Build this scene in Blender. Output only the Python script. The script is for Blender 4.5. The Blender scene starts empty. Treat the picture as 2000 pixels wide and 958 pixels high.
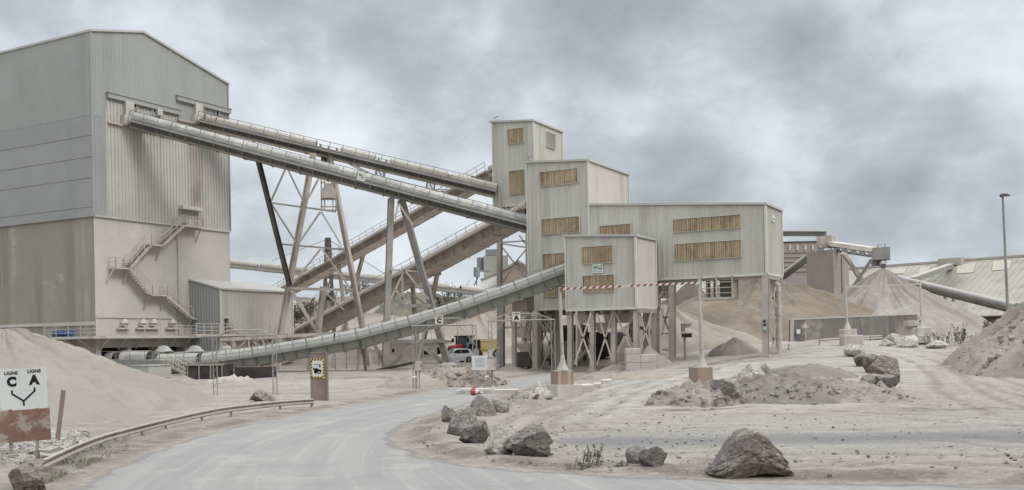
import bpy, bmesh, math, random
import numpy as np
from mathutils import Vector, Matrix, noise as mnoise
random.seed(7)
SC = bpy.context.scene
COL = SC.collection
# ---------------------------------------------------------------- camera model (photo pixels -> world)
F, CX, HY, ROLL, EYE = 1950.0, 1000.0, 668.0, 0.018, 3.0
CR, SR = math.cos(ROLL), math.sin(ROLL)
def ray(px, py):
    dx, dy = px-CX, py-HY
    return (dx*CR-dy*SR)/F, -(dy*CR+dx*SR)/F          # x/Y , (z-EYE)/Y
def W(px, py, Y):
    a, b = ray(px, py)
    return Vector((a*Y, Y, EYE+b*Y))
A = Vector((math.sin(math.radians(29)), math.cos(math.radians(29)), 0))     # plant axis going away to the right
B = Vector((-A.y, A.x, 0))                                                   # plant axis going away to the left
UP = Vector((0, 0, 1))
class Plane:
    def __init__(s, P0, d):
        s.P = Vector((P0[0], P0[1], 0)); s.d = d; s.n = Vector((d.y, -d.x, 0))
        if s.n.y > 0: s.n = -s.n
    def hit(s, px, py):
        rx, rz = ray(px, py)
        t = (rx*s.P.y-s.P.x)/(s.d.x-rx*s.d.y)
        return t, EYE+rz*(s.P.y+t*s.d.y)
    def at(s, t, z, off=0.0):
        v = s.P+s.d*t+s.n*off
        return Vector((v.x, v.y, z))
    def pix(s, px, py, off=0.0):
        t, z = s.hit(px, py); return s.at(t, z, off)
def sst(x):
    x = np.clip(x, 0, 1); return x*x*(3-2*x)
def gz_np(x, y):
    z = 2.4*sst((y-60)/60)*sst((x-4)/22)+0.8*sst((y-75)/50)*sst((6-x)/12)
    h = 7.0*sst((y-185)/14)+7.5*sst((y-232)/18)+5*sst((y-300)/90)
    z = z+h*sst((14-x)/10)
    z = z+9.0*sst((y-330)/110)*sst((x+2)/12)
    return z
def gz(x, y): 
    if y <= 60: return 0.0
    s = lambda t: (lambda q: q*q*(3-2*q))(min(1.0, max(0.0, t)))
    z = 2.4*s((y-60)/60)*s((x-4)/22)+0.8*s((y-75)/50)*s((6-x)/12)
    h = 7.0*s((y-185)/14)+7.5*s((y-232)/18)+5*s((y-300)/90)
    return z+h*s((14-x)/10)+9.0*s((y-330)/110)*s((x+2)/12)
def G(px, py):
    rx, rz = ray(px, py)
    if rz >= -1e-4: return W(px, py, 300)
    if EYE/-rz < 59: return Vector((rx*EYE/-rz, EYE/-rz, 0.0))
    Y = 58.0
    while Y < 400:
        if EYE+rz*Y <= gz(rx*Y, Y): break
        Y += 0.1
    return Vector((rx*Y, Y, gz(rx*Y, Y)))
# ---------------------------------------------------------------- materials
def lin(c, ds=.77):
    g_ = .3*c[0]+.55*c[1]+.15*c[2]; c = tuple(g_+(v-g_)*ds for v in c)
    return tuple(((v/255)/12.92 if v/255 <= .04045 else ((v/255+.055)/1.055)**2.4) for v in c)+(1.0,)
class N:
    def __init__(s, mat):
        s.t = mat.node_tree; s.t.nodes.clear()
    def n(s, typ, **kw):
        nd = s.t.nodes.new(typ)
        for k, v in kw.items():
            if k.startswith('i_'):
                key = k[2:]; key = int(key) if key.isdigit() else key
                s.put(nd.inputs[key], v)
            else: setattr(nd, k, v)
        return nd
    def put(s, sock, v):
        if isinstance(v, bpy.types.NodeSocket): s.t.links.new(v, sock)
        else: sock.default_value = v
    def math(s, op, a, b=0.0, clamp=False):
        nd = s.n('ShaderNodeMath', operation=op, use_clamp=clamp); s.put(nd.inputs[0], a); s.put(nd.inputs[1], b); return nd.outputs[0]
    def ss(s, v, lo, hi):
        nd = s.n('ShaderNodeMapRange', interpolation_type='SMOOTHSTEP'); s.put(nd.inputs[0], v); nd.inputs[1].default_value = lo; nd.inputs[2].default_value = hi; return nd.outputs[0]
    def mix(s, f, a, b, bt='MIX'):
        nd = s.n('ShaderNodeMix', data_type='RGBA', blend_type=bt); s.put(nd.inputs[0], f); s.put(nd.inputs[6], a); s.put(nd.inputs[7], b); return nd.outputs[2]
    def noise(s, vec, scale, detail=3, rough=.55):
        nd = s.n('ShaderNodeTexNoise'); s.put(nd.inputs['Vector'], vec); nd.inputs['Scale'].default_value = scale; nd.inputs['Detail'].default_value = detail; nd.inputs['Roughness'].default_value = rough; return nd.outputs[0]
    def scl(s, vec, xyz):
        nd = s.n('ShaderNodeVectorMath', operation='MULTIPLY'); s.put(nd.inputs[0], vec); nd.inputs[1].default_value = xyz; return nd.outputs[0]
    def gain(s, f, lo, hi):
        nd = s.n('ShaderNodeMapRange'); s.put(nd.inputs[0], f); nd.inputs[1].default_value = 0; nd.inputs[2].default_value = 1; nd.inputs[3].default_value = lo; nd.inputs[4].default_value = hi; return nd.outputs[0]
    def grey(s, v):
        nd = s.n('ShaderNodeCombineColor'); [s.put(nd.inputs[i], v) for i in range(3)]; return nd.outputs[0]
    def finish(s, col, rough=.85, bump=None, bdist=.05, bstr=.5, metal=0.0, normal=None):
        p = s.n('ShaderNodeBsdfPrincipled'); s.put(p.inputs['Base Color'], col); s.put(p.inputs['Roughness'], rough); p.inputs['Metallic'].default_value = metal
        p.inputs['Specular IOR Level'].default_value = .25
        if bump is not None:
            b = s.n('ShaderNodeBump'); s.put(b.inputs['Height'], bump); b.inputs['Strength'].default_value = bstr; b.inputs['Distance'].default_value = bdist
            s.t.links.new(b.outputs[0], p.inputs['Normal'])
        o = s.n('ShaderNodeOutputMaterial'); s.t.links.new(p.outputs[0], o.inputs[0]); return p
def newmat(name):
    m = bpy.data.materials.new(name); m.use_nodes = True; return m, N(m)
DUSTC = lin((180, 170, 157))
def stdmat(name, c1, c2=None, sc=.35, fine=.12, fsc=5.0, streak=None, dust=None, rough=.85, bump=.3, bsc=9.0, bdist=.02, metal=0.0, obj=False, patch=None, panel=None):
    m, n = newmat(name)
    c2 = c2 or c1
    pos = n.n('ShaderNodeTexCoord').outputs['Object'] if obj else n.n('ShaderNodeNewGeometry').outputs['Position']
    col = n.mix(n.ss(n.noise(pos, sc, 5, .6), .35, .65), lin(c1), lin(c2))
    fn = n.noise(pos, fsc, 4, .65)
    col = n.mix(1.0, col, n.grey(n.gain(fn, 1-fine*1.6, 1+fine*1.6)), 'MULTIPLY')
    if panel:                                          # sheet to sheet tone steps: (width axis vec, width, amount)
        ax, wd, am = panel
        d = n.n('ShaderNodeVectorMath', operation='DOT_PRODUCT'); n.put(d.inputs[0], pos); d.inputs[1].default_value = ax
        fl = n.math('FLOOR', n.math('DIVIDE', d.outputs['Value'], wd))
        wn = n.n('ShaderNodeTexWhiteNoise', noise_dimensions='1D'); n.put(wn.inputs['W'], fl)
        col = n.mix(1.0, col, n.grey(n.gain(wn.outputs[0], 1-am, 1+am)), 'MULTIPLY')
    if streak:                                         # runs of dirt down the face
        for (sc_, amt, vs, lo, hi) in streak:
            sv = n.scl(pos, (vs, vs, vs*.05))
            f = n.ss(n.noise(sv, 1.0, 4, .6), lo, hi)
            f2 = n.math('MULTIPLY', f, n.ss(n.noise(pos, .12, 3), .3, .6))
            col = n.mix(n.math('MULTIPLY', f2, amt), col, lin(sc_))
    if patch:
        for (pc, amt, ps, lo, hi) in patch:
            col = n.mix(n.math('MULTIPLY', n.ss(n.noise(pos, ps, 6, .65), lo, hi), amt), col, lin(pc))
    if dust:
        dc, amt = dust
        nz = n.n('ShaderNodeSeparateXYZ'); n.put(nz.inputs[0], n.n('ShaderNodeNewGeometry').outputs['Normal'])
        f = n.math('MULTIPLY', n.ss(nz.outputs[2], .25, .8), n.gain(n.noise(pos, 1.4, 4), amt*.6, amt*1.2))
        col = n.mix(f, col, lin(dc))
    n.finish(col, rough, n.noise(pos, bsc, 5, .7) if bump else None, bdist, bump, metal)
    return m
def flat(name, c, rough=.6, metal=0.0, emit=0):
    m, n = newmat(name)
    pos = n.n('ShaderNodeTexCoord').outputs['Object']
    col = n.mix(1.0, lin(c), n.grey(n.gain(n.noise(pos, 7, 4, .65), .86, 1.12)), 'MULTIPLY')
    p = n.finish(col, rough, None, metal=metal)
    if emit:
        p.inputs['Emission Color'].default_value = lin(c); p.inputs['Emission Strength'].default_value = emit
    return m
# ---------------------------------------------------------------- mesh builder
class MB:
    def __init__(s): s.v = []; s.f = []; s.m = []; s.sm = []; s.mi = 0; s.smooth = False
    def face(s, pts):
        i = len(s.v); s.v.extend([tuple(p) for p in pts]); s.f.append(tuple(range(i, i+len(pts)))); s.m.append(s.mi); s.sm.append(s.smooth)
    def raw(s, verts, faces):
        i = len(s.v); s.v.extend([tuple(p) for p in verts])
        for f in faces: s.f.append(tuple(j+i for j in f)); s.m.append(s.mi); s.sm.append(s.smooth)
    def hexa(s, p):     # 8 pts: bottom 4 ccw, top 4
        s.raw(p, [(3, 2, 1, 0), (4, 5, 6, 7), (0, 1, 5, 4), (1, 2, 6, 5), (2, 3, 7, 6), (3, 0, 4, 7)])
    def box(s, c, sx, sy, sz, ax=None, ay=None, az=None):
        c = Vector(c); ax = (ax or Vector((1, 0, 0)))*sx/2; ay = (ay or Vector((0, 1, 0)))*sy/2; az = (az or UP)*sz/2
        s.hexa([c-ax-ay-az, c+ax-ay-az, c+ax+ay-az, c-ax+ay-az, c-ax-ay+az, c+ax-ay+az, c+ax+ay+az, c-ax+ay+az])
    def bar(s, p, q, w, h=None, side=None):
        p, q = Vector(p), Vector(q); t = q-p; L = t.length
        if L < 1e-6: return
        t /= L; side = side or (t.cross(UP) if abs(t.z) < .97 else Vector((1, 0, 0)))
        side = (side-t*side.dot(t)).normalized(); u = side.cross(t)
        s.box((p+q)/2, L, w, h or w, t, side, u)
    def ibeam(s, p, q, w, h=None):      # I section member
        p, q = Vector(p), Vector(q); h = h or w; t = (q-p).normalized()
        side = t.cross(UP) if abs(t.z) < .97 else A.copy()
        side = (side-t*side.dot(t)).normalized(); u = side.cross(t)
        for k in (-1, 1): s.bar(p+u*k*(h/2-.012), q+u*k*(h/2-.012), w, .035, side)
        s.bar(p, q, .03, h-.09, side)
    def hcol(s, p, q, w, nrm):          # steel column showing two flanges and a web, nrm = flange normal
        p, q = Vector(p), Vector(q); t = (q-p).normalized(); nrm = (nrm-t*nrm.dot(t)).normalized(); sd = t.cross(nrm)
        for k in (-1, 1): s.bar(p+nrm*k*w*.47, q+nrm*k*w*.47, w, w*.09, sd)
        s.bar(p, q, w*.1, w*.83, sd)
    def tube(s, p, q, r, n=8, r2=None, cap=True):
        p, q = Vector(p), Vector(q); t = (q-p).normalized(); a = t.orthogonal().normalized(); b = t.cross(a); r2 = r if r2 is None else r2
        vs = [p+(a*math.cos(2*math.pi*i/n)+b*math.sin(2*math.pi*i/n))*r for i in range(n)]+[q+(a*math.cos(2*math.pi*i/n)+b*math.sin(2*math.pi*i/n))*r2 for i in range(n)]
        fs = [(i, (i+1) % n, n+(i+1) % n, n+i) for i in range(n)]
        s.raw(vs, fs)
        if cap:
            sm = s.smooth; s.smooth = False
            s.raw(vs[:n], [tuple(range(n-1, -1, -1))]); s.raw(vs[n:], [tuple(range(n))]); s.smooth = sm
    def path(s, pts, r, n=6):
        for a, b in zip(pts, pts[1:]): s.tube(a, b, r, n)
    def loft(s, rings, closed=True, caps=True):
        n = len(rings[0]); vs = [p for r in rings for p in r]; fs = []
        for k in range(len(rings)-1):
            for i in range(n if closed else n-1):
                j = (i+1) % n; fs.append((k*n+i, k*n+j, (k+1)*n+j, (k+1)*n+i))
        if caps: fs += [tuple(range(n-1, -1, -1)), tuple(range((len(rings)-1)*n, len(rings)*n))]
        s.raw(vs, fs)
    def prism(s, poly, off):            # planar polygon extruded by a vector
        off = Vector(off); n = len(poly); P = [Vector(p) for p in poly]
        s.raw(P+[p+off for p in P], [tuple(range(n-1, -1, -1)), tuple(range(n, 2*n))]+[(i, (i+1) % n, n+(i+1) % n, n+i) for i in range(n)])
    def build(s, name, mats, parent=None, weld=False, sharp=None, recalc=True):
        if not s.f: return None
        me = bpy.data.meshes.new(name); off = parent_world(parent) if parent else Vector((0, 0, 0))
        me.from_pydata([tuple(Vector(v)-off) for v in s.v], [], s.f)
        for m in (mats if isinstance(mats, (list, tuple)) else [mats]): me.materials.append(m)
        me.polygons.foreach_set('material_index', s.m); me.polygons.foreach_set('use_smooth', s.sm)
        bm = bmesh.new(); bm.from_mesh(me)
        if weld or any(s.sm): bmesh.ops.remove_doubles(bm, verts=bm.verts, dist=1e-4)
        if recalc: bmesh.ops.recalc_face_normals(bm, faces=bm.faces)
        bm.to_mesh(me); bm.free()
        if any(s.sm): me.set_sharp_from_angle(angle=math.radians(sharp or 40))
        o = bpy.data.objects.new(name, me); COL.objects.link(o)
        if parent: o.parent = parent
        return o
def parent_world(p):
    v = Vector((0, 0, 0))
    while p: v = v+p.location; p = p.parent
    return v
def tag(o, label=None, cat=None, group=None, kind=None):
    if label: o['label'] = label
    if cat: o['category'] = cat
    if group: o['group'] = group
    if kind: o['kind'] = kind
    return o
def thing(name, label, cat, loc, group=None):
    o = bpy.data.objects.new(name, None); COL.objects.link(o); o.location = loc; o.empty_display_size = .3
    return tag(o, label, cat, group)
def railing(mb, pts, h=1.05, sp=1.5, r=.03, mid=(.55,)):
    for a, b in zip(pts, pts[1:]):
        a, b = Vector(a), Vector(b); L = (b-a).length; n = max(1, round(L/sp))
        for k in range(n+1):
            p = a.lerp(b, k/n); mb.bar(p, p+UP*h, r*2, r*2, A)
        for hh in (h,)+tuple(mid): mb.bar(a+UP*hh, b+UP*hh, r*1.8)
def text_mesh(name, txt, size, origin, right, up, mat, parent, bold=.0, depth=.004, align='CENTER', stretch=1.0):
    cu = bpy.data.curves.new(name, 'FONT'); cu.body = txt; cu.size = size; cu.align_x = align; cu.align_y = 'CENTER'; cu.offset = bold; cu.extrude = depth; cu.resolution_u = 4
    tmp = bpy.data.objects.new('tmp', cu); COL.objects.link(tmp)
    dg = bpy.context.evaluated_depsgraph_get(); me = bpy.data.meshes.new_from_object(tmp.evaluated_get(dg))
    bpy.data.objects.remove(tmp); bpy.data.curves.remove(cu)
    nrm = right.cross(up); off = parent_world(parent)
    for v in me.vertices:
        v.co = Vector(origin)+right*v.co.x*stretch+up*v.co.y+nrm*v.co.z-off
    me.name = name; me.materials.clear(); me.materials.append(mat)
    o = bpy.data.objects.new(name, me); COL.objects.link(o); o.parent = parent
    return o
# ---------------------------------------------------------------- camera, world, sun
cam_d = bpy.data.cameras.new('camera'); cam = bpy.data.objects.new('camera', cam_d); COL.objects.link(cam)
cam.matrix_world = Matrix(((CR, SR, 0, 0), (0, 0, -1, 0), (-SR, CR, 0, EYE), (0, 0, 0, 1)))
cam_d.sensor_width = 36; cam_d.lens = 36*F/2000; cam_d.shift_y = (HY-479)/2000; cam_d.clip_end = 9000; cam_d.clip_start = .1
SC.camera = cam
SUN_EL, SUN_AZ = 42, 122            # azimuth measured clockwise from forward (+y)
sd = bpy.data.lights.new('sun', 'SUN'); sun = bpy.data.objects.new('sun', sd); COL.objects.link(sun)
sd.energy = 1.35; sd.angle = math.radians(20); sd.color = (1, .97, .93)
az, el = math.radians(SUN_AZ), math.radians(SUN_EL)
sun.rotation_euler = Vector((math.sin(az)*math.cos(el), math.cos(az)*math.cos(el), math.sin(el))).to_track_quat('Z', 'Y').to_euler()
sun.location = (40, -40, 80)
world = bpy.data.worlds.new('World'); SC.world = world; world.use_nodes = True
w = N(world)
sky = w.n('ShaderNodeTexSky', sky_type='NISHITA', sun_disc=False, sun_elevation=el, sun_rotation=az)
d = w.n('ShaderNodeTexCoord').outputs['Generated']
xyz = w.n('ShaderNodeSeparateXYZ'); w.put(xyz.inputs[0], d)
dv = w.n('ShaderNodeVectorMath', operation='ADD'); w.put(dv.inputs[0], w.scl(d, (2.3, 2.3, 3.4))); dv.inputs[1].default_value = (.35, .2, .6); dv = dv.outputs[0]
warp = w.n('ShaderNodeTexNoise'); w.put(warp.inputs['Vector'], dv); warp.inputs['Scale'].default_value = 1.6; warp.inputs['Detail'].default_value = 3
wv = w.n('ShaderNodeVectorMath', operation='MULTIPLY_ADD'); w.put(wv.inputs[0], warp.outputs['Color']); wv.inputs[1].default_value = (.16, .16, .16); w.put(wv.inputs[2], dv)
big = w.noise(wv.outputs[0], 1.15, 2, .5)
med = w.noise(wv.outputs[0], 3.2, 8, .55)
fin = w.noise(wv.outputs[0], 8.0, 5, .6)
cl = w.math('ADD', w.math('MULTIPLY', big, .50), w.math('ADD', w.math('MULTIPLY', med, .47), w.math('MULTIPLY', fin, .05)))
ramp = w.n('ShaderNodeValToRGB'); w.put(ramp.inputs[0], cl)
el_ = ramp.color_ramp.elements
el_[0].position = .37; el_[0].color = lin((164, 170, 175), 1); el_[1].position = .615; el_[1].color = lin((236, 240, 246), 1)
for p_, c_ in ((.425, (177, 183, 188)), (.475, (190, 196, 203)), (.53, (212, 218, 226))):
    e_ = el_.new(p_); e_.color = lin(c_, 1)
# overcast luminance: brighter towards the zenith, a pale band at the horizon
lum = w.math('ADD', w.math('MULTIPLY', w.ss(xyz.outputs[2], .30, .95), 2.3), 1.0)
hz = w.mix(w.ss(xyz.outputs[2], .09, .0), ramp.outputs[0], lin((190, 197, 202), 1))
cloud = w.mix(1.0, hz, w.grey(w.math('MULTIPLY', lum, 8.7)), 'MULTIPLY')
both = w.mix(.97, sky.outputs[0], cloud)
bg = w.n('ShaderNodeBackground'); w.put(bg.inputs[0], both); bg.inputs[1].default_value = .1
wo = w.n('ShaderNodeOutputWorld'); world.node_tree.links.new(bg.outputs[0], wo.inputs[0])
vs = SC.view_settings; vs.view_transform = 'Standard'; vs.look = 'None'; vs.exposure = 0.24; vs.gamma = 1; vs.use_curve_mapping = False
# ---------------------------------------------------------------- material library
WOODDARK = (112, 92, 66)
MT = {}
MT['conc_left'] = stdmat('stained_concrete', (142, 135, 117), (152, 145, 127), .12, .07, 3, streak=[((122, 114, 99), .7, .35, .46, .62), ((172, 166, 152), .6, .55, .58, .68)], patch=[((168, 162, 150), .7, .11, .62, .66)], bump=.25)
MT['conc_front'] = stdmat('dusty_concrete', (177, 171, 162), (187, 181, 171), .2, .06, 3, streak=[((150, 139, 126), .6, .5, .52, .66)], patch=[((198, 189, 177), .5, .25, .58, .66)], bump=.25)
MT['clad_grey'] = stdmat('grey_cladding', (142, 142, 140), (150, 150, 147), .1, .04, 3, streak=[((124, 126, 126), .4, .4, .5, .7)], bump=None, rough=.55, panel=(tuple(B), 3.2, .03))
MT['clad_green'] = stdmat('sage_cladding', (146, 148, 141), (154, 156, 149), .1, .04, 3, streak=[((128, 132, 122), .35, .5, .5, .7)], bump=None, rough=.5, panel=((A.x, A.y, 0), 1.0, .03))
MT['clad_dusty'] = stdmat('dust_coated_cladding', (170, 168, 161), (184, 180, 172), .15, .06, 3, streak=[((139, 120, 104), .85, .28, .48, .66), ((196, 187, 176), .5, .9, .5, .66)], patch=[((146, 130, 115), .6, .07, .56, .7)], bump=.15)
MT['clad'] = stdmat('pale_sage_cladding', (180, 178, 163), (189, 186, 171), .12, .045, 2.5, streak=[((152, 146, 132), .65, .6, .48, .66), ((170, 152, 130), .5, 1.4, .56, .68)], bump=None, rough=.55, panel=((A.y, -A.x, 0), 1.05, .06), dust=((193, 182, 168), .4))
MT['clad_side'] = stdmat('tan_side_cladding', (188, 181, 168), (196, 189, 177), .15, .05, 2.5, streak=[((166, 154, 140), .5, .6, .5, .68)], bump=None, rough=.6, panel=((A.x, A.y, 0), 1.05, .03))  # side walls in a tanner tone than the front
MT['trim'] = stdmat('pale_trim', (190, 188, 178), (200, 196, 186), .5, .05, 3, bump=None, rough=.5)
MT['roof'] = stdmat('roof_sheet', (170, 170, 164), (180, 176, 168), .3, .05, 3, bump=None, dust=((190, 182, 170), .6))
MT['wood'] = stdmat('weathered_timber', (172, 149, 113), (148, 126, 92), .6, .16, 3, bump=.3, panel=((A.y, -A.x, 0), .2, .16), streak=[((184, 164, 130), .6, 5, .55, .7)])
MT['greywood'] = stdmat('greyed_timber', (160, 150, 138), (142, 132, 121), .6, .1, 3, panel=((A.x, A.y, 0), .25, .1))
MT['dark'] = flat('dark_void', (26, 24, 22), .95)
MT['hood'] = stdmat('pale_hood_sheet', (166, 166, 159), (150, 150, 143), .35, .08, 2, dust=((162, 157, 147), .5), rough=.8, bump=.06, patch=[((198, 191, 178), .8, .5, .5, .62)])
MT['hood_green'] = stdmat('grey_green_hood', (154, 156, 148), (164, 164, 155), .4, .09, 2, dust=((166, 161, 149), .5), rough=.8, bump=.08, patch=[((176, 170, 156), .7, .6, .5, .64)])
MT['hood_tan'] = stdmat('dusty_tan_hood', (178, 169, 153), (164, 155, 140), .35, .08, 2, dust=((166, 157, 143), .6), rough=.7, bump=.08)
MT['galv'] = stdmat('dull_galvanised', (128, 127, 122), (146, 143, 136), .6, .09, 4, dust=((180, 171, 158), .85), rough=.6, bump=.05)
MT['galv_dark'] = stdmat('dark_galvanised_grating', (98, 97, 92), (112, 110, 104), .6, .12, 4, dust=((170, 160, 148), .6), rough=.7, bump=None)
MT['rail'] = stdmat('rail_steel', (116, 114, 108), (134, 129, 121), 1.2, .06, 4, dust=((190, 180, 166), .7), rough=.6, bump=None)
MT['railpale'] = stdmat('dust_white_rail', (176, 168, 156), (186, 178, 166), 1.2, .05, 4, rough=.8, bump=None)
MT['steel_tan'] = stdmat('dust_coated_steel', (186, 175, 161), (166, 154, 140), .5, .08, 4, dust=((202, 191, 177), .9), rough=.8, bump=.1, streak=[((118, 104, 90), .6, 1.1, .54, .66)])
MT['steel_grey'] = stdmat('grey_steel', (134, 129, 121), (150, 143, 133), .5, .08, 4, dust=((188, 178, 164), .8), rough=.7, bump=.1, streak=[((96, 90, 82), .5, 1.1, .54, .66)])
MT['steel_dark'] = stdmat('dark_steel', (74, 70, 65), (98, 91, 82), .5, .1, 4, dust=((176, 165, 151), .8), rough=.7, bump=.1)
MT['under'] = stdmat('caked_brown_underside', (218, 206, 192), (196, 182, 167), .35, .13, 2, rough=.9, bump=.3, patch=[((208, 197, 183), .7, .7, .5, .62)])
MT['rust'] = stdmat('rusted_plate', (140, 100, 85), (124, 88, 76), 1.6, .12, 6, patch=[((160, 147, 132), .85, 2.0, .50, .58), ((100, 68, 56), .6, 3.5, .56, .64)], rough=.9, bump=.3)
MT['brownsteel'] = stdmat('brown_painted_steel', (122, 103, 93), (134, 114, 102), .8, .07, 5, streak=[((150, 134, 121), .6, 2, .5, .65)], rough=.75, dust=((190, 178, 164), .8), bump=.1)
MT['block'] = stdmat('pale_concrete_block', (186, 178, 167), (172, 163, 151), .6, .08, 5, dust=((202, 192, 179), .9), streak=[((150, 140, 128), .6, 1.2, .5, .66)], bump=.3)
MT['blockbrown'] = stdmat('brown_painted_block', (150, 126, 109), (140, 116, 99), .8, .08, 5, dust=((200, 188, 174), .9), streak=[((182, 164, 148), .6, 1.5, .5, .66)], bump=.3)
MT['whitepaint'] = stdmat('chipped_white_post', (174, 170, 159), (160, 154, 142), 1.1, .06, 5, patch=[((148, 118, 92), .7, 1.6, .6, .66)], dust=((200, 190, 176), .6), rough=.6, bump=.1)
MT['red'] = flat('red_band', (140, 72, 68), .7); MT['white'] = flat('white_band', (196, 190, 180), .7)
MT['plate'] = stdmat('grey_white_sign_face', (200, 203, 196), (190, 193, 186), .8, .04, 3, rough=.5, bump=None)
MT['black'] = flat('black_lettering', (22, 22, 22), .6)
MT['yellow'] = flat('yellow_film', (222, 200, 96), .5)
MT['green'] = flat('green_print', (96, 138, 56), .6); MT['palegreen'] = flat('pale_green_print', (178, 206, 150), .6)
MT['ink'] = flat('grey_print', (134, 138, 138), .6)
MT['belt'] = stdmat('rubber_belt', (52, 48, 45), (70, 63, 57), 1, .1, 4, dust=((150, 138, 124), .5), bump=None)
MT['sandpale'] = stdmat('pale_fine_sand', (140, 130, 116), (149, 139, 125), .25, .07, 4, patch=[((127, 116, 103), .6, .5, .5, .64)], bump=.5, bsc=5, bdist=.06)
MT['sandbeige'] = stdmat('beige_aggregate', (156, 143, 127), (146, 132, 116), .3, .08, 5, bump=.6, bsc=6, bdist=.1)
MT['brownspoil'] = stdmat('brown_spoil', (140, 123, 103), (126, 109, 90), .14, .11, 4, patch=[((108, 95, 83), .8, .09, .5, .62), ((156, 141, 124), .6, .18, .54, .64)], bump=.8, bsc=3, bdist=.25)
MT['darkspoil'] = stdmat('dark_brown_spoil', (108, 96, 86), (98, 86, 77), .3, .08, 4, bump=.5, bsc=3, bdist=.15)
MT['greygravel'] = stdmat('grey_gravel_heap', (142, 132, 121), (152, 142, 131), .12, .06, 5, bump=.6, bsc=5, bdist=.12, streak=[((164, 157, 150), .8, .8, .56, .64), ((140, 126, 114), .8, .25, .5, .6)])
MT['rubble'] = stdmat('rubble_earth', (146, 133, 118), (160, 148, 132), .6, .16, 7, patch=[((108, 96, 85), .7, .9, .55, .65), ((168, 159, 148), .6, 2.2, .56, .64)], bump=.9, bsc=9, bdist=.12)
MT['rubblegrey'] = stdmat('grey_rubble_gravel', (134, 123, 111), (148, 138, 126), .7, .2, 11, patch=[((122, 114, 106), .7, .9, .55, .65)], bump=1.0, bsc=12, bdist=.12)
MT['dirtbank'] = stdmat('loose_dirt_bank', (164, 150, 133), (150, 135, 118), .4, .1, 5, patch=[((132, 118, 104), .7, .55, .55, .66)], bump=.7, bsc=3.2, bdist=.2)
def rockmat(name, c1, c2, c3):
    m, n = newmat(name)
    pos = n.n('ShaderNodeTexCoord').outputs['Object']
    col = n.mix(n.ss(n.noise(pos, 1.3, 6, .65), .38, .62), lin(c1), lin(c2))
    col = n.mix(n.math('MULTIPLY', n.ss(n.noise(n.scl(pos, (1, .5, 2)), 3.2, 8, .7), .56, .68), .75), col, lin(c3))
    v = n.n('ShaderNodeTexVoronoi', feature='DISTANCE_TO_EDGE'); v.inputs['Scale'].default_value = 1.7
    wv_ = n.n('ShaderNodeVectorMath', operation='MULTIPLY_ADD'); nz = n.n('ShaderNodeTexNoise'); n.put(nz.inputs['Vector'], pos); nz.inputs['Scale'].default_value = 2; n.put(wv_.inputs[0], nz.outputs['Color']); wv_.inputs[1].default_value = (.8, .8, .8); n.put(wv_.inputs[2], pos); n.put(v.inputs['Vector'], wv_.outputs[0])
    crack = n.ss(v.outputs['Distance'], .0, .025)
    col = n.mix(n.math('MULTIPLY', n.math('SUBTRACT', 1.0, crack), .35), col, lin(tuple(x*.55 for x in c1)))
    nz2 = n.n('ShaderNodeSeparateXYZ'); n.put(nz2.inputs[0], n.n('ShaderNodeNewGeometry').outputs['Normal'])
    col = n.mix(n.math('MULTIPLY', n.ss(nz2.outputs[2], .45, .95), n.gain(n.noise(pos, 4, 4), .1, .8)), col, lin((184, 173, 160)))
    fn = n.noise(pos, 14, 5, .7)
    col = n.mix(1.0, col, n.grey(n.gain(fn, .55, 1.42)), 'MULTIPLY')
    col = n.mix(1.0, col, n.grey(n.gain(n.ss(n.noise(n.scl(pos, (1, 1, 2.2)), 4.5, 6, .7), .35, .65), .72, 1.22)), 'MULTIPLY')
    h = n.math('ADD', n.math('MULTIPLY', n.noise(pos, 5, 7, .7), 1.0), n.math('MULTIPLY', crack, .25))
    n.finish(col, .95, h, .22, 1.0); return m
MT['rock_dark'] = rockmat('dark_grey_rock', (108, 100, 94), (140, 131, 122), (186, 176, 164))
MT['rock_brown'] = rockmat('brown_grey_rock', (138, 126, 116), (156, 143, 132), (176, 163, 150))
MT['rock_grey'] = rockmat('mid_grey_rock', (152, 144, 135), (170, 161, 151), (120, 112, 105))
MT['rock_pale'] = rockmat('pale_limestone', (214, 206, 193), (202, 193, 179), (172, 161, 148))
MT['rock_white'] = rockmat('dusty_white_rock', (206, 199, 188), (196, 188, 176), (180, 170, 158))
# ---------------------------------------------------------------- the ground sheet
def wp(pts): return np.array([tuple(W(px, py, EYE/(-ray(px, py)[1])).xy) for px, py in pts])
AS_L = [(60, 1010), (140, 950), (240, 903), (330, 868), (440, 838), (610, 804), (760, 780), (870, 761), (1000, 741), (1062, 731), (1118, 720)]
AS_R = [(1170, 722), (1120, 735), (1030, 757), (985, 772), (930, 788), (870, 803), (812, 822), (774, 848), (780, 868), (832, 890), (930, 908), (1050, 920), (1300, 934), (1560, 942), (2050, 952), (2900, 975)]
PA = np.concatenate([wp(AS_L)[:], wp(AS_R), np.array([[26, 4], [-16, 4]])])
LEFTLINE = np.concatenate([np.array([[-12.5, 5.0]]), wp(AS_L)])
PG = wp([(1085, 848), (1300, 826), (1500, 812), (1800, 806), (2100, 806), (2900, 820), (2900, 905), (2050, 892), (1700, 893), (1560, 900), (1390, 886), (1160, 882), (1080, 868)])
PT = wp([(1085, 848), (1330, 800), (1500, 806), (1700, 800), (1790, 775), (1850, 720), (1700, 690), (1560, 690), (1460, 700), (1180, 745), (1120, 775), (1060, 810)])
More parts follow.
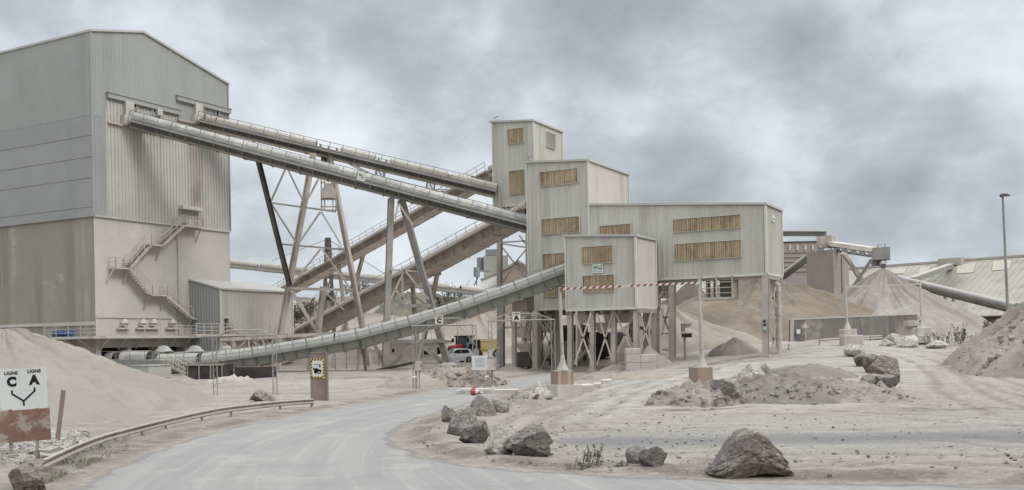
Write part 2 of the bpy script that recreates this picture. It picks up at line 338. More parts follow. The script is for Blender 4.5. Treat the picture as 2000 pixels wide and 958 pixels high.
def sdist(P, x, y):
    inside = np.zeros(x.shape, bool); dm = np.full(x.shape, 1e9); n = len(P)
    for i in range(n):
        x1, y1 = P[i]; x2, y2 = P[(i+1) % n]
        c = ((y1 > y) != (y2 > y)) & (x < (x2-x1)*(y-y1)/(y2-y1+1e-12)+x1); inside ^= c
        dx, dy = x2-x1, y2-y1; t = np.clip(((x-x1)*dx+(y-y1)*dy)/(dx*dx+dy*dy+1e-12), 0, 1)
        dm = np.minimum(dm, np.hypot(x-x1-t*dx, y-y1-t*dy))
    return np.where(inside, dm, -dm)
def lined(P, x, y):
    dm = np.full(x.shape, 1e9); al = np.zeros(x.shape); acc = 0
    for i in range(len(P)-1):
        x1, y1 = P[i]; x2, y2 = P[i+1]; dx, dy = x2-x1, y2-y1; L = math.hypot(dx, dy); t = np.clip(((x-x1)*dx+(y-y1)*dy)/(L*L), 0, 1)
        dd = np.hypot(x-x1-t*dx, y-y1-t*dy); m_ = dd < dm; dm = np.where(m_, dd, dm); al = np.where(m_, acc+t*L, al); acc += L
    return dm, al
def axis(lo, hi, step, far, g=1.12):
    c = list(np.arange(lo, hi, step)); s_ = step
    while c[-1] < far: s_ *= g; c.append(c[-1]+s_)
    s_ = step; l = []
    v = lo
    while v > -far: s_ *= g; v -= s_; l.append(v)
    return np.array(l[::-1]+c)
gx = axis(-27, 34, .28, 2600); gy = axis(9, 74, .28, 3000, 1.05)
gy = gy[gy > -150]
X, Yg = np.meshgrid(gx, gy)
Z = gz_np(X, Yg)
dA = sdist(PA, X, Yg); dG = sdist(PG, X, Yg); dT = sdist(PT, X, Yg); tD, tA = lined(LEFTLINE, X, Yg)
nz_ = np.array([mnoise.fractal(Vector((a*.35, b*.35, 1.3)), 1.0, 2.0, 4) for a, b in zip(X.ravel(), Yg.ravel())]).reshape(X.shape)
nz2_ = np.array([mnoise.noise(Vector((a*1.1, b*1.6, 5.0))) for a, b in zip(X.ravel(), Yg.ravel())]).reshape(X.shape)
off = sst((-dA-.1)/1.6)
near = sst((160-Yg)/60)
Z = Z+off*near*(.07*nz_+.05*nz2_*sst((-dG)/1.0)+.05)-.0
Z = Z+off*sst((1.0-np.abs(dA+.9))/1.0)*.06*(1+nz_)          # low bank of swept grit beside the road
rut = np.sin((X*.35+Yg*.94)*2.2+nz_*2.5)
Z = Z+.008*rut*sst(dT/1.5)*sst((Yg-30)/10)*near
CURV = [[(1010, 845), (1050, 818), (1120, 788), (1210, 757), (1310, 733), (1480, 702), (1640, 682)], [(1080, 838), (1150, 798), (1250, 757), (1400, 716), (1560, 690), (1700, 676)], [(2000, 832), (1600, 808), (1300, 808), (1150, 806), (1090, 812)],
        [(2000, 812), (1890, 775), (1845, 735), (1790, 702), (1700, 684)], [(2000, 872), (1700, 850), (1400, 838), (1150, 835)], [(2100, 800), (1930, 745), (1860, 702), (1730, 682), (1600, 684)], [(780, 752), (690, 762), (560, 772)], [(900, 735), (760, 748), (620, 752), (470, 762)], [(2000, 905), (1700, 898), (1450, 905)]]
rutw = np.zeros(X.shape); ridgew = np.zeros(X.shape)
for C_ in CURV:
    P_ = np.array([tuple(G(*q).xy) for q in C_]); Pd = [P_[0]]
    for i in range(len(P_)-1):
        a0, a1, a2, a3 = P_[max(i-1, 0)], P_[i], P_[i+1], P_[min(i+2, len(P_)-1)]
        for k in range(1, 7):
            t = k/6; Pd.append(.5*(2*a1+(a2-a0)*t+(2*a0-5*a1+4*a2-a3)*t*t+(3*a1-a0-3*a2+a3)*t**3))
    dd, _ = lined(np.array(Pd), X, Yg); dd = dd+.25*nz_
    rutw = np.maximum(rutw, np.exp(-((dd-.95)/.26)**2)); ridgew = np.maximum(ridgew, np.exp(-((dd-.35)/.25)**2)+np.exp(-((dd-1.55)/.25)**2))
mudw = np.zeros(X.shape)
for C_, wd_ in (([(1790, 800), (1870, 803), (1930, 800), (2020, 805)], .45), ([(800, 880), (880, 900), (960, 909), (1070, 918)], .22), ([(1490, 928), (1620, 938), (1760, 932), (1860, 938)], .3), ([(1180, 905), (1260, 915), (1340, 918)], .3), ([(1310, 803), (1400, 802), (1490, 797)], .4), ([(640, 742), (740, 738), (800, 745)], .9), ([(1120, 745), (1180, 735), (1240, 722)], .9), ([(1330, 722), (1420, 706), (1490, 697)], .8), ([(940, 790), (1010, 782), (1090, 775)], .35)):
    P_ = np.array([tuple(G(*q).xy) for q in C_]); dd, _ = lined(P_, X, Yg); mudw = np.maximum(mudw, np.exp(-((dd+.3*nz_*wd_)/wd_)**2))
mudw *= off
rutw *= off; ridgew *= off*(1-rutw)
Z = Z-.035*rutw+.018*ridgew*(1+nz2_)
bank = off*np.exp(-((dA+1.15)/.55)**2)*sst((X+9)/3)*sst((70-Yg)/20)
Z = Z+bank*(.06+.06*nz_+.06*nz2_)
far_ = sst((Yg-185)/30)
rockn = np.array([mnoise.fractal(Vector((a*.05, b*.05, 9.3)), 1.0, 2.1, 5) if b > 170 and b < 900 and abs(a) < 400 else 0.0 for a, b in zip(X.ravel(), Yg.ravel())]).reshape(X.shape)
Z = Z+far_*rockn*2.2*sst((14-X)/10)
verts = np.stack([X.ravel(), Yg.ravel(), Z.ravel()], 1)
ny, nx = X.shape
idx = np.arange(ny*nx).reshape(ny, nx)
quads = np.stack([idx[:-1, :-1].ravel(), idx[:-1, 1:].ravel(), idx[1:, 1:].ravel(), idx[1:, :-1].ravel()], 1)
def cmin(a): return np.maximum(np.maximum(a[:-1, :-1], a[:-1, 1:]), np.maximum(a[1:, 1:], a[1:, :-1])).ravel()
isA = cmin(dA) > -.9; isG = (cmin(dG) > -.9) & ~isA
veg = sst((nz_*.5+rockn*.9+.15)*1.5)*far_
# ground material, shared by the three sheets so that they meet without a seam
gm, n = newmat('quarry_ground')
pos = n.n('ShaderNodeNewGeometry').outputs['Position']
def attr(nm): return n.n('ShaderNodeAttribute', attribute_name=nm).outputs['Fac']
aA, aG, aV, aD, aL, aTk = attr('asph'), attr('grav'), attr('veg'), attr('td'), attr('ta'), attr('track')
broad = n.noise(pos, .09, 5, .6); midn = n.noise(pos, .7, 6, .65); fine = n.noise(pos, 9, 6, .75); grit = n.noise(pos, 38, 3, .8)
st = n.noise(n.scl(pos, (.10, .85, .3)), 1.0, 6, .62); st2 = n.noise(n.scl(pos, (.05, 2.6, .3)), 1.0, 4, .6)
dirt = n.mix(n.ss(broad, .35, .65), lin((169, 159, 144)), lin((155, 144, 129)))
dirt = n.mix(n.math('MULTIPLY', n.ss(st, .48, .66), .6), dirt, lin((137, 125, 110)))
dirt = n.mix(n.math('MULTIPLY', n.ss(midn, .52, .68), .5), dirt, lin((184, 174, 160)))
dirt = n.mix(n.math('MULTIPLY', n.ss(n.noise(pos, 2.4, 5, .7), .56, .70), .5), dirt, lin((133, 121, 106)))
# tyre tracks: bands that follow the haul track
tr = n.noise(n.scl(pos, (.42, 1.15, .3)), 1.0, 5, .6)
rot = n.n('ShaderNodeMapping'); n.put(rot.inputs[0], pos); rot.inputs['Rotation'].default_value = (0, 0, math.radians(-14)); rot.inputs['Scale'].default_value = (.06, .95, .3)
tr2 = n.noise(rot.outputs[0], 1.5, 5, .6)
dirt = n.mix(n.math('MULTIPLY', n.math('MULTIPLY', n.ss(tr2, .47, .60), aTk), .75), dirt, lin((128, 113, 98)))
dirt = n.mix(n.math('MULTIPLY', n.math('MULTIPLY', n.ss(tr2, .47, .36), aTk), .6), dirt, lin((184, 176, 164)))
dirt = n.mix(1.0, dirt, n.grey(n.gain(n.noise(pos, 5.5, 9, .8), .58, 1.42)), 'MULTIPLY')
dirt = n.mix(n.math('MULTIPLY', n.ss(grit, .60, .70), .35), dirt, lin((118, 106, 94)))
dirt = n.mix(n.math('MULTIPLY', n.math('MULTIPLY', aTk, n.gain(midn, .1, 1.0)), .75), dirt, lin((182, 176, 166)))
crumb = n.ss(n.noise(n.scl(pos, (1, 1.3, 1)), 3.4, 10, .78), .545, .60)
crumb = n.math('MULTIPLY', crumb, n.ss(n.noise(pos, .33, 4, .6), .38, .55))
dirt = n.mix(n.math('MULTIPLY', crumb, .75), dirt, lin((114, 102, 89)))
pale = n.math('MULTIPLY', n.ss(n.noise(n.scl(pos, (1, 1.4, 1)), 2.1, 8, .7), .58, .64), .55)
dirt = n.mix(pale, dirt, lin((190, 180, 166)))
rutn = n.math('MULTIPLY', attr('rut'), n.ss(n.noise(pos, 2.2, 8, .75), .36, .62))
dirt = n.mix(n.math('MULTIPLY', rutn, .75), dirt, lin((122, 107, 93)))
dirt = n.mix(n.math('MULTIPLY', n.math('MULTIPLY', attr('ridge'), n.ss(n.noise(pos, 3.1, 8, .75), .4, .62)), .5), dirt, lin((188, 179, 166)))
rim = n.math('MULTIPLY', attr('rim'), n.ss(n.math('ADD', midn, n.math('MULTIPLY', fine, .4)), .58, .78))
dirt = n.mix(n.math('MULTIPLY', n.math('MULTIPLY', attr('mud'), n.ss(n.noise(pos, 2.6, 8, .75), .38, .55)), .85), dirt, lin((104, 92, 80)))
dirt = n.mix(n.math('MULTIPLY', rim, .8), dirt, lin((112, 98, 84)))
# gravel
gr = n.mix(n.ss(st2, .38, .62), lin((168, 162, 151)), lin((148, 143, 134)))
gr = n.mix(n.math('MULTIPLY', n.ss(st, .46, .62), .6), gr, lin((184, 178, 167)))
vor = n.n('ShaderNodeTexVoronoi'); n.put(vor.inputs['Vector'], pos); vor.inputs['Scale'].default_value = 11
gr = n.mix(1.0, gr, n.grey(n.gain(n.noise(pos, 8, 8, .85), .5, 1.5)), 'MULTIPLY')
gr = n.mix(1.0, gr, n.grey(n.gain(vor.outputs['Color'], .72, 1.26)), 'MULTIPLY')
dark = n.math('MULTIPLY', attr('band'), n.gain(midn, .3, 1.3))
gr = n.mix(n.math('MULTIPLY', rutn, .5), gr, lin((132, 124, 114)))
gr = n.mix(n.math('MULTIPLY', dark, .8), gr, n.mix(1.0, lin((126, 124, 122)), n.grey(n.gain(vor.outputs['Color'], .65, 1.35)), 'MULTIPLY'))
# asphalt under a film of dust, wiped along the wheel lines
cb = n.n('ShaderNodeCombineXYZ'); n.put(cb.inputs[0], n.math('MULTIPLY', aD, 1.15)); n.put(cb.inputs[1], n.math('MULTIPLY', aL, .035))
wheel = n.noise(cb.outputs[0], 1.0, 5, .6)
cb2 = n.n('ShaderNodeCombineXYZ'); n.put(cb2.inputs[0], n.math('MULTIPLY', aD, 4.5)); n.put(cb2.inputs[1], n.math('MULTIPLY', aL, .05))
wheel2 = n.noise(cb2.outputs[0], 1.0, 4, .6)
asp = n.mix(n.ss(wheel, .36, .64), lin((138, 135, 129)), lin((147, 143, 136)))
asp = n.mix(n.math('MULTIPLY', n.ss(wheel2, .5, .68), .35), asp, lin((166, 160, 150)))
asp = n.mix(n.math('MULTIPLY', n.ss(n.noise(pos, .45, 5, .6), .5, .68), .4), asp, lin((126, 125, 121)))
asp = n.mix(1.0, asp, n.grey(n.gain(n.noise(pos, 12, 6, .8), .80, 1.20)), 'MULTIPLY')
asp = n.mix(n.math('MULTIPLY', n.ss(n.noise(n.scl(pos, (.5, .5, .5)), 1.0, 7, .7), .55, .62), .35), asp, lin((172, 162, 149)))
edge = n.math('ADD', aA, n.math('ADD', n.math('MULTIPLY', n.math('SUBTRACT', midn, .5), 1.6), n.math('MULTIPLY', n.math('SUBTRACT', fine, .5), .5)))
fa = n.ss(edge, -.05, .45)
fg = n.ss(n.math('ADD', aG, n.math('MULTIPLY', n.math('SUBTRACT', midn, .5), 4.5)), -.6, 1.6)
col = n.mix(n.math('MULTIPLY', fg, .62), dirt, gr); col = n.mix(n.math('MULTIPLY', n.math('MULTIPLY', attr('band'), n.ss(n.noise(pos, 1.3, 6, .7), .25, .5)), .85), col, n.mix(1.0, lin((124, 122, 119)), n.grey(n.gain(n.noise(pos, 9, 8, .85), .45, 1.55)), 'MULTIPLY')); col = n.mix(fa, col, asp)
rock = n.mix(n.ss(n.noise(n.scl(pos, (.05, .05, .35)), 1.0, 6, .65), .4, .6), lin((158, 145, 128)), lin((128, 115, 100)))
green = n.mix(n.ss(n.noise(pos, .25, 6, .7), .4, .6), lin((86, 88, 70)), lin((118, 110, 92)))
col = n.mix(attr('hill'), col, n.mix(n.ss(n.math('ADD', aV, n.math('SUBTRACT', n.noise(pos, .1, 5, .7), .5)), .35, .6), rock, green))
h = n.math('ADD', n.math('MULTIPLY', fine, .7), n.math('ADD', n.math('MULTIPLY', grit, .25), n.math('MULTIPLY', n.math('ADD', n.math('MULTIPLY', midn, 1.0), n.math('MULTIPLY', tr2, aTk)), 1.6)))
h = n.math('MULTIPLY', h, n.math('SUBTRACT', 1.0, n.math('MULTIPLY', fa, .8)))
n.finish(col, .95, h, .12, .9)
band = sst((dG+.3)/1.0)*np.exp(-((Yg-28.8+.03*(X-6))/1.5)**2)*sst((24-X)/9)
ATT = {'mud': mudw, 'rut': rutw, 'ridge': ridgew, 'rim': np.exp(-((dA+.75)/.6)**2), 'asph': dA, 'grav': dG, 'veg': veg, 'td': tD+.35*nz_*0, 'ta': tA, 'track': sst(dT/1.2), 'hill': far_, 'band': band}
def sheet(name, mask):
    q = quads[mask]; used = np.unique(q); mp = np.full(len(verts), -1); mp[used] = np.arange(len(used))
    me = bpy.data.meshes.new(name); me.from_pydata(verts[used].tolist(), [], mp[q].tolist()); me.materials.append(gm)
    me.polygons.foreach_set('use_smooth', [True]*len(q))
    for k, a in ATT.items():
        at = me.attributes.new(k, 'FLOAT', 'POINT'); at.data.foreach_set('value', np.clip(a.ravel()[used], -50, 400).astype(np.float32))
    o = bpy.data.objects.new(name, me); COL.objects.link(o); o['kind'] = 'structure'; return o
sheet('ground', ~isA & ~isG); sheet('road', isA); sheet('gravel_track', isG)
# ---------------------------------------------------------------- heaps
def pile(name, label, c, rx, ry, h, mat, rot=0.0, pw=1.0, amp=.12, seed=0, rough=1.0, cat='heap', group=None, gully=.0, top=.06, nr=46, na=120, skew=(0, 0), chunk=0.0, clods=None):
    cx, cy = c[0], c[1]; z0 = gz(cx, cy); rr = random.Random(seed); vs_ = []; fs = []
    for i in range(nr+1):
        for k in range(na):
            th = 2*math.pi*k/na; dx, dy = math.cos(th), math.sin(th)
            wob = 1+.16*mnoise.noise(Vector((dx*1.3+seed, dy*1.3, seed*.7)))+.07*mnoise.noise(Vector((dx*4+seed, dy*4, 3)))
            r = (i/nr)**.9
            ex, ey = dx*rx*wob*r, dy*ry*wob*r
            x = cx+ex*math.cos(rot)-ey*math.sin(rot)+skew[0]*(1-r); y = cy+ex*math.sin(rot)+ey*math.cos(rot)+skew[1]*(1-r)
            q = math.sqrt(r*r+top*top)-top*(1-r)*0; hh = max(0, 1-(q-top)/(math.sqrt(1+top*top)-top))**pw
            # toe flares out
            hh = hh*(1-.10*math.sin(math.pi*min(1, r)))
            nn = mnoise.fractal(Vector((x*.22+seed, y*.22, seed*1.7)), 1.0, 2.0, 5)
            n2 = mnoise.fractal(Vector((x*1.1, y*1.1, seed*2.7)), .8, 2.0, 5)
            g = gully*(mnoise.noise(Vector((dx*5+seed, dy*5, r*1.0)))+.5*mnoise.noise(Vector((dx*14+seed, dy*14, r*1.5))))*math.sin(math.pi*min(1, r)**.8)
            ed = min(1, (1-r)*6)
            z = gz(x, y)*(r)+z0*(1-r)+h*hh+(amp*h*nn*.6+.10*rough*n2+h*g)*ed-.12*(1-ed)
            if chunk:
                cn = mnoise.noise(Vector((x*2.6, y*2.6, seed))); z += chunk*max(0, cn-.05)*ed*1.6
            vs_.append((x, y, z))
    for i in range(nr):
        for k in range(na):
            k2 = (k+1) % na; fs.append((i*na+k, i*na+k2, (i+1)*na+k2, (i+1)*na+k)[::-1])
    m = MB(); m.smooth = True; m.raw(vs_, fs)
    o = m.build(name, mat, weld=True, sharp=60); o.data.transform(Matrix.Translation((-cx, -cy, -z0))); o.location = (cx, cy, z0)
    tag(o, label, cat, group)
    if clods:
        nc, s0, s1, a0, a1, cm = clods; q = MB()
        for _ in range(nc):
            th = rr.uniform(a0, a1); r = rr.uniform(.3, 1.03)**.6; k = int(th/(2*math.pi)*na) % na; i = min(nr, int((min(r, 1)**(1/.9))*nr)); p = Vector(vs_[i*na+k])+Vector((rr.uniform(-.2, .2), rr.uniform(-.2, .2), 0))
            s = rr.uniform(s0, s1)*rr.choice((.5, .7, 1, 1)); R_ = Matrix.Rotation(rr.uniform(0, 3), 3, 'Z')@Matrix.Rotation(rr.uniform(-.6, .6), 3, 'X')
            pts = [p+R_@Vector((a*s*rr.uniform(.5, 1.1), b*s*rr.uniform(.5, 1.1), c_*s*rr.uniform(.4, .9))) for a in (-1, 1) for b in (-1, 1) for c_ in (-.7, 1)]
            q.raw(pts, [(0, 1, 3, 2), (4, 6, 7, 5), (0, 4, 5, 1), (2, 3, 7, 6), (0, 2, 6, 4), (1, 5, 7, 3)])
        c2 = q.build('loose_clods', cm, o); c2['kind'] = 'stuff'
    return o
# ---------------------------------------------------------------- boulders
def boulder_mesh(seed, sub=4, cuts=13, flat=.0):
    rr = random.Random(seed); bm = bmesh.new(); bmesh.ops.create_icosphere(bm, subdivisions=sub, radius=1)
    pl = []
    for _ in range(cuts):
        nv = Vector((rr.gauss(0, 1), rr.gauss(0, 1), rr.gauss(0, .9))).normalized(); pl.append((nv, rr.uniform(.55, .95)))
    for v in bm.verts:
        d_ = v.co.normalized(); r = 1.15
        for nv, ds in pl:
            c_ = d_.dot(nv)
            if c_ > .05: r = min(r, ds/c_)
        r *= 1+.06*mnoise.fractal(d_*2.1+Vector((seed, 0, 0)), 1.0, 2.0, 5)+.035*mnoise.fractal(d_*5+Vector((0, seed, 0)), .8, 2.0, 5)-.05*max(0, .12-abs(mnoise.noise(d_*2.4+Vector((seed*3, 1, 0)))))/.12
        v.co = d_*r
    me = bpy.data.meshes.new('boulder'); bm.to_mesh(me); bm.free()
    co = np.array([v.co for v in me.vertices]); return me, co.min(0), co.max(0)
def boulder(name, label, x0, x1, y0, y1, mat, seed, depth=.85, group='boulders edging the tracks', cat='boulder', rot=0.0, profile=None, sub=4, cuts=13):
    p = G((x0+x1)/2, y1-2); Y = p.y
    big_ = x1-x0 > 120; wd = (x1-x0)*Y/F*(1.0 if big_ else 1.1); ht = (y1-y0)*Y/F*(1.08 if big_ else 1.16); dp = wd*depth
    me, lo, hi = boulder_mesh(seed, sub, cuts)
    ca, sa = math.cos(rot), math.sin(rot)
    for v in me.vertices:
        c_ = [(v.co[k]-lo[k])/(hi[k]-lo[k]) for k in range(3)]
        u = c_[0]-.5
        if profile:
            f = np.interp(c_[0], [q[0] for q in profile], [q[1] for q in profile]); c_[2] = c_[2]*f
        xx, yy, zz = u*wd, (c_[1]-.5)*dp, c_[2]*ht*1.06-.11*ht
        v.co = Vector((xx, yy, zz))
    me.polygons.foreach_set('use_smooth', [True]*len(me.polygons)); me.set_sharp_from_angle(angle=math.radians(28)); me.materials.append(MT[mat]); me.name = name
    o = bpy.data.objects.new(name, me); COL.objects.link(o); yy = Y+dp*.42; o.location = (p.x*yy/Y if False else p.x, yy, gz(p.x, yy)-.0)
    return tag(o, label, cat, group)
# ---------------------------------------------------------------- clad walls
def interp(prof, s):
    return float(np.interp(s, [p[0] for p in prof], [p[1] for p in prof]))
def ribbed(mb, pl, prof, zb, pitch=.5, depth=.05, ribw=.18, off=0.0, s0=None, s1=None):
    """vertical ribbed sheet on plane pl between bottom zb (number or profile) and top profile prof"""
    s0 = prof[0][0] if s0 is None else s0; s1 = prof[-1][0] if s1 is None else s1
    zbf = (lambda s: zb) if not isinstance(zb, list) else (lambda s: interp(zb, s))
    n = max(1, round((s1-s0)/pitch)); p = (s1-s0)/n; pts = [(s0, 0)]
    for k in range(n):
        a = s0+k*p; g = (p-ribw)/2
        pts += [(a+g, 0), (a+g+ribw*.25, depth), (a+g+ribw*.75, depth), (a+g+ribw, 0)]
    pts.append((s1, 0))
    for q in prof[1:-1]:
        if s0 < q[0] < s1:
            o_ = float(np.interp(q[0], [t[0] for t in pts], [t[1] for t in pts])); pts.append((q[0], o_))
    pts.sort()
    for a, b in zip(pts, pts[1:]):
        if b[0]-a[0] < 1e-6: continue
        mb.face([pl.at(a[0], zbf(a[0]), off+a[1]), pl.at(b[0], zbf(b[0]), off+b[1]), pl.at(b[0], interp(prof, b[0]), off+b[1]), pl.at(a[0], interp(prof, a[0]), off+a[1])])
def pbox(mb, pl, s0, s1, z0, z1, o0, o1):
    P = [pl.at(s0, z0, o1), pl.at(s1, z0, o1), pl.at(s1, z0, o0), pl.at(s0, z0, o0)]
    mb.hexa(P+[Vector((p.x, p.y, z1)) for p in P])
def pbar(mb, pl, a, b, o0, o1, th):
    """sloping flat bar on a plane between (s,z) a and b, thickness th downwards"""
    P = [pl.at(a[0], a[1]-th, o1), pl.at(b[0], b[1]-th, o1), pl.at(b[0], b[1]-th, o0), pl.at(a[0], a[1]-th, o0)]
    Q = [pl.at(a[0], a[1], o1), pl.at(b[0], b[1], o1), pl.at(b[0], b[1], o0), pl.at(a[0], a[1], o0)]
    mb.hexa(P+Q)
def louvre(pl, xl, xr, ytl, ybl, parent, mat='wood', label=None, name='timber_louvre', off=.06):
    sl, zt = pl.hit(xl, ytl); _, zb = pl.hit(xl, ybl); sr, _ = pl.hit(xr, ytl)
    if sr < sl: sl, sr = sr, sl
    mb = MB(); rr = random.Random(int(xl)); mb.mi = 1; pbox(mb, pl, sl, sr, zb, zt, off-.03, off+.02); mb.mi = 0
    s = sl
    while s < sr-.05:
        wd = rr.choice((.16, .2, .2, .26)); e = min(s+wd, sr); pbox(mb, pl, s, e-.035, zb+.02, zt-.02, off+.03, off+.08+rr.uniform(0, .035)); s = e
    o = mb.build(name, [MT[mat], MT['dark']], parent)
    if label: o['label'] = label
    fb = MB(); t = .035
    pbox(fb, pl, sl-t, sr+t, zt, zt+t, off-.03, off+.15); pbox(fb, pl, sl-t, sr+t, zb-t, zb, off-.03, off+.13)
    pbox(fb, pl, sl-t, sl, zb, zt, off-.03, off+.13); pbox(fb, pl, sr, sr+t, zb, zt, off-.03, off+.13)
    fb.build('frame', MT['trim'], o)
    return o
# ================================================================ storage hall on the left
c0 = W(183, 421, 100)
PF = Plane(c0.xy, A); PL = Plane(c0.xy, B)
sF = PF.hit(448, 446)[0]; LL = 62.0
zC = PF.hit(185, 421)[1]; zSeam = PF.hit(185, 226)[1]
r0 = PF.hit(181, 63); r1 = PF.hit(277, 64); r2 = PF.hit(446, 166)
roofprof = [(0, r0[1]), (r1[0], r1[1]), (sF, r2[1])]
hall = thing('storage_hall', 'tall grey and sage clad hall on a stained concrete base, with an outside staircase', 'industrial building', (c0.x, c0.y, gz(c0.x, c0.y)))
m = MB()
zg = gz(c0.x, c0.y)-.5
m.face([PL.at(0, zg), PL.at(LL, zg), PL.at(LL, zC), PL.at(0, zC)])
o = m.build('concrete_base', MT['conc_left'], hall, recalc=False); o['label'] = 'brown stained concrete side wall'
m = MB(); zl = PF.hit(250, 660)[1]
zo1, zo0 = PF.hit(250, 679)[1], PF.hit(250, 703)[1]
ops = [(PF.hit(198, 690)[0], PF.hit(250, 690)[0]), (PF.hit(257, 690)[0], PF.hit(308, 690)[0]), (PF.hit(322, 690)[0], PF.hit(362, 690)[0])]
def wallquad(m, pl, s0, s1, z0, z1, off=0): m.face([pl.at(s0, z0, off), pl.at(s1, z0, off), pl.at(s1, z1, off), pl.at(s0, z1, off)])
s_ = 0
for a, b in ops:
    wallquad(m, PF, s_, a, zg, zC); wallquad(m, PF, a, b, zo1, zC); wallquad(m, PF, a, b, zg, zo0)
    for q in (a, b): m.face([PF.at(q, zo0), PF.at(q, zo0, -1.5), PF.at(q, zo1, -1.5), PF.at(q, zo1)])
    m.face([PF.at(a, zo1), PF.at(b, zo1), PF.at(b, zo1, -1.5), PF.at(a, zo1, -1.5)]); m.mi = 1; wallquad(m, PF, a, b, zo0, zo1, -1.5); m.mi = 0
    s_ = b
wallquad(m, PF, s_, sF, zg, zC)
zled = PF.hit(250, 619)[1]; pbox(m, PF, .05, PF.hit(352, 619)[0], zled-.15, zled+.1, 0, .12)
pl2 = Plane(PF.at(sF, 0).xy, B); wallquad(m, pl2, 0, LL, zg, zC)
o = m.build('front_wall', [MT['conc_front'], MT['dark']], hall, recalc=False); o['label'] = 'pale dusty concrete front wall'
m = MB(); zsk = PL.hit(90, 632)[1]; pbox(m, PL, .1, LL, zsk-.3, zsk, 0, .12)
m.build('ledge', MT['conc_front'], hall)
m = MB()        # lower grey cladding, left side: horizontal panels
z_ = [zC, PL.hit(185, 404)[1], PL.hit(185, 347)[1], PL.hit(185, 306)[1], PL.hit(185, 264)[1], zSeam]
for a, b in zip(z_[:-1], z_[1:]): pbox(m, PL, -.02, LL, a+.02, b-.05, .02, .12)
pbox(m, PL, 0, LL, zC, zSeam, -.05, .06)
pbox(m, PL, -.12, LL, zC-.12, zC+.06, .0, .2)
o = m.build('lower_cladding', MT['clad_grey'], hall); o['label'] = 'lower grey panel cladding of the side wall'
m = MB(); sg = PF.hit(207, 300)[0]
ribbed(m, PF, [(0, zSeam), (sg, zSeam)], zC, .5, .03, .15, .06); m.build('corner_cladding', MT['clad_grey'], hall)
m = MB(); zbA = PF.hit(208, 197)[1]; zpipe = PF.hit(208, 237)[1]
ribbed(m, PF, [(sg, zbA), (sF, zbA)], zC, .42, .12, .2, .05)
pbar(m, PF, (0, zC+.06), (sF, zC+.06), .0, .22, .2)
o = m.build('dusty_cladding', MT['clad_dusty'], hall); o['label'] = 'ribbed front cladding caked with dust'
m = MB()
ribbed(m, PF, roofprof, [(0, zSeam), (sg, zSeam), (sg+.001, zbA), (sF, zbA)], .33, .035, .12, .07)
for k in range(1): pass
ribbed(m, PL, [(0, r0[1]), (LL, r0[1])], zSeam, .6, .02, .2, .07)
pl3 = Plane(PF.at(sF, 0).xy, B); wallquad(m, pl3, 0, LL, zC, r2[1])
m.build('upper_cladding', MT['clad_green'], hall, recalc=False)
m = MB()
ov = .18
for a, b in zip(roofprof[:-1], roofprof[1:]):
    P = [PF.at(a[0]-(ov if a[0] == 0 else 0), a[1]-.06, .28), PF.at(b[0]+(ov if b[0] == sF else 0), b[1]-.06, .28)]
    Q = [p+B*LL for p in P]
    m.hexa([P[0], P[1], Q[1], Q[0]]+[p+UP*.22 for p in (P[0], P[1], Q[1], Q[0])])
m.build('roof', MT['roof'], hall)
m = MB()
for t_ in (-.02,): m.bar(PF.at(-.05, zC+.06, .1), PF.at(-.05, r0[1], .1), .16, .16, A)
m.bar(PF.at(sF+.03, zC, .1), PF.at(sF+.03, r2[1], .1), .18, .18, A)
m.build('corner_trim', MT['clad_green'], hall)
for (xa, ya, xb) in ((206, 182, 348), (342, 188, 446)):     # two drip canopies
    m = MB(); a = PF.hit(xa, ya); b = PF.hit(xb, 200)
    pbox(m, PF, a[0], b[0], a[1]-.5, a[1], .0, .45); pbox(m, PF, a[0]-.05, b[0]+.05, a[1], a[1]+.1, 0, .55)
    m.build('drip_canopy', MT['clad_green'], hall)
m = MB()
for xa, xb, y in ((208, 335, 238), (344, 447, 233)):
    a = PF.hit(xa, y); b = PF.hit(xb, y); pbox(m, PF, a[0], b[0], a[1]-.18, a[1], .1, .4)
m.build('pipe_ledge', MT['steel_tan'], hall)
for xa, xb, yt, yb in ((239, 255, 197, 240), (301, 311, 212, 226), (376, 390, 202, 238)):
    m = MB(); a = PF.hit(xa, yt); b = PF.hit(xb, yt); zb_ = PF.hit(xa, yb)[1]
    pbox(m, PF, a[0], b[0], zb_, a[1], .0, .55); pbox(m, PF, a[0]-.35, b[0], zb_-.3, zb_+.7, .0, .7) if xa != 301 else None
    m.build('chute_box', MT['conc_front'], hall)
for xa, xb, yt, yb in ((256, 263, 204, 221), (296, 301, 214, 224), (390.5, 394.5, 206, 220), (419, 424, 213, 224)):
    m = MB(); a = PF.hit(xa, yt); b = PF.hit(xb, yt); zb_ = PF.hit(xa, yb)[1]
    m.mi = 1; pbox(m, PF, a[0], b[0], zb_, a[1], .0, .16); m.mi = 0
    pbox(m, PF, a[0]-.1, a[0], zb_-.1, a[1]+.1, 0, .3); pbox(m, PF, b[0], b[0]+.1, zb_-.1, a[1]+.1, 0, .3); pbox(m, PF, a[0]-.1, b[0]+.1, a[1], a[1]+.1, 0, .32)
    m.build('wall_opening', [MT['clad_dusty'], MT['dark']], hall)
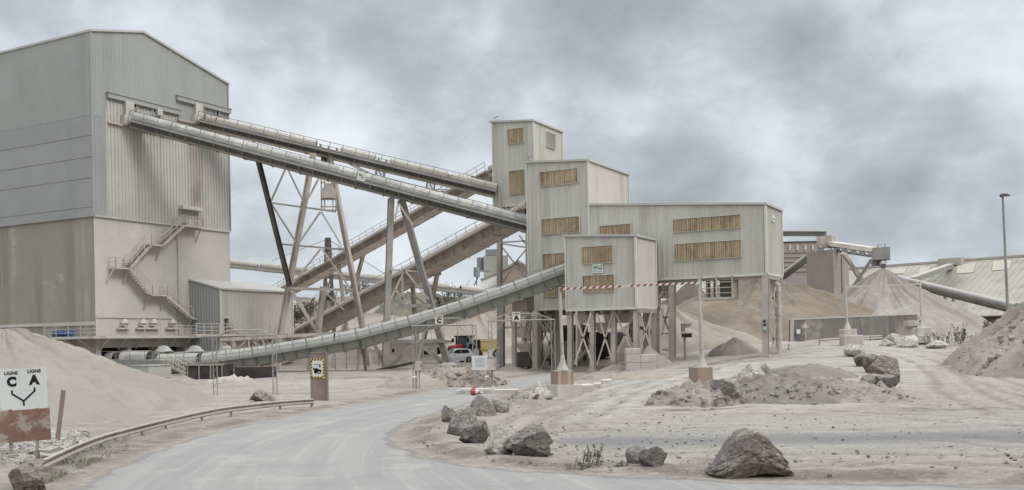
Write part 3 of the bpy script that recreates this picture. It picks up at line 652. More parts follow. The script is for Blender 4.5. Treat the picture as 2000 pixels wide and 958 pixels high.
# staircase and its door
m = MB(); a = PF.hit(346, 402); b = PF.hit(386, 402)
pbox(m, PF, a[0], b[0], a[1]-.4, a[1], .05, .9); m.build('door_canopy', MT['conc_front'], hall)
m = MB(); a = PF.hit(352, 410); b = PF.hit(364, 410); zb_ = PF.hit(352, 436)[1]; pbox(m, PF, a[0], b[0], zb_, a[1], .05, .2); m.build('stair_door', MT['clad_grey'], hall)
stair = MB(); srail = MB()
def land(xa, xb, y, o1=1.15):
    a = PF.hit(xa, y); b = PF.hit(xb, y); pbox(stair, PF, a[0], b[0], a[1]-.16, a[1], .15, o1); 
    stair.bar(PF.at(a[0], a[1]-.1, .9), PF.at(a[0]-.3, a[1]-1.6, .1), .1); stair.bar(PF.at(b[0], a[1]-.1, .9), PF.at(b[0], a[1]-1.6, .1), .1)
    return a, b
def flight(p, q):
    for o_ in (.25, 1.15):
        stair.bar(PF.at(p[0], p[1]-.1, o_), PF.at(q[0], q[1]-.1, o_), .05, .26)
    nst = max(3, int(abs(p[1]-q[1])/.22))
    for k in range(nst):
        t = (k+.5)/nst; s = p[0]+(q[0]-p[0])*t; z = p[1]+(q[1]-p[1])*t
        stair.box(PF.at(s, z, .7), .3, .9, .04, A, PF.n)
    railing(srail, [PF.at(p[0], p[1], 1.17), PF.at(q[0], q[1], 1.17)], 1.0, 1.3, .028)
    railing(srail, [PF.at(p[0], p[1], .22), PF.at(q[0], q[1], .22)], 1.0, 1.8, .022)
L1 = land(345, 381, 441); L2 = land(281, 303, 478); L3 = land(211, 239, 523); L4 = land(283, 312, 576); L5 = land(363, 386, 622)
flight((L1[0][0], L1[0][1]), (L2[1][0], L2[0][1])); flight((L2[0][0], L2[0][1]), (L3[1][0], L3[0][1])); flight((L3[1][0], L3[0][1]), (L4[0][0], L4[0][1])); flight((L4[1][0], L4[0][1]), (L5[0][0], L5[0][1]))
for Lx in (L1, L2, L3, L4): railing(srail, [PF.at(Lx[0][0], Lx[0][1], 1.17), PF.at(Lx[1][0], Lx[0][1], 1.17)], 1.0, 1.2, .028)
railing(srail, [PF.at(L3[0][0], L3[0][1], .2), PF.at(L3[0][0], L3[0][1], 1.17)], 1.0, 1.2, .028)
railing(srail, [PF.at(L1[1][0], L1[0][1], .2), PF.at(L1[1][0], L1[0][1], 1.17)], 1.0, 1.2, .028)
so = stair.build('staircase', MT['steel_tan'], hall); srail.build('handrail', MT['railpale'], so)
# gallery
gal = MB(); grl = MB(); zgf = PF.hit(250, 657)[1]; sEnd = PF.hit(357, 655)[0]; sE2 = PF.hit(372, 655)[0]
pbox(gal, PF, -1.6, sEnd+6, zgf-.25, zgf, .0, 1.6)
lw = PL.hit(112, 657)[0]; pbox(gal, PL, 0, lw, zgf-.25, zgf, 0, 1.6)
for s in np.linspace(.5, sEnd, 6): gal.bar(PF.at(s, zgf-.2, 1.4), PF.at(s, zgf-1.3, .05), .12)
for s in np.linspace(1, lw-.5, 3): gal.bar(PL.at(s, zgf-.2, 1.4), PL.at(s, zgf-1.0, .05), .14)
go = gal.build('gallery', MT['conc_front'], hall)
railing(grl, [PL.at(lw, zgf, 1.5), PL.at(-1.5, zgf, 1.5), PF.at(sEnd+6, zgf, 1.5)], 1.1, 2.0, .03, (.37, .73))
grl.build('guard_rail', MT['railpale'], go)
for x in (128, 138, 152):           # blue motors beside the side wall
    m = MB(); m.smooth = True; t_, z = PL.hit(x, 649); p = PL.at(t_, zgf+.35, 1.0)
    m.tube(p-B*.45, p+B*.45, .28, 14); m.smooth = False; m.box(p-UP*.3, .7, .5, .12, B, PL.n); m.box(p+UP*.33, .25, .2, .12, B, PL.n)
    m.build('blue_motor', flat('blue_enamel', (52, 84, 138), .5), go)
for x in (239, 275, 296, 333):
    m = MB(); t_, z = PF.hit(x, 633); m.smooth = True
    m.tube(PF.at(t_, z, .0), PF.at(t_, z, .55), .32, 12); m.tube(PF.at(t_, z+.05, .35), PF.at(t_, z+.5, .35), .45, 12, .2); m.smooth = False; pbox(m, PF, t_-.8, t_+.8, z-.55, z-.4, 0, .5)
    m.build('vent_cap', MT['conc_front'], hall)
m = MB(); t_ = PF.hit(346, 500)[0]; m.tube(PF.at(t_, PF.hit(346, 440)[1], .12), PF.at(t_, zgf, .12), .06, 6); m.build('downpipe', MT['steel_tan'], hall)
# ================================================================ lean-to shed against the hall
sA0 = PF.hit(371, 600)[0]; p0 = PF.at(sA0, 0); outd = -B
PX_ = Plane(p0.xy, outd); wA = PX_.hit(430, 600)[0]
pN = PX_.at(wA, 0); PY_ = Plane(pN.xy, A); lA = PY_.hit(571, 600)[0]
zE = PY_.hit(430, 566)[1]; zR = PF.hit(373, 548)[1]
shed = thing('lean_to_shed', 'low ribbed metal shed with one dark doorway leaning against the tall hall', 'shed', (pN.x, pN.y, gz(pN.x, pN.y)))
zgs = gz(pN.x, pN.y)-.3
m = MB(); ribbed(m, PX_, [(0, zR-.1), (wA, zE)], zgs, .4, .06, .18); o = m.build('end_wall', MT['clad_grey'], shed, recalc=False); o['label'] = 'grey end wall'
m = MB(); dS0, dz1 = PY_.hit(436.5, 622); dS1, dz0 = PY_.hit(446, 652)
ribbed(m, PY_, [(0, zE), (dS0, zE)], zgs, .4, .06, .18); ribbed(m, PY_, [(dS0, zE), (dS1, zE)], dz1, .4, .06, .18); ribbed(m, PY_, [(dS1, zE), (lA, zE)], zgs, .4, .06, .18); ribbed(m, PY_, [(dS0, dz0), (dS1, dz0)], zgs, .4, .06, .18)
m.build('front_wall', stdmat('pale_dusty_sheet', (190, 184, 174), (180, 173, 163), .2, .05, 3, bump=None, streak=[((166, 156, 144), .6, .9, .5, .66)]), shed, recalc=False)
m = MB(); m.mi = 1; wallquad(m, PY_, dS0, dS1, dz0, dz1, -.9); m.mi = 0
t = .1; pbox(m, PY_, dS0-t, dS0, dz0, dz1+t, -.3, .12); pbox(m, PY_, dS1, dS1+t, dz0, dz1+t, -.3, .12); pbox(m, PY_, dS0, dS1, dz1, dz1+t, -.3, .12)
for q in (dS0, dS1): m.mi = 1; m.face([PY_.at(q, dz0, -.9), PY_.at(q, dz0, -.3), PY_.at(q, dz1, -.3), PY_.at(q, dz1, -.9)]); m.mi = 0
m.build('doorway', [MT['trim'], MT['dark']], shed)
m = MB(); P = [PX_.at(-.1, zR, .15), PX_.at(wA+.25, zE-.02, .15)]; P[1] = PX_.at(wA+.25, zE, .15); Q = [p+A*(lA+.3) for p in P]
m.hexa([P[0], P[1], Q[1], Q[0]]+[p+UP*.18 for p in (P[0], P[1], Q[1], Q[0])]); m.build('roof', MT['roof'], shed)
m = MB(); m.bar(PY_.at(0, zgs, .08), PY_.at(0, zE, .08), .16, .16, A); m.bar(PY_.at(lA, zgs, .03), PY_.at(lA, zE, .03), .14, .14, A); m.build('corner_trim', MT['trim'], shed)
# shed platform with stairs down
plat = thing('access_platform', 'pale steel access platform and stairs in front of the lean-to shed doorway', 'platform', (pN.x, pN.y, gz(pN.x, pN.y)))
m = MB(); zp = PY_.hit(440, 653)[1]; sa = PY_.hit(425, 655)[0]-4.3
pbox(m, PY_, sa, lA+3, zp-.28, zp, .12, 1.4)
for s in (0.5, 4, 8): m.bar(PY_.at(s, zp-.2, 1.2), PY_.at(s+.3, zgs, 1.2), .16); m.bar(PY_.at(s, zp-.3, 1.2), PY_.at(s+1.6, zgs+.6, 1.2), .1)
m.build('deck', MT['steel_tan'], plat)
m = MB(); railing(m, [PY_.at(sa, zp, 1.35), PY_.at(5, zp, 1.35)], 1.1, 1.1, .03, (.37, .73)); m.build('guard_rail', MT['railpale'], plat)
m = MB(); rl = MB()
def flight3(a, b, wv, mb, rl):
    for k in (0, 1): mb.bar(a+wv*k, b+wv*k, .06, .24)
    n_ = int(abs(a.z-b.z)/.2)+1
    for k in range(n_): p = a.lerp(b, (k+.5)/n_); mb.box(p+wv*.5, .26, wv.length, .04, (b-a-UP*(b-a).z).normalized(), wv.normalized())
    for k in (0, 1): railing(rl, [a+wv*k, b+wv*k], 1.0, 1.2, .028)
for fa, fb in ((PF.at(L5[1][0]+.2, L5[0][1], 1.3), PY_.at(1.0, zp, .9)), (PY_.at(6.0, zp, 1.5), PY_.at(9.5, zgs+.5, 1.5))):
    m = MB(); rl = MB(); flight3(fa, fb, -B*.8, m, rl); o = m.build('stair_flight', MT['steel_tan'], plat); rl.build('handrail', MT['railpale'], o)
# ================================================================ transfer towers on the right
def clad_tower(name, label, cxp, cyp, Yc, left_px, top_l, top_r, bot_l, bot_r, right_px, cat='industrial building', side='clad', botz=None, right_bot=None):
    """front face along -B/B with its right-hand front corner at pixel column cxp and depth Yc"""
    c = W(cxp, cyp, Yc); fp = Plane(c.xy, B); rp = Plane(c.xy, A)
    sl = fp.hit(left_px, (top_l+bot_l)/2)[0]; dr = rp.hit(right_px, (top_r+bot_r)/2)[0]
    zt0 = fp.hit(cxp, top_r)[1]; zt1 = fp.hit(left_px, top_l)[1]; zb = fp.hit(cxp, bot_r)[1] if botz is None else botz
    root = thing(name, label, cat, (c.x, c.y, gz(c.x, c.y)))
    m = MB(); ribbed(m, fp, [(0, zt0), (sl, zt1)], zb, .5, .045, .2)
    bp = Plane((c+A*dr).xy, B); m.face([bp.at(0, zb), bp.at(sl, zb), bp.at(sl, zt1), bp.at(0, zt0)])
    lp = Plane(fp.at(sl, 0).xy, A); m.face([lp.at(0, zb), lp.at(dr, zb), lp.at(dr, zt1), lp.at(0, zt1)])
    m.build('front_wall', MT['clad'], root, recalc=False)
    m = MB(); ribbed(m, rp, [(0, zt0), (dr, zt0)], zb, .33 if side == 'clad' else .3, .05, .14); m.build('side_wall', MT['clad' if side == 'clad' else 'clad_side'], root, recalc=False)
    m = MB(); o1 = .22
    P = [fp.at(-o1, zt0+.02, o1), fp.at(sl+o1, zt1+.02, o1)]; Q = [p+A*(dr+2*o1) for p in P]
    m.hexa([P[0], P[1], Q[1], Q[0]]+[p+UP*.2 for p in (P[0], P[1], Q[1], Q[0])]); m.build('roof', MT['roof'], root)
    m = MB(); m.bar(fp.at(-.03, zb, .06), fp.at(-.03, zt0, .06), .2, .2, A); m.bar(fp.at(sl-.08, zb, .06), fp.at(sl-.08, zt1, .06), .14, .14, A); m.bar(rp.at(dr-.04, zb, .06), rp.at(dr-.04, zt0, .06), .2, .2, A)
    pbox(m, fp, -.05, sl, zb-.2, zb+.03, -.1, .1); pbox(m, rp, .05, dr, zb-.2, zb+.03, -.1, .1)
    m.build('edge_trim', MT['trim'], root)
    m = MB(); m.face([fp.at(0, zb-.05, -.1), fp.at(sl, zb-.05, -.1), fp.at(sl, zb-.05, -dr), fp.at(0, zb-.05, -dr)])
    for k in range(5): m.bar(fp.at(sl*k/4, zb-.3, -.2), fp.at(sl*k/4, zb-.3, -dr+.2), .22, .4)
    m.build('floor_frame', MT['steel_grey'], root)
    return root, fp, rp, sl, dr, zb, zt0, zt1
longb, LFP, LRP, Lsl, Ldr, Lzb, Lz0, Lz1 = clad_tower('screening_house', 'long pale clad house on columns with two wide timber louvres one above the other', 1496, 470, 90, 1150, 402, 401, 541, 534, 1526)
_c = LFP.at(Lsl, 0)
# main tower: front continues the long house's plane
mc = LFP.hit(1151, 450)[0]; mcp = LFP.at(mc-.0, 0, .06)
mainb, MFP, MRP, Msl, Mdr, Mzb, Mz0, Mz1 = clad_tower('transfer_tower', 'middle clad tower with stacked timber louvres between the topmost tower and the long house', 1150.5, 450, mcp.y, 1030, 319, 315.5, 606, 600, 1228, side='side')
topb, TFP, TRP, Tsl, Tdr, Tzb, Tz0, Tz1 = clad_tower('head_tower', 'topmost pale clad tower on stilts, highest roof of the cluster', 1043, 320, 112, 962, 240, 238, 405, 396, 1098)
frontb, BFP, BRP, Bsl, Bdr, Bzb, Bz0, Bz1 = clad_tower('loading_house', 'small pale clad block on columns in front, with a white sign between two timber louvres', 1242, 530, 90, 1104, 463, 463, 605, 600, 1280, side='side')
for root, pl, lst in ((topb, TFP, [(992, 1024, 254.5, 282.5), (995.5, 1026, 335.5, 380.5)]), (mainb, MFP, [(1055, 1129.5, 337.5, 365), (1059, 1132.5, 429.5, 459), (1061, 1136, 497.5, 528), (1063, 1139, 561, 580)]),
                      (longb, LFP, [(1172, 1233, 442.5, 480), (1315.5, 1447, 430, 454.5), (1318, 1449, 478, 510)]), (frontb, BFP, [(1137, 1198, 484, 516), (1139.5, 1200.5, 540, 571)])):
    for q in lst: louvre(pl, *q, root)
louvre(TRP, 1066, 1082, 258, 287, topb, 'greywood', 'greyed louvre on the side wall')
def info_sign(pl, xl, xr, ytl, ybl, parent, name='sign_board', off=.12):
    sl, zt = pl.hit(xl, ytl); _, zb = pl.hit(xl, ybl); sr, _ = pl.hit(xr, ytl)
    w_ = abs(sr-sl); h_ = zt-zb; dirn = 1 if sr > sl else -1
    m = MB(); pbox(m, pl, min(sl, sr), max(sl, sr), zb, zt, off-.04, off); o = m.build(name, MT['plate'], parent)
    def pan(nm, u0, u1, v0, v1, mt, k):
        q = MB(); pbox(q, pl, min(sl+dirn*w_*u0, sl+dirn*w_*u1), max(sl+dirn*w_*u0, sl+dirn*w_*u1), zb+h_*v0, zb+h_*v1, off, off+.004*k); q.build(nm, MT[mt], o)
    q = MB()            # green leaf-like mark of the sign
    uv = [(.10, .52), (.42, .52), (.5, .62), (.62, .55), (.9, .6), (.9, .88), (.62, .74), (.45, .76), (.28, .68), (.12, .84)]
    q.prism([pl.at(sl+dirn*w_*a, zb+h_*b, off+.001) for a, b in uv], pl.n*.012); q.build('green_logo', MT['green'], o)
    q = MB(); cc = (.72, .67); q.prism([pl.at(sl+dirn*w_*(cc[0]+.12*math.cos(t)), zb+h_*(cc[1]+.10*math.sin(t)), off+.016) for t in np.linspace(0, 6.28, 18)[:-1]], pl.n*.008); q.build('logo_disc', MT['palegreen'], o)
    pan('print_line', .07, .52, .42, .46, 'ink', 3); pan('print_line', .55, .92, .40, .49, 'black', 3); pan('print_line', .07, .9, .18, .24, 'ink', 3)
    return o
info_sign(BFP, 1158, 1178.5, 516, 534.5, frontb)
sb = MB(); a = LRP.hit(1505, 416.5); b = LRP.hit(1511, 418); zb_ = LRP.hit(1505, 433)[1]
pbox(sb, LRP, a[0], b[0], zb_, a[1], .05, .13); o = sb.build('sign_board', MT['plate'], longb)
q = MB(); pbox(q, LRP, a[0]+.15*(b[0]-a[0]), b[0]-.2*(b[0]-a[0]), zb_+.15, zb_+.35, .13, .14); pbox(q, LRP, a[0]+.3*(b[0]-a[0]), b[0]-.3*(b[0]-a[0]), zb_+.6, zb_+.8, .13, .14); q.build('print_line', MT['ink'], o)
# roof details: little lamps / brackets along the top edge
for pl, x, y, root in ((TFP, 967, 239, topb), (MFP, 1033, 318, mainb), (BFP, 1108, 462, frontb)):
    s, z = pl.hit(x, y); m = MB(); m.bar(pl.at(s, z, .1), pl.at(s, z+.5, .1), .06); m.bar(pl.at(s, z+.5, .1), pl.at(s-.5, z+.6, .1), .08); m.build('roof_lamp', MT['steel_grey'], root)
# ---- columns, braces and hoppers under the houses
def column(root, px, yt, yb, Y, w_=.5, mat='steel_tan', ztop=None, zbot=None, pxb=None):
    p = W(px, yt, Y); q = W(pxb or px, yb, Y); x = p.x
    zt = ztop if ztop is not None else p.z; z0 = gz(x, Y)-.15
    m = MB(); m.hcol((q.x, Y, z0), (p.x, Y, zt), w_, A); m.box((q.x, Y, z0+.25), w_*1.5, w_*1.5, .25, A, B)
    return m.build('column', MT[mat], root)
def brace(root, pts, Y, w_=.14, mat='steel_tan', name='brace'):
    m = MB()
    for (xa, ya, xb, yb) in pts: m.bar(W(xa, ya, Y), W(xb, yb, Y), w_, w_)
    return m.build(name, MT[mat], root)
fy = lambda pl, px: pl.pix(px, 600).y
for px, dY in ((1114, .6), (1157.5, .6), (1199, .7), (1243, .4)): column(frontb, px, 600, 715, fy(BFP, px)+dY, .45, ztop=Bzb)
for px, Y in ((1277.5, 94), (1261, 96), (1133, 99.5)): column(frontb, px, 600, 700, Y, .4, ztop=Bzb)
brace(frontb, [(1122, 612, 1157, 712), (1154, 612, 1122, 712), (1166, 612, 1197, 708), (1197, 612, 1166, 712), (1202, 612, 1240, 700), (1238, 612, 1206, 690), (1250, 612, 1276, 700), (1274, 606, 1248, 690)], 91.5, .13)
brace(frontb, [(1268, 606, 1268, 690), (1290, 606, 1290, 690)], 94, .2, name='downpipe'); brace(frontb, [(1126, 606, 1126, 715)], 92, .14, name='downpipe')
def hopper(root, cx, yt, ym, yb, wt, wb, Y, mat):
    m = MB(); t = W(cx, yt, Y); md = W(cx, ym, Y); bt = W(cx, yb, Y); a = wt*Y/F/2; b = wb*Y/F/2
    def ring(p, r): return [p+A*i*r+B*j*r for i, j in ((-1, -1), (1, -1), (1, 1), (-1, 1))]
    m.loft([ring(t, a), ring(md, a), ring(bt, b)]); 
    for k in (.0, .5): m.loft([ring(t.lerp(md, k)+UP*.06, a+.07), ring(t.lerp(md, k)-UP*.1, a+.07)])
    return m.build('hopper', MT[mat], root)
hopper(frontb, 1141, 606, 620, 632, 26, 20, 95, 'under'); hopper(frontb, 1194, 604, 622, 630, 22, 18, 94, 'under'); hopper(frontb, 1219, 604, 610, 631, 42, 22, 94, 'steel_tan'); hopper(frontb, 1176, 632, 640, 652, 26, 6, 96, 'under')
for px, Y, w_ in ((981, 101, .42), (1004.5, 100, .4), (1047, 101, .6), (1056, 107, .4), (1091, 103, .5), (1083, 109, .4), (1024, 108, .4)): column(mainb, px, 600, 715, Y, w_, 'steel_tan' if px != 981 else 'steel_grey', ztop=Mzb if px > 1010 else W(px, 592, Y).z)
brace(mainb, [(1010, 612, 1044, 718), (1030, 612, 1008, 660), (1042, 612, 1022, 680), (1053, 690, 1075, 620), (1053, 625, 1086, 700), (1060, 716, 1088, 620)], 101.5, .16)
brace(mainb, [(1000, 600, 1050, 600), (985, 640, 1090, 640)], 102, .22, name='beam')
hopper(mainb, 1020, 620, 640, 660, 34, 12, 106, 'under'); hopper(mainb, 1070, 606, 640, 650, 34, 26, 108, 'steel_grey')
m = MB(); p = W(1022, 588, 98); m.box(p, 1.6, 1.6, 2.0, A, B); m.build('drive_box', MT['steel_grey'], mainb)
column(longb, 1495.5, 536, 713, 90.3, .55, ztop=Lzb); column(longb, 1313, 545, 705, fy(LFP, 1313)+.6, .55, ztop=Lzb, mat='steel_tan'); column(longb, 1285, 545, 705, fy(LFP, 1285)+.6, .4, ztop=Lzb)
pp = LRP.pix(1519, 540); m = MB(); m.smooth = True; zt_ = Lzb
m.tube((pp.x, pp.y, gz(pp.x, pp.y)), (pp.x, pp.y, zt_-1.0), .28, 14); m.tube((pp.x, pp.y, zt_-1.0), (pp.x-.5*A.x-.8, pp.y-.4, zt_-.2), .28, 14); m.smooth = False
for k in (.2, .5, .8): m.tube((pp.x, pp.y, gz(pp.x, pp.y)*(1-k)+k*zt_-.08), (pp.x, pp.y, gz(pp.x, pp.y)*(1-k)+k*zt_+.08), .34, 14)
m.build('down_pipe', MT['steel_tan'], longb)
brace(longb, [(1500, 560, 1517, 600), (1502, 621, 1516, 621), (1515, 560, 1503, 610), (1515, 632, 1506, 690), (1500, 625, 1518, 690)], 92, .13)
brace(longb, [(1286, 550, 1308, 583), (1308, 550, 1286, 583), (1284, 589, 1312, 589), (1284, 548, 1312, 548), (1284, 620, 1312, 620), (1286, 592, 1308, 650), (1308, 592, 1286, 680), (1284, 652, 1312, 652), (1284, 684, 1312, 684)], fy(LFP, 1298)+.6, .14)
m = MB(); p = W(1298, 566, fy(LFP, 1298)+1.0); m.box(p, 1.15, .1, 1.7, B, A); m.build('panel', MT['under'], longb)
m = MB(); pbox(m, LFP, .0, Lsl, Lzb-.45, Lzb-.22, -.5, -.1); m.build('edge_beam', MT['steel_grey'], longb)
# inspection cage slung below the long house
cg = MB(); cr = MB(); sA, zA = LFP.hit(1371, 585); sB, _ = LFP.hit(1432, 585)
pbox(cg, LFP, sB-.0, sA, zA-.1, zA+.12, -1.6, .3)
for s in (sA, (sA+sB)/2, sB):
    for o_ in (.25, -1.5): cg.bar(LFP.at(s, zA, o_), LFP.at(s, Lzb, o_), .12, .12, A)
for z_k in (.5, 1.0, 1.5):
    cr.path([LFP.at(sA, zA+z_k, .25), LFP.at(sB, zA+z_k, .25), LFP.at(sB, zA+z_k, -1.5)], .035)
for k in range(5): cr.bar(LFP.at(sB, zA, .25-.44*k), LFP.at(sB, Lzb, .25-.44*k), .05)
o = cg.build('inspection_cage', MT['steel_tan'], longb); cr.build('guard_rail', MT['railpale'], o)
m = MB(); m.smooth = True
for px in (1380, 1391): p = LFP.pix(px, 565); m.tube((p.x+.4, p.y+.8, zA+.2), (p.x+.4, p.y+.8, Lzb), .13, 10)
m.smooth = False; p = LFP.pix(1411, 565); m.box((p.x+.5, p.y+.9, (zA+Lzb)/2+.1), 1.0, .8, Lzb-zA-.2, A, B); m.build('discharge_valve', MT['steel_dark'], o)
tl = MB(); p = LFP.pix(1494.5, 635, .3); tl.box((p.x, p.y, p.z), .34, .22, 1.05); o = tl.build('traffic_signal', MT['steel_grey'], longb)
lm = MB(); lm.smooth = True; lm.tube((p.x, p.y-.11, p.z-.32), (p.x, p.y-.16, p.z-.32), .11, 12); lm.build('signal_lens', flat('green_lens', (120, 200, 160), .3, emit=.2), o)
lm = MB(); lm.smooth = True
for dz in (0, .32): lm.tube((p.x, p.y-.11, p.z+dz), (p.x, p.y-.15, p.z+dz), .11, 12)
lm.build('signal_lens', MT['dark'], o)
# stilts of the head tower
for px, yb in ((976, 600), (1032, 600)): column(topb, px, 400, 700, 113.5, .5, 'steel_tan', ztop=Tzb)
brace(topb, [(978, 474, 1028, 471), (978, 476, 1028, 484), (980, 482, 1030, 548), (1028, 487, 1009, 510), (1009, 512, 980, 555), (1009, 512, 1030, 530), (1014, 460, 1030, 482)], 113.5, .16)
# ================================================================ conveyors
def frame(P, Q):
    t = (Q-P).normalized(); n = Vector((t.y, -t.x, 0)).normalized()
    if n.y > 0: n = -n
    u = n.cross(t)
    if u.z < 0: u = -u
    return t, n, u
def conveyor(name, label, tops, r, w_, gh, hood_mat, side_mat, under_mat, gaps=(), walk='near', dk=.42, gapside=None, rail='rail', seg=1.5, ends=True, group='covered belt conveyors'):
    """tops: list of (px, py, depth) along the hood's crest"""
    pts = [W(*q)-UP*r for q in tops]
    root = thing(name, label, 'conveyor', (pts[0].x, pts[0].y, pts[0].z))
    hood, belt, gird, deck, rl, und, idl = MB(), MB(), MB(), MB(), MB(), MB(), MB(); hood.smooth = True
    for i, (P, Q) in enumerate(zip(pts[:-1], pts[1:])):
        t, n, u = frame(P, Q); L = (Q-P).length; xa, xb = tops[i][0], tops[i+1][0]
        ns = max(1, round(L/seg)); 
        def at(l, a, b): return P+t*l+n*a+u*b
        gl = []
        for ga, gb in gaps:
            a = (ga-xa)/(xb-xa)*L; b = (gb-xa)/(xb-xa)*L
            if b > 0 and a < L: gl.append((max(a, 0), min(b, L)))
        runs = []; s_ = 0.0
        for a, b in sorted(gl): runs.append((s_, a)); s_ = b
        runs.append((s_, L))
        def arc(l, rad, lo=-18, hi=198, k=18):
            return [at(l, rad*math.cos(math.radians(lo+(hi-lo)*j/k)), rad*math.sin(math.radians(lo+(hi-lo)*j/k))) for j in range(k+1)]
        for a, b in runs:
            if gaps and a > 0 and hood.f: hood.build('hood', MT[hood_mat], root, sharp=35); hood = MB(); hood.smooth = True
            if b-a < .15: continue
            m_ = max(1, round((b-a)/seg))
            for k in range(m_):
                l0 = a+(b-a)*k/m_; l1 = a+(b-a)*(k+1)/m_; rk = r*(1+.006*(k % 2)+random.uniform(-.006, .006))
                ring = lambda l, q: arc(l, q)+arc(l, q-.03)[::-1]
                hood.loft([ring(l0+.005, rk), ring(l1-.005, rk)])
                hood.loft([ring(l0-.035, r+.03), ring(l0+.035, r+.03)])
        e = .02 if i else 0
        belt.hexa([at(0, -r*.72, -.12), at(L, -r*.72, -.12), at(L, r*.72, -.12), at(0, r*.72, -.12)]+[at(0, -r*.72, -.05), at(L, -r*.72, -.05), at(L, r*.72, -.05), at(0, r*.72, -.05)])
        for a, b in gl:
            nn_ = max(2, int((b-a)/.9))
            for k in range(nn_):
                l = a+(b-a)*(k+.5)/nn_
                idl = MB()
                for sg in (-1, 1):
                    idl.bar(at(l, sg*r*.95, -.3), at(l, sg*r*.95, .22), .07); idl.tube(at(l, sg*r*.25, -.02), at(l, sg*r*.9, .2), .09, 8)
                idl.bar(at(l, -r*.95, -.3), at(l, r*.95, -.3), .06); idl.tube(at(l, -r*.3, -.02), at(l, r*.3, -.02), .09, 8); idl.build('idler_roller', MT['steel_grey'], root)
        hw = w_/2
        for sg in (-1, 1):
            gird.bar(at(0, sg*hw, -.2), at(L, sg*hw, -.2), .1, .14, n); gird.bar(at(0, sg*hw, -.2-gh), at(L, sg*hw, -.2-gh), .12, .12, n)
            gird.mi = 1; gird.bar(at(0, sg*(hw-.03), -.2-gh/2), at(L, sg*(hw-.03), -.2-gh/2), .03, gh-.1, n); gird.mi = 0
            for k in range(ns+1):
                l = min(L-.04, max(.04, L*k/ns)); gird.bar(at(l, sg*(hw+.02), -.2), at(l, sg*(hw+.02), -.2-gh), .08, .07, t)
        und.hexa([at(0, -hw, -.23-gh), at(L, -hw, -.23-gh), at(L, hw, -.23-gh), at(0, hw, -.23-gh)]+[at(0, -hw, -.19-gh), at(L, -hw, -.19-gh), at(L, hw, -.19-gh), at(0, hw, -.19-gh)])
        for k in range(int(L/3)+1):
            l = min(L-.1, k*3+.1); und.bar(at(l, -hw-.05, -.29-gh), at(l, hw+.05, -.29-gh), .12, .12)
            if k % 2 == 0 and l+3 < L: und.bar(at(l, -hw, -.27-gh), at(l+3, hw, -.27-gh), .07, .07)
        for sg in ((1,) if walk == 'near' else (1, -1) if walk == 'both' else ()):
            a0, a1 = sg*(hw+.02), sg*(hw+.78)
            deck.hexa([at(0, a0, -dk-.06), at(L, a0, -dk-.06), at(L, a1, -dk-.06), at(0, a1, -dk-.06)]+[at(0, a0, -dk), at(L, a0, -dk), at(L, a1, -dk), at(0, a1, -dk)])
            deck.bar(at(0, a1, -dk-.02), at(L, a1, -dk-.02), .04, .2, n)
            for k in range(ns+1):
                l = min(L-.05, max(.05, L*k/ns))
                deck.bar(at(l, a1-sg*.02, -dk-.1), at(l, a0, -.2-gh), .06, .06); 
                rl.bar(at(l, a1, -dk), at(l, a1, -dk+1.0), .06, .06, n)
            for hh in (1.0, .52): rl.bar(at(0, a1, -dk+hh), at(L, a1, -dk+hh), .055, .055, n)
    belt.build('belt', MT['belt'], root); gird.build('girder', [MT['galv'] if side_mat != 'steel_tan' else MT['steel_tan'], MT[side_mat]], root); und.build('underside', MT[under_mat], root)
    if deck.f: deck.build('walkway', MT['galv'] if side_mat != 'steel_tan' else MT['steel_tan'], root); rl.build('handrail', MT[rail], root)
    if hood.f: hood.build('hood', MT[hood_mat], root, sharp=35)
    return root, pts
cv1, q1 = conveyor('covered_conveyor', 'long pale tubular conveyor with a small sign on its rail, from hall to middle tower',
    [(263, 220, 104.0), (1034, 423, 103.2)], .60, 1.5, .86, 'hood', 'galv_dark', 'hood_tan', dk=.5, group=None)
cv2, q2 = conveyor('covered_conveyor', 'tan tubular conveyor with open gaps in its hood, from hall to topmost tower',
    [(392, 222, 112.3), (970, 359, 114.5)], .56, 1.5, .8, 'hood_tan', 'galv_dark', 'under', gaps=((398, 404), (421, 424), (615, 663), (729, 759), (872, 880)), dk=.52, group=None)
cv3, q3 = conveyor('covered_conveyor', 'narrower dusty conveyor climbing to the topmost tower, with a dark stretch of bare belt',
    [(530, 571, 148), (968, 319, 115.5)], .62, 1.8, .85, 'hood_tan', 'steel_tan', 'under', gaps=((636, 690), (935, 962)), walk='both', rail='railpale')
cv4, q4 = conveyor('covered_conveyor', 'broad dusty conveyor with a brown underside climbing to the middle clad tower',
    [(585, 637, 130), (1036, 389, 104.6)], .8, 2.7, 1.0, 'hood_tan', 'steel_tan', 'under', walk='both', rail='railpale')
cv5, q5 = conveyor('covered_conveyor', 'low grey green tubular conveyor sweeping up from the hall foot to the loading house',
    [(312, 692, 100.6), (404, 689.5, 100), (505, 677, 99.4), (609, 660, 98.8), (705, 642.5, 98.2), (805, 616, 97.7), (905, 585.5, 97.2), (1010, 549, 96.7), (1112, 512, 96.2)], .72, 1.7, .9, 'hood_green', 'hood_green', 'under', gaps=((389, 399), (656, 660)), dk=.22)
cv6, q6 = conveyor('covered_conveyor', 'thin distant conveyor running down behind the trestles towards the grey silos',
    [(446, 506, 168), (610, 524, 172), (760, 540, 176), (1000, 571, 184)], .6, 1.5, .6, 'hood_tan', 'steel_grey', 'steel_grey', gaps=((500, 510), (596, 606), (873, 897)), walk=None)
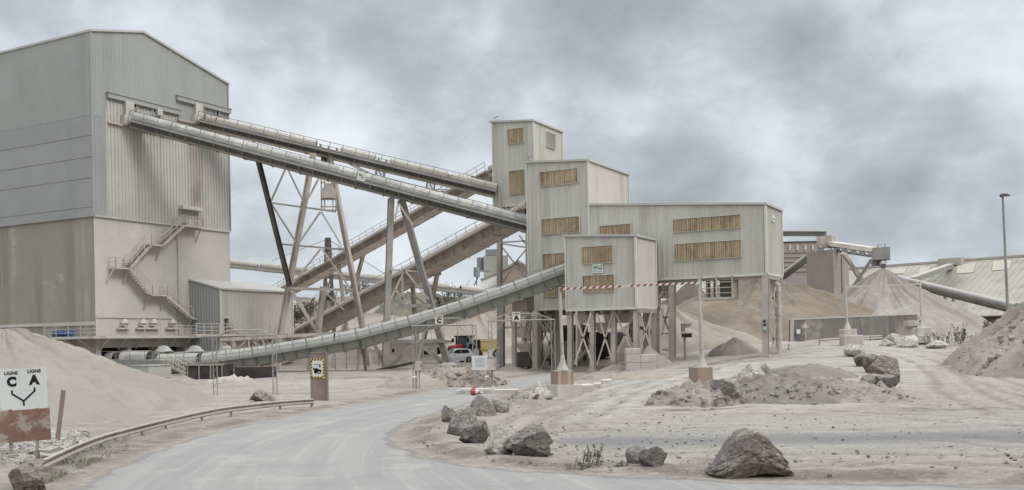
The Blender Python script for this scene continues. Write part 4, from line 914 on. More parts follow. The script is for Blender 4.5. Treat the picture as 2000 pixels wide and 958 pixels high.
# sign board on the first conveyor's rail
P, Q = q1; t, n, u = frame(P, Q)
kx = (713-263)/(1034-263); sc_ = P.lerp(Q, kx)+n*1.62-u*.05
m = MB(); m.box(sc_, .82, .04, .86, t, n, u); sgn = m.build('sign_board', MT['plate'], cv1)
m = MB(); c_ = sc_+n*.022
m.prism([c_+t*a+u*b for a, b in ((-.3, .02), (.0, .02), (.28, .08), (.28, .2), (.05, .16), (-.12, .2), (-.3, .3))], n*.012); m.build('green_logo', MT['green'], sgn)
m = MB(); m.box(c_+t*.14+u*.12+n*.014, .16, .008, .13, t, n, u); m.build('logo_disc', MT['palegreen'], sgn)
m = MB(); m.box(c_+t*.12-u*.07, .32, .012, .07, t, n, u); m.build('print_line', MT['black'], sgn)
m = MB(); m.box(c_-u*.22, .6, .012, .06, t, n, u); m.build('print_line', MT['ink'], sgn)
# queen post stiffening under the second conveyor
P, Q = q2; m = MB(); t, n, u = frame(P, Q)
def on2(px, d): return P+t*((px-392)/(970-392)*(Q-P).length)+u*d
for sg in (-1, 1):
    for px in (737, 753, 837, 852): m.bar(on2(px, -.9)+n*sg*.7, on2(px, -1.9)+n*sg*.7, .1)
    for a, b in ((737, 753), (837, 852)): m.bar(on2(a, -.9)+n*sg*.7, on2(b, -1.9)+n*sg*.7, .06); m.bar(on2(b, -.9)+n*sg*.7, on2(a, -1.9)+n*sg*.7, .06)
    m.bar(on2(672, -.9)+n*sg*.7, on2(737, -1.9)+n*sg*.7, .1); m.bar(on2(737, -1.9)+n*sg*.7, on2(852, -1.9)+n*sg*.7, .1); m.bar(on2(852, -1.9)+n*sg*.7, on2(930, -.9)+n*sg*.7, .1)
m.build('tie_truss', MT['steel_grey'], cv2)
# gravity take-up hanging under the second conveyor
m = MB(); Yt = 113
for x in (632, 641): m.bar(W(x, 304, Yt), W(x+1, 327, Yt), .3)
m.box(W(638, 312, Yt+.5), 1.2, .5, 2.0); m.build('take_up_shaft', MT['steel_dark'], cv2)
tk = thing('take_up_weight', 'dusty belt tensioning box hanging in its guide frame inside the tall trestle', 'counterweight', W(643, 400, 109.5))
m = MB()
for x in (627.5, 656): m.bar(W(x, 350, 109.5), W(x+.6, 412, 109.5), .14)
for y in (357, 390, 404, 411): m.bar(W(627, y, 109.5), W(657, y, 109.5), .14)
for x in (634, 650): m.bar(W(x, 340, 109.5), W(x, 412, 109.5), .12)
m.build('guide_frame', MT['steel_tan'], tk)
m = MB(); p = W(642, 377, 109.4); hw = .68
prof = [(-.72, -.6), (.72, -.6), (.72, .25), (.5, .6), (.2, .78), (-.2, .78), (-.5, .6), (-.72, .25)]
m.prism([p+Vector((a, -.35, b)) for a, b in prof], (0, .7, 0)); m.build('weight_box', MT['steel_tan'], tk)
m = MB(); m.smooth = True; pz = W(642, 361, 109.4); m.tube(pz+Vector((-.3, 0, 0)), pz+Vector((.3, 0, 0)), .28, 14); m.build('pulley', MT['steel_tan'], tk)
# ================================================================ trestles
def foot(pa, pb, Y0, Y1):        # extend a leg seen from pa to pb (pixels) down to the ground
    a = W(*pa, Y0); b = W(*pb, Y1); d = (b-a); k = (gz(b.x, b.y)-.2-a.z)/d.z
    return a, a+d*k
tr1 = thing('trestle', 'tall dusty A frame trestle carrying both conveyors beside the hall, with one dark leg', 'trestle', W(600, 690, 109))
m = MB(); m.ibeam(W(505, 316, 104.2), W(566, 560, 108), .42, .42); o = m.build('leg', MT['steel_dark'], tr1); o['label'] = 'dark leaning leg'
a, b = foot((612, 300), (544, 669), 111.5, 108.5); m = MB(); m.ibeam(a, b, .5, .52); m.build('leg', MT['steel_tan'], tr1)
a, b = foot((643, 302), (708, 640), 112.5, 110.5); m = MB(); m.ibeam(a, b, .46, .5); m.build('leg', MT['steel_tan'], tr1)
a, b = foot((632, 560), (621, 650), 110, 109); m = MB(); m.ibeam(a, b, .5, .55); m.build('leg', MT['steel_tan'], tr1)
T1 = [(532, 397, 656, 414), (545, 477, 672, 488), (568, 564, 690, 567), (559, 327, 529, 394), (561, 329, 594, 397), (529, 397, 579, 475), (626, 414, 586, 472), (628, 415, 665, 476), (624, 346, 602, 388), (626, 487, 571, 556), (630, 488, 688, 570), (568, 566, 620, 650), (634, 570, 672, 606)]
for i, q in enumerate(T1):
    m = MB(); big = i in (2, 11); m.bar(W(q[0], q[1], 108.8), W(q[2], q[3], 108.8), .3 if big else .17, .3 if big else .17); m.build('brace', MT['steel_grey'] if i in (0, 1, 3, 4, 5) else MT['steel_tan'], tr1)
tr2 = thing('trestle', 'two legged trestle under the long pale conveyor, one leg upright and one raked', 'trestle', W(752, 724, 102))
a, b = foot((764, 388), (752, 724), 103, 101.5); m = MB(); m.hcol(b, a, .6, Vector((0, -1, 0)).lerp(A, .3)); m.build('leg', MT['steel_grey'], tr2)
a, b = foot((784, 390), (875, 713), 103.2, 102); m = MB(); m.ibeam(a, b, .55, .62); m.build('leg', MT['steel_grey'], tr2)
m = MB(); m.loft([[b+Vector((x*q, y*q, z)) for x, y in ((-1, -1), (1, -1), (1, 1), (-1, 1))] for q, z in ((1.0, -.2), (.9, .5), (.5, .75))]); m.build('footing', MT['block'], tr2)
for i, q in enumerate([(763, 527, 818, 531), (761, 597, 842, 598), (790, 528, 763, 586), (792, 530, 838, 586), (778, 396, 772, 428), (776, 394, 806, 440), (754, 668, 868, 666), (822, 676, 872, 711), (803, 676, 758, 721), (732, 676, 752, 712), (786, 598, 786, 540), (772, 566, 800, 600)]):
    big = i in (1, 6, 7, 8, 9); m = MB(); m.bar(W(q[0], q[1], 102), W(q[2], q[3], 102), .36 if big else .16, .36 if big else .16); m.build('brace', MT['steel_grey'] if big else MT['steel_tan'], tr2)
m = MB(); m.bar(W(735, 724, 100.5), W(812, 708, 101.5), .35, .3); m.build('ground_beam', MT['steel_dark'], tr2)
tr3 = thing('trestle', 'short trestle under the dusty conveyor that climbs to the topmost tower', 'trestle', W(700, 640, 133))
for x0, y0, x1, y1 in ((712, 490, 692, 562), (660, 505, 672, 600)):
    a, b = foot((x0, y0), (x1, y1), 136, 134); m = MB(); m.ibeam(a, b, .4, .4); m.build('leg', MT['steel_tan'], tr3)
m = MB(); m.bar(W(662, 487, 134), W(722, 492, 134), .35); m.build('cross_beam', MT['steel_tan'], tr3)
tr4 = thing('trestle', 'short trestle with a wide tie beam under the broad dusty conveyor', 'trestle', W(850, 640, 115))
for x0, y0, x1, y1 in ((855, 532, 843, 590), (806, 560, 812, 640)):
    a, b = foot((x0, y0), (x1, y1), 117, 116); m = MB(); m.ibeam(a, b, .4, .4); m.build('leg', MT['steel_tan'], tr4)
m = MB(); m.bar(W(764, 598, 116), W(850, 595, 116), .3); m.bar(W(800, 533, 116), W(862, 535, 116), .3); m.bar(W(795, 570, 116), W(840, 600, 116), .2); m.build('cross_beam', MT['steel_tan'], tr4)
# low frame bridging over the low conveyor, legs of the low conveyor
lf = thing('pipe_bridge', 'low dusty pipe bridge between the shed and the foot of the broad conveyor', 'pipe bridge', W(560, 700, 104))
m = MB(); a, b = W(430, 664, 104.5), W(655, 652, 104.5)
m.bar(a, b, .3, .35)
m.bar(a-UP*1.3, b-UP*1.3, .2)
for k in range(9): p = a.lerp(b, k/8); m.bar(p, p-UP*1.3, .14)
for k in range(0, 8): p = a.lerp(b, k/8); q = a.lerp(b, (k+1)/8); m.bar(p-UP*1.3*(k % 2), q-UP*1.3*((k+1) % 2), .12)
m.build('truss', MT['steel_tan'], lf)
for px in (432, 545, 652):
    p = W(px, 670, 104.5); m = MB(); m.bar((p.x, p.y, gz(p.x, p.y)-.1), p, .3, .3, A); m.build('leg', MT['steel_tan'], lf)
for i in (1, 2, 3, 4):
    p = q5[i]-UP*(.9); 
    m = MB()
    for sg in (-1, 1): m.bar((p.x+sg*.3, p.y+sg*.9, gz(p.x, p.y)-.1), (p.x, p.y+sg*.7, p.z), .22, .22, A)
    m.bar((p.x+.3, p.y+.8, gz(p.x, p.y)+.2), (p.x, p.y-.7, p.z-.1), .1); m.build('support_leg', MT['steel_grey'], cv5)
# start of the low conveyor in front of the hall: pale hoods, caps, and steps
st5 = thing('loading_conveyor', 'pale hooded belt on the ground leaving the dark openings of the hall', 'conveyor', G(280, 725))
hd = MB(); hd.smooth = True
def arch(p, q, r):
    t, n, u = frame(p, q); ring = lambda c, rr_: [c+n*rr_*math.cos(a)+u*rr_*math.sin(a) for a in np.linspace(-.35, math.pi+.35, 17)]
    hd.loft([ring(p, r)+ring(p, r-.04)[::-1], ring(q, r)+ring(q, r-.04)[::-1]])
za = lambda x, y, Y: W(x, y, Y)
arch(za(213, 701, 102), za(228, 701, 101.6), .72); arch(za(242, 700, 101.2), za(294, 700, 100.2), .76)
hd.build('hood', MT['hood'], st5)
m = MB(); m.bar(za(195, 709, 102.3), za(330, 711, 99.2), 1.8, .75); m.build('side_frame', MT['galv'], st5)
m = MB(); railing(m, [za(205, 706, 101)-Vector((0, .9, 0)), za(318, 706, 98.8)-Vector((0, .9, 0))], 1.0, 1.6, .026); m.build('handrail', MT['rail'], st5)
for x in (232, 300): m = MB(); p = za(x, 712, 100.8); m.bar((p.x, p.y, gz(p.x, p.y)-.2), p, .3); m.build('support_leg', MT['steel_grey'], st5)
for cx in (320, 381, 441):          # domed dust caps on the hood
    m = MB(); m.smooth = True; Y = 101.4; p = W(cx, 687, Y); rings = []
    for f, h in ((1.5, 0), (1.25, .05), (1.0, .18), (.72, .45), (.5, .56), (.25, .6)):
        rings.append([p+B*(-f*1.0*math.cos(a))*.95+A*.75*f*math.sin(a)*.6+UP*h for a in np.linspace(0, 2*math.pi, 21)[:-1]])
    m.loft(rings); o = m.build('dust_cap', MT['hood'], st5)
m = MB(); m.bar(W(296, 690, 101.4), W(470, 686, 101.2), .9, .12); m.build('roof_strip', MT['hood'], st5)
stp = thing('access_stairs', 'small steel stairs from the low walkway down to the yard', 'stairs', G(365, 752))
m = MB(); rl = MB(); a = W(328, 714, 96.5); b = G(370, 752); b = W(370, 750, 93); b.z = gz(b.x, b.y)+.1
flight3(a, b, Vector((.5, .75, 0)), m, rl); m.build('stair_flight', MT['steel_tan'], stp); rl.build('handrail', MT['railpale'], stp)
ct = thing('steel_container', 'pale flat roofed box standing behind the sand heap under the low belt', 'container', W(293, 735, 91))
m = MB(); p = W(296, 728, 91); m.box((p.x, p.y, p.z+.1), 2.6, 2.2, 1.0, A, B); m.build('body', MT['hood_green'], ct)
m = MB(); m.box((p.x, p.y, p.z+.66), 2.75, 2.35, .1, A, B); m.build('lid', MT['hood'], ct)
m = MB(); p = W(404, 716, 87); p.z = 0.78; m.box((p.x-.2, p.y+1.6, p.z), 3.3, 3.0, 1.45); m.box((p.x+3.6, p.y+2.6, p.z-.1), 3.4, 1.6, 1.0)  # dark box added where the space under the low conveyor is only shaded
rc = m.build('shade_box', MT['belt'], None); tag(rc, 'dark box standing in for the shade under the low grey green conveyor', 'bunker')
bk = rc; bk.data.transform(Matrix.Translation((-p.x, -p.y, -gz(p.x, p.y)))); bk.location = (p.x, p.y, gz(p.x, p.y))
m2 = MB()
for k in range(4): m2.bar((p.x-1.7+k*1.0, p.y+.06, p.z-.7), (p.x-1.7+k*1.0, p.y+.06, p.z+.7), .1)
m2.bar((p.x-1.85, p.y+.06, p.z+.7), (p.x+1.45, p.y+.06, p.z+.7), .14); m2.build('stiffeners', MT['steel_grey'], bk)
X1 = Vector((1, 0, 0)); Y1 = Vector((0, 1, 0))
# ================================================================ guard rail on the left
gp = [(84, 897, 33), (150, 868, 30), (205, 848, 27), (284, 828, 25), (330, 817, 24), (400, 802, 23), (456, 793, 22), (551, 783, 20), (612, 779, 19)]   # crest pixel, height in px above its foot
def gpt(x, y, h):                        # crest point given the crest pixel and the pixel height above the ground
    p = G(x, y+h); return W(x, y, p.y), p
gr = thing('guard_rail', 'dust covered steel guard rail curving along the left edge of the asphalt road', 'guard rail', G(330, 842))
crest = [gpt(*q)[0] for q in gp]; feet = [gpt(*q)[1] for q in gp]
dense = []
for i in range(len(crest)-1):
    p0, p1, p2, p3 = crest[max(i-1, 0)], crest[i], crest[i+1], crest[min(i+2, len(crest)-1)]
    for k in range(6):
        t = k/6; dense.append(.5*((2*p1)+(p2-p0)*t+(2*p0-5*p1+4*p2-p3)*t*t+(3*p1-p0-3*p2+p3)*t**3))
dense.append(crest[-1])
W_ = [(0.0, 0.0), (.05, -.03), (.05, -.08), (-.01, -.13), (-.01, -.18), (.05, -.23), (.05, -.28), (0, -.31), (-.02, -.30), (.03, -.27), (.03, -.235), (-.03, -.18), (-.03, -.13), (.03, -.075), (.03, -.04), (-.02, -.01)]
m = MB(); rings = []
for i, p in enumerate(dense):
    t = (dense[min(i+1, len(dense)-1)]-dense[max(i-1, 0)]); t.z = 0; t.normalize(); n = Vector((t.y, -t.x, 0))
    rings.append([p+n*a*1.0+UP*b*.82 for a, b in W_])
m.smooth = True; m.loft(rings); m.build('beam', stdmat('dusty_rail_zinc', (128, 122, 113), (148, 140, 129), .8, .12, 5, dust=((174, 164, 150), .9), streak=[((104, 92, 80), .7, 1.2, .5, .64)], rough=.85, bump=.1), gr, sharp=50)
for i in (2, 3, 4, 5, 6, 7, 8):
    c, f = crest[i], feet[i]; t = (crest[min(i+1, 8)]-crest[i-1]); t.z = 0; t.normalize(); n = Vector((t.y, -t.x, 0))
    m = MB(); b = c-n*.13; m.bar((b.x, b.y, gz(b.x, b.y)-.25), (b.x, b.y, c.z-.02), .1, .06, t); m.bar(c-n*.1-UP*.15, c-n*.02-UP*.15, .1, .2); m.build('post', MT['galv'], gr)
# fallen length of rail by its end
fr = thing('bent_rail', 'bent length of steel rail lying at the near end of the guard rail', 'rail', G(110, 878))
m = MB(); m.smooth = True; a, b = W(72, 893, 27.2), W(108, 891, 27.6); a = G(80, 899)+UP*.10; b = G(124, 893)+UP*.09
n = Vector((.3, -.9, .35)).normalized(); u = (b-a).cross(n).normalized()
m.loft([[p+n*x+u*y*.8 for x, y in W_] for p in (a, a.lerp(b, .5)-UP*.07, b)]); m.build('beam', MT['galv'], fr, sharp=50)
# ================================================================ the two line signs
def signface(root, c, rt, up, w_, h_, name='sign_plate', mat='plate', th=.03, rad=.06):
    nrm = rt.cross(up); m = MB(); pts = []
    for cx, cy, a0 in ((w_/2-rad, h_/2-rad, 0), (-w_/2+rad, h_/2-rad, 90), (-w_/2+rad, -h_/2+rad, 180), (w_/2-rad, -h_/2+rad, 270)):
        for k in range(5): t = math.radians(a0+k*22.5); pts.append(c+rt*(cx+rad*math.cos(t))+up*(cy+rad*math.sin(t)))
    m.prism(pts, -nrm*th); return m.build(name, MT[mat], root)
YS = 27.3
pc = W(45, 759.5, YS); sw, sh = 89*YS/F, 79*YS/F
fs = thing('line_direction_sign', 'grey road sign reading LIGNE C and LIGNE A, forked arrow, rusted panel below', 'road sign', G(45, 893))
rt = (W(88, 757, YS-.0)-W(1, 761, YS)).normalized(); rt = Vector((rt.x, .06, rt.z)).normalized(); upv = Vector((-rt.z, 0, rt.x)).normalized(); nr = rt.cross(upv)
pl_ = signface(fs, pc, rt, upv, sw, sh)
f0 = pc+nr*.003
def uv(px, py): return rt*((px-45)*YS/F)+upv*(-(py-759.5+(px-45)*ROLL*.0)*YS/F)
text_mesh('lettering', 'LIGNE', .125, f0+uv(23.5, 728.5), rt, upv, MT['black'], pl_, .003, stretch=1.06)
text_mesh('lettering', 'LIGNE', .125, f0+uv(67.5, 726.5), rt, upv, MT['black'], pl_, .003, stretch=1.06)
text_mesh('lettering', 'C', .34, f0+uv(24, 746), rt, upv, MT['black'], pl_, .022)
text_mesh('lettering', 'A', .34, f0+uv(67, 744), rt, upv, MT['black'], pl_, .022)
m = MB()
for p, q in (((24, 762), (24, 770)), ((24, 769), (46, 784)), ((67, 758), (67, 766)), ((67, 765), (45, 784)), ((45.4, 782), (45.4, 793))):
    a, b = f0+uv(*p)+nr*.003, f0+uv(*q)+nr*.003; m.bar(a, b, .045, .006, rt if abs(p[0]-q[0]) < 1 else None) if abs(p[0]-q[0]) < 1 else m.box((a+b)/2, (b-a).length+.03, .045, .006, (b-a).normalized(), nr.cross((b-a).normalized()).normalized(), nr)
m.build('fork_arrow', MT['black'], pl_)
pr = W(45, 832, YS); rp_ = signface(fs, pr+nr*.0, Vector((rt.x, rt.y, .055)).normalized(), upv, 103*YS/F, 62*YS/F, 'rusted_panel', 'rust', .03, .01)
rp_['label'] = 'rust red panel with flaking grey paint'
for x in (18, 70):
    p = W(x, 800, YS); m = MB(); m.bar((p.x, p.y+.06, gz(p.x, p.y)-.2), (p.x, p.y+.06, pc.z+.45), .075, .06, X1); m.build('post', MT['steel_grey'], fs)
lp_ = thing('leaning_post', 'rusty steel post leaning between the line sign and the sand heap', 'post', G(110, 866))
m = MB(); a = G(110, 868); b = W(124, 762, a.y); m.bar(a-UP*.2, b, .12, .07, X1); m.bar(a-UP*.2+Y1*.05, b+Y1*.05, .03, .1, X1); m.build('bar', MT['brownsteel'], lp_)
# ================================================================ hazard pillar
hp = G(621, 786); HPY = hp.y+.3
pil = thing('steel_pillar', 'brown steel pillar with a black and yellow edged vehicle sign at the end of the guard rail', 'pillar', (hp.x, HPY, 0))
m = MB(); tp = W(621, 690, HPY); wd = 30*HPY/F
m.box((hp.x, HPY, tp.z/2-.1), wd, .05, tp.z+.2); m.box((hp.x-wd/2, HPY+.2, tp.z/2-.1), .05, .45, tp.z+.2); m.box((hp.x+wd/2, HPY+.2, tp.z/2-.1), .06, .5, tp.z+.2); m.box((hp.x, HPY+.2, tp.z+.02), wd+.05, .5, .04)
m.build('body', MT['brownsteel'], pil)
sc2 = W(620, 720.5, HPY-.05); sw, sh = 26.5*HPY/F, 37*HPY/F
m = MB(); m.box(sc2, sw, .02, sh); hs = m.build('sign_plate', MT['yellow'], pil)
m = MB(); bw = .085; L_ = .13
def stripe(cx, cz, horiz):
    p = sc2+Vector((cx, -.012, cz)); s_ = .045
    if horiz: pts = [p+Vector((-s_-.04, 0, -bw/2)), p+Vector((s_-.04, 0, -bw/2)), p+Vector((s_+.04, 0, bw/2)), p+Vector((-s_+.04, 0, bw/2))]
    else: pts = [p+Vector((-bw/2, 0, -s_-.04)), p+Vector((bw/2, 0, s_-.04)), p+Vector((bw/2, 0, s_+.04)), p+Vector((-bw/2, 0, -s_+.04))]
    m.prism(pts, (0, -.003, 0))
k = -sw/2+.09
while k < sw/2-.07: stripe(k, sh/2-bw/2, True); stripe(k, -sh/2+bw/2, True); k += .155
k = -sh/2+.1
while k < sh/2-.08: stripe(-sw/2+bw/2, k, False); stripe(sw/2-bw/2, k, False); k += .155
m.build('hazard_stripes', MT['black'], hs)
m = MB(); m.box(sc2+Vector((0, -.014, 0)), sw-2*bw, .006, sh-2*bw); m.build('white_field', MT['white'], hs)
m = MB(); b0 = sc2+Vector((0, -.019, 0))
def pg(pts): m.prism([b0+Vector((x, 0, z)) for x, z in pts], (0, -.004, 0))
pg([(-.2, -.02), (-.14, -.16), (-.05, -.2), (.2, -.16), (.2, -.06), (.06, -.02), (-.06, .04)]); pg([(-.24, .06), (-.17, .05), (-.15, -.06), (-.2, -.08)]); pg([(.1, .06), (.17, .06), (.17, .24), (.1, .24)]); pg([(.14, -.16), (.24, -.14), (.24, -.11), (.14, -.12)])
pg([(-.14, .22), (.06, .24), (.06, .21), (-.14, .19)])
for cx, cz, r in ((-.1, -.17, .085), (.08, -.19, .1)): pg([(cx+r*math.cos(t), cz+r*math.sin(t)) for t in np.linspace(0, 6.28, 17)[:-1]])
m.build('vehicle_symbol', MT['black'], hs)
m = MB(); b0 = sc2+Vector((0, -.024, 0)); pg([(-.12, .19), (-.13, .06), (.03, .06), (.05, .2)]); pg([(.08+.045*math.cos(t), -.19+.045*math.sin(t)) for t in np.linspace(0, 6.28, 13)[:-1]]); m.build('cab_window', flat('pale_blue_print', (176, 198, 208), .6), hs)
# ================================================================ lattice height gantries over the lanes
def lattice_post(root, px, yb, ytop, gap=.24, Y=None):
    p = G(px, yb); Y = Y or p.y; zt = W(px, ytop, Y).z; m = MB(); g0 = gz(p.x, Y)
    for sx in (-1, 1): m.tube((p.x+sx*gap/2, Y, g0-.1), (p.x+sx*gap/2, Y, zt), .03, 8)
    n_ = max(3, int((zt-g0)/.45))
    for k in range(n_):
        z0 = g0+(zt-g0)*k/n_; z1 = g0+(zt-g0)*(k+1)/n_; s = 1 if k % 2 else -1; m.bar((p.x-s*gap/2, Y, z0), (p.x+s*gap/2, Y, z1), .022)
    m.box((p.x, Y, g0+.03), gap*1.9, .35, .06)
    m.build('lattice_post', MT['galv'], root); return Vector((p.x, Y, zt))
def gantry(label, pxl, ybl, pxr, ybr, yt, rise=.5, Y=None):
    base = G((pxl+pxr)/2, (ybl+ybr)/2); root = thing('height_gantry', label, 'gantry', base, None)
    Y = Y or base.y; a = lattice_post(root, pxl, ybl, yt, .24, Y); b = lattice_post(root, pxr, ybr, yt-(pxr-pxl)*ROLL*.0, .24, Y); b.z = a.z
    m = MB(); m.tube(a-X1*.15, b+X1*.15, .045, 8); L = (b-a).length
    q0, q1 = a.lerp(b, .26)+UP*rise, a.lerp(b, .74)+UP*rise; m.tube(a, q0, .03, 6); m.tube(q0, q1, .035, 6); m.tube(q1, b, .03, 6)
    for f in (.26, .5, .74):
        q = a.lerp(b, f)
        for s in (-.03, .03): m.bar(a.lerp(b, f+s), q+UP*rise, .025)
    m.build('top_truss', MT['galv'], root)
    for f, s in ((0, 1), (1, -1)): m = MB(); p = a.lerp(b, f); m.bar(p-UP*1.2, p+X1*s*1.0, .04); m.bar(p-UP*.9, p+X1*s*.7, .03); m.build('knee_brace', MT['galv'], root)
    for f in (.28, .5, .72):
        m = MB(); p = a.lerp(b, f); m.bar(p, p-UP*.95, .03); m.build('hanging_marker', MT['rail'], root)
    return root, a, b
g1, a1, b1 = gantry('plain lattice gantry standing behind the guard rail in front of the low conveyor', 435, 772, 526.5, 775, 657, .35)
g2, a2, b2 = gantry('lattice gantry carrying the LIGNE C sign, in front of the white car', 812, 762, 928, 761, 637, .45)
g3, a3, b3 = gantry('lattice gantry carrying the LIGNE A sign, beside the striped barrier post', 957, 760, 1077, 748, 627, .45, Y=None)
def letter_sign(root, cxp, cyp, Y, s, ch):
    c = W(cxp, cyp, Y-.12); o = signface(root, c, X1, UP, s, s*1.18, 'sign_plate', 'white', .03, .02); nf = Vector((0, -.003, 0))
    text_mesh('lettering', 'LIGNE', s*.24, c+nf+UP*s*.38, X1, UP, MT['black'], o, .004, .003, stretch=1.1)
    text_mesh('lettering', ch, s*.78, c+nf-UP*s*.16, X1, UP, MT['black'], o, .03, .003)
letter_sign(g2, 857.5, 625, a2.y, .50, 'C'); letter_sign(g3, 1008.5, 619, a3.y, .54, 'A')
def ebox(label, px, yt, yb, wpx, Y, postpx):
    p = W(px, yb, Y); g0 = gz(p.x, Y); root = thing('control_box', label, 'electrical box', (p.x, Y, g0)); w_ = wpx*Y/F; t = W(px, yt, Y)
    m = MB(); m.box((p.x, Y, (p.z+t.z)/2), w_, .35, t.z-p.z); m.box((p.x, Y, t.z+.02), w_+.08, .42, .04); o = m.build('cabinet', MT['galv'], root)
    m = MB(); m.box((p.x-.02, Y-.19, (p.z+t.z)/2), w_-.1, .03, t.z-p.z-.1); d_ = m.build('door', MT['steel_tan'], root); m = MB(); m.box((p.x+w_*.25, Y-.22, (p.z+t.z)/2), .04, .03, .16); m.build('handle', MT['steel_dark'], d_)
    for x in postpx: q = W(x, yb, Y); m = MB(); m.tube((q.x, Y, g0-.1), (q.x, Y, p.z), .04, 8); m.build('post', MT['steel_grey'], root)
    m = MB(); m.smooth = True; q = W(px-6, yb+12, Y); m.tube(q+Vector((-.25, -.1, 0)), q+Vector((0, 0, .03)), .09, 8); m.build('lamp', MT['white'], root)
ebox('grey control cabinet on two thin posts in front of the sandy heap', 819, 703, 726, 17, a2.y-.6, (812, 819))
ebox('grey control cabinet on posts beside the white notice board', 961, 699, 725, 18, a3.y-.4, (952, 960))
nb = thing('notice_board', 'white notice board with lines of small print on two posts by the lane', 'notice board', G(937, 762))
Yn = G(937, 762).y-.25; c = W(937, 709, Yn); o = signface(nb, c, X1, UP, 30*Yn/F, 28*Yn/F, 'board', 'plate', .02, .015)
m = MB(); rr = random.Random(3)
for k in range(8):
    z = c.z+.34-k*.085; L = rr.uniform(.45, .78) if k else .16; m.box((c.x+rr.uniform(-.03, .03), Yn-.005, z), L, .008, .026)
m.build('print_lines', MT['ink'], o)
for x in (928, 935): q = W(x, 740, Yn); m = MB(); m.tube((q.x, Yn+.05, gz(q.x, Yn)-.1), (q.x, Yn+.05, c.z), .035, 8); m.build('post', MT['steel_grey'], nb)
m = MB()
for k in range(5): m.path([G(944+k*3, 764)+UP*(.05), G(946+k*3, 764)+UP*(.35+.1*(k % 2)), G(950+k*4, 764)+UP*.3, G(952+k*4, 765)+UP*.02], .025, 6)
o = m.build('loose_cables', MT['steel_grey'], None); tag(o, 'tangle of grey conduit at the foot of the notice board', 'cable')
m = MB(); q = G(952, 770); m.box((q.x, q.y+.8, .06), 3.6, 1.1, .3); m.box((q.x-.6, q.y+.85, .24), 2.0, .8, .1); o = m.build('concrete_plinth', MT['block'], None); tag(o, 'low concrete plinth under the notice board between the lanes', 'plinth')
cn = thing('traffic_cone', 'faded red and white traffic cone knocked over beside the notice board', 'traffic cone', G(930, 772))
q = G(930, 772)+Vector((-.15, 0, .2)); ax = Vector((.85, -.45, -.12)).normalized()
m = MB(); m.smooth = True; m.tube(q, q+ax*.2, .2, 16, .15); m.tube(q+ax*.36, q+ax*.5, .11, 16, .07); m.smooth = False
sd_ = ax.orthogonal().normalized(); m.box(q-ax*.02, .05, .5, .5, ax, sd_, ax.cross(sd_)); m.build('cone_body', flat('faded_red_plastic', (176, 92, 84), .6), cn)
m = MB(); m.smooth = True; m.tube(q+ax*.2, q+ax*.36, .15, 16, .11); m.tube(q+ax*.5, q+ax*.62, .07, 16, .035); m.build('white_band', MT['white'], cn)
# ================================================================ striped height barrier
hb = thing('height_barrier', 'red and white striped height bar between two tall posts on painted concrete blocks', 'height barrier', G(1235, 782))
YB = G(1098, 779).y+.9
def bpost(px_t, yt, px_b, yb, Y, low):
    t = W(px_t, yt, Y); b = W(px_b, yb, Y); m = MB(); m.smooth = True
    md = b.lerp(t, .62)
    if low: m.tube(b+UP*.6, t, .088, 14)
    else: m.tube(b+UP*.6, md, .11, 14); m.tube(md, t, .07, 14)
    rings = [[b+Vector((r*math.cos(a), r*math.sin(a), z)) for a in np.linspace(0, 2*math.pi, 17)[:-1]] for r, z in ((.34, 0), (.22, .25), (.14, .5), (.105, .8))]
    m.loft(rings); return m.build('post', MT['whitepaint'], hb), t, b
o1, tA_, bA_ = bpost(1093, 561, 1099, 724, YB, True); o2, tB_, bB_ = bpost(1365, 545, 1371, 718, YB+.8, False)
def pedestal(px0, px1, yt, ym, yb, ex, Y):
    x0, x1 = W(px0, ym, Y).x, W(px1, ym, Y).x; zt, zm, zb = W(px0, yt, Y).z, W(px0, ym, Y).z, W(px0, yb, Y).z
    m = MB(); m.box(((x0+x1)/2, Y+.15, (zt+zm)/2), x1-x0, 1.0, zt-zm, Vector((math.cos(.35), math.sin(.35), 0)), Vector((-math.sin(.35), math.cos(.35), 0))); o = m.build('pedestal', MT['blockbrown'], hb)
    m = MB(); m.box(((x0+x1)/2+ex*.2, Y+.15, (zm+zb)/2-.1), x1-x0+ex, 1.5, zm-zb+.2-.003, Vector((math.cos(.35), math.sin(.35), 0)), Vector((-math.sin(.35), math.cos(.35), 0))); m.build('base_block', MT['block'], hb)
pedestal(1082, 1115, 725, 752, 780, .5, YB); pedestal(1354, 1386, 718, 750, 772, .3, YB+.8)
a = W(1094, 565, YB-.13); b = W(1366, 552.5, YB+.7); n_ = 44
m = MB(); t = (b-a).normalized(); u = UP; nn = t.cross(UP).normalized(); hh = .058
for k in range(n_):                        # slanted bands around a box bar
    sk = .06; p = a.lerp(b, k/n_); q = a.lerp(b, (k+1)/n_); m.mi = k % 2; s0 = 0 if k == 0 else sk; s1 = 0 if k == n_-1 else sk
    lo = [p-u*hh-t*s0, q-u*hh-t*s1]; hi = [p+u*hh+t*s0, q+u*hh+t*s1]
    m.hexa([lo[0]+nn*.05, lo[1]+nn*.05, lo[1]-nn*.05, lo[0]-nn*.05, hi[0]+nn*.05, hi[1]+nn*.05, hi[1]-nn*.05, hi[0]-nn*.05])
m.build('striped_bar', [MT['red'], MT['white']], hb)
m = MB(); p = a.lerp(b, .455); m.box(p, .36, .16, .2, t, nn, u); m.build('bar_joint', MT['steel_tan'], hb)
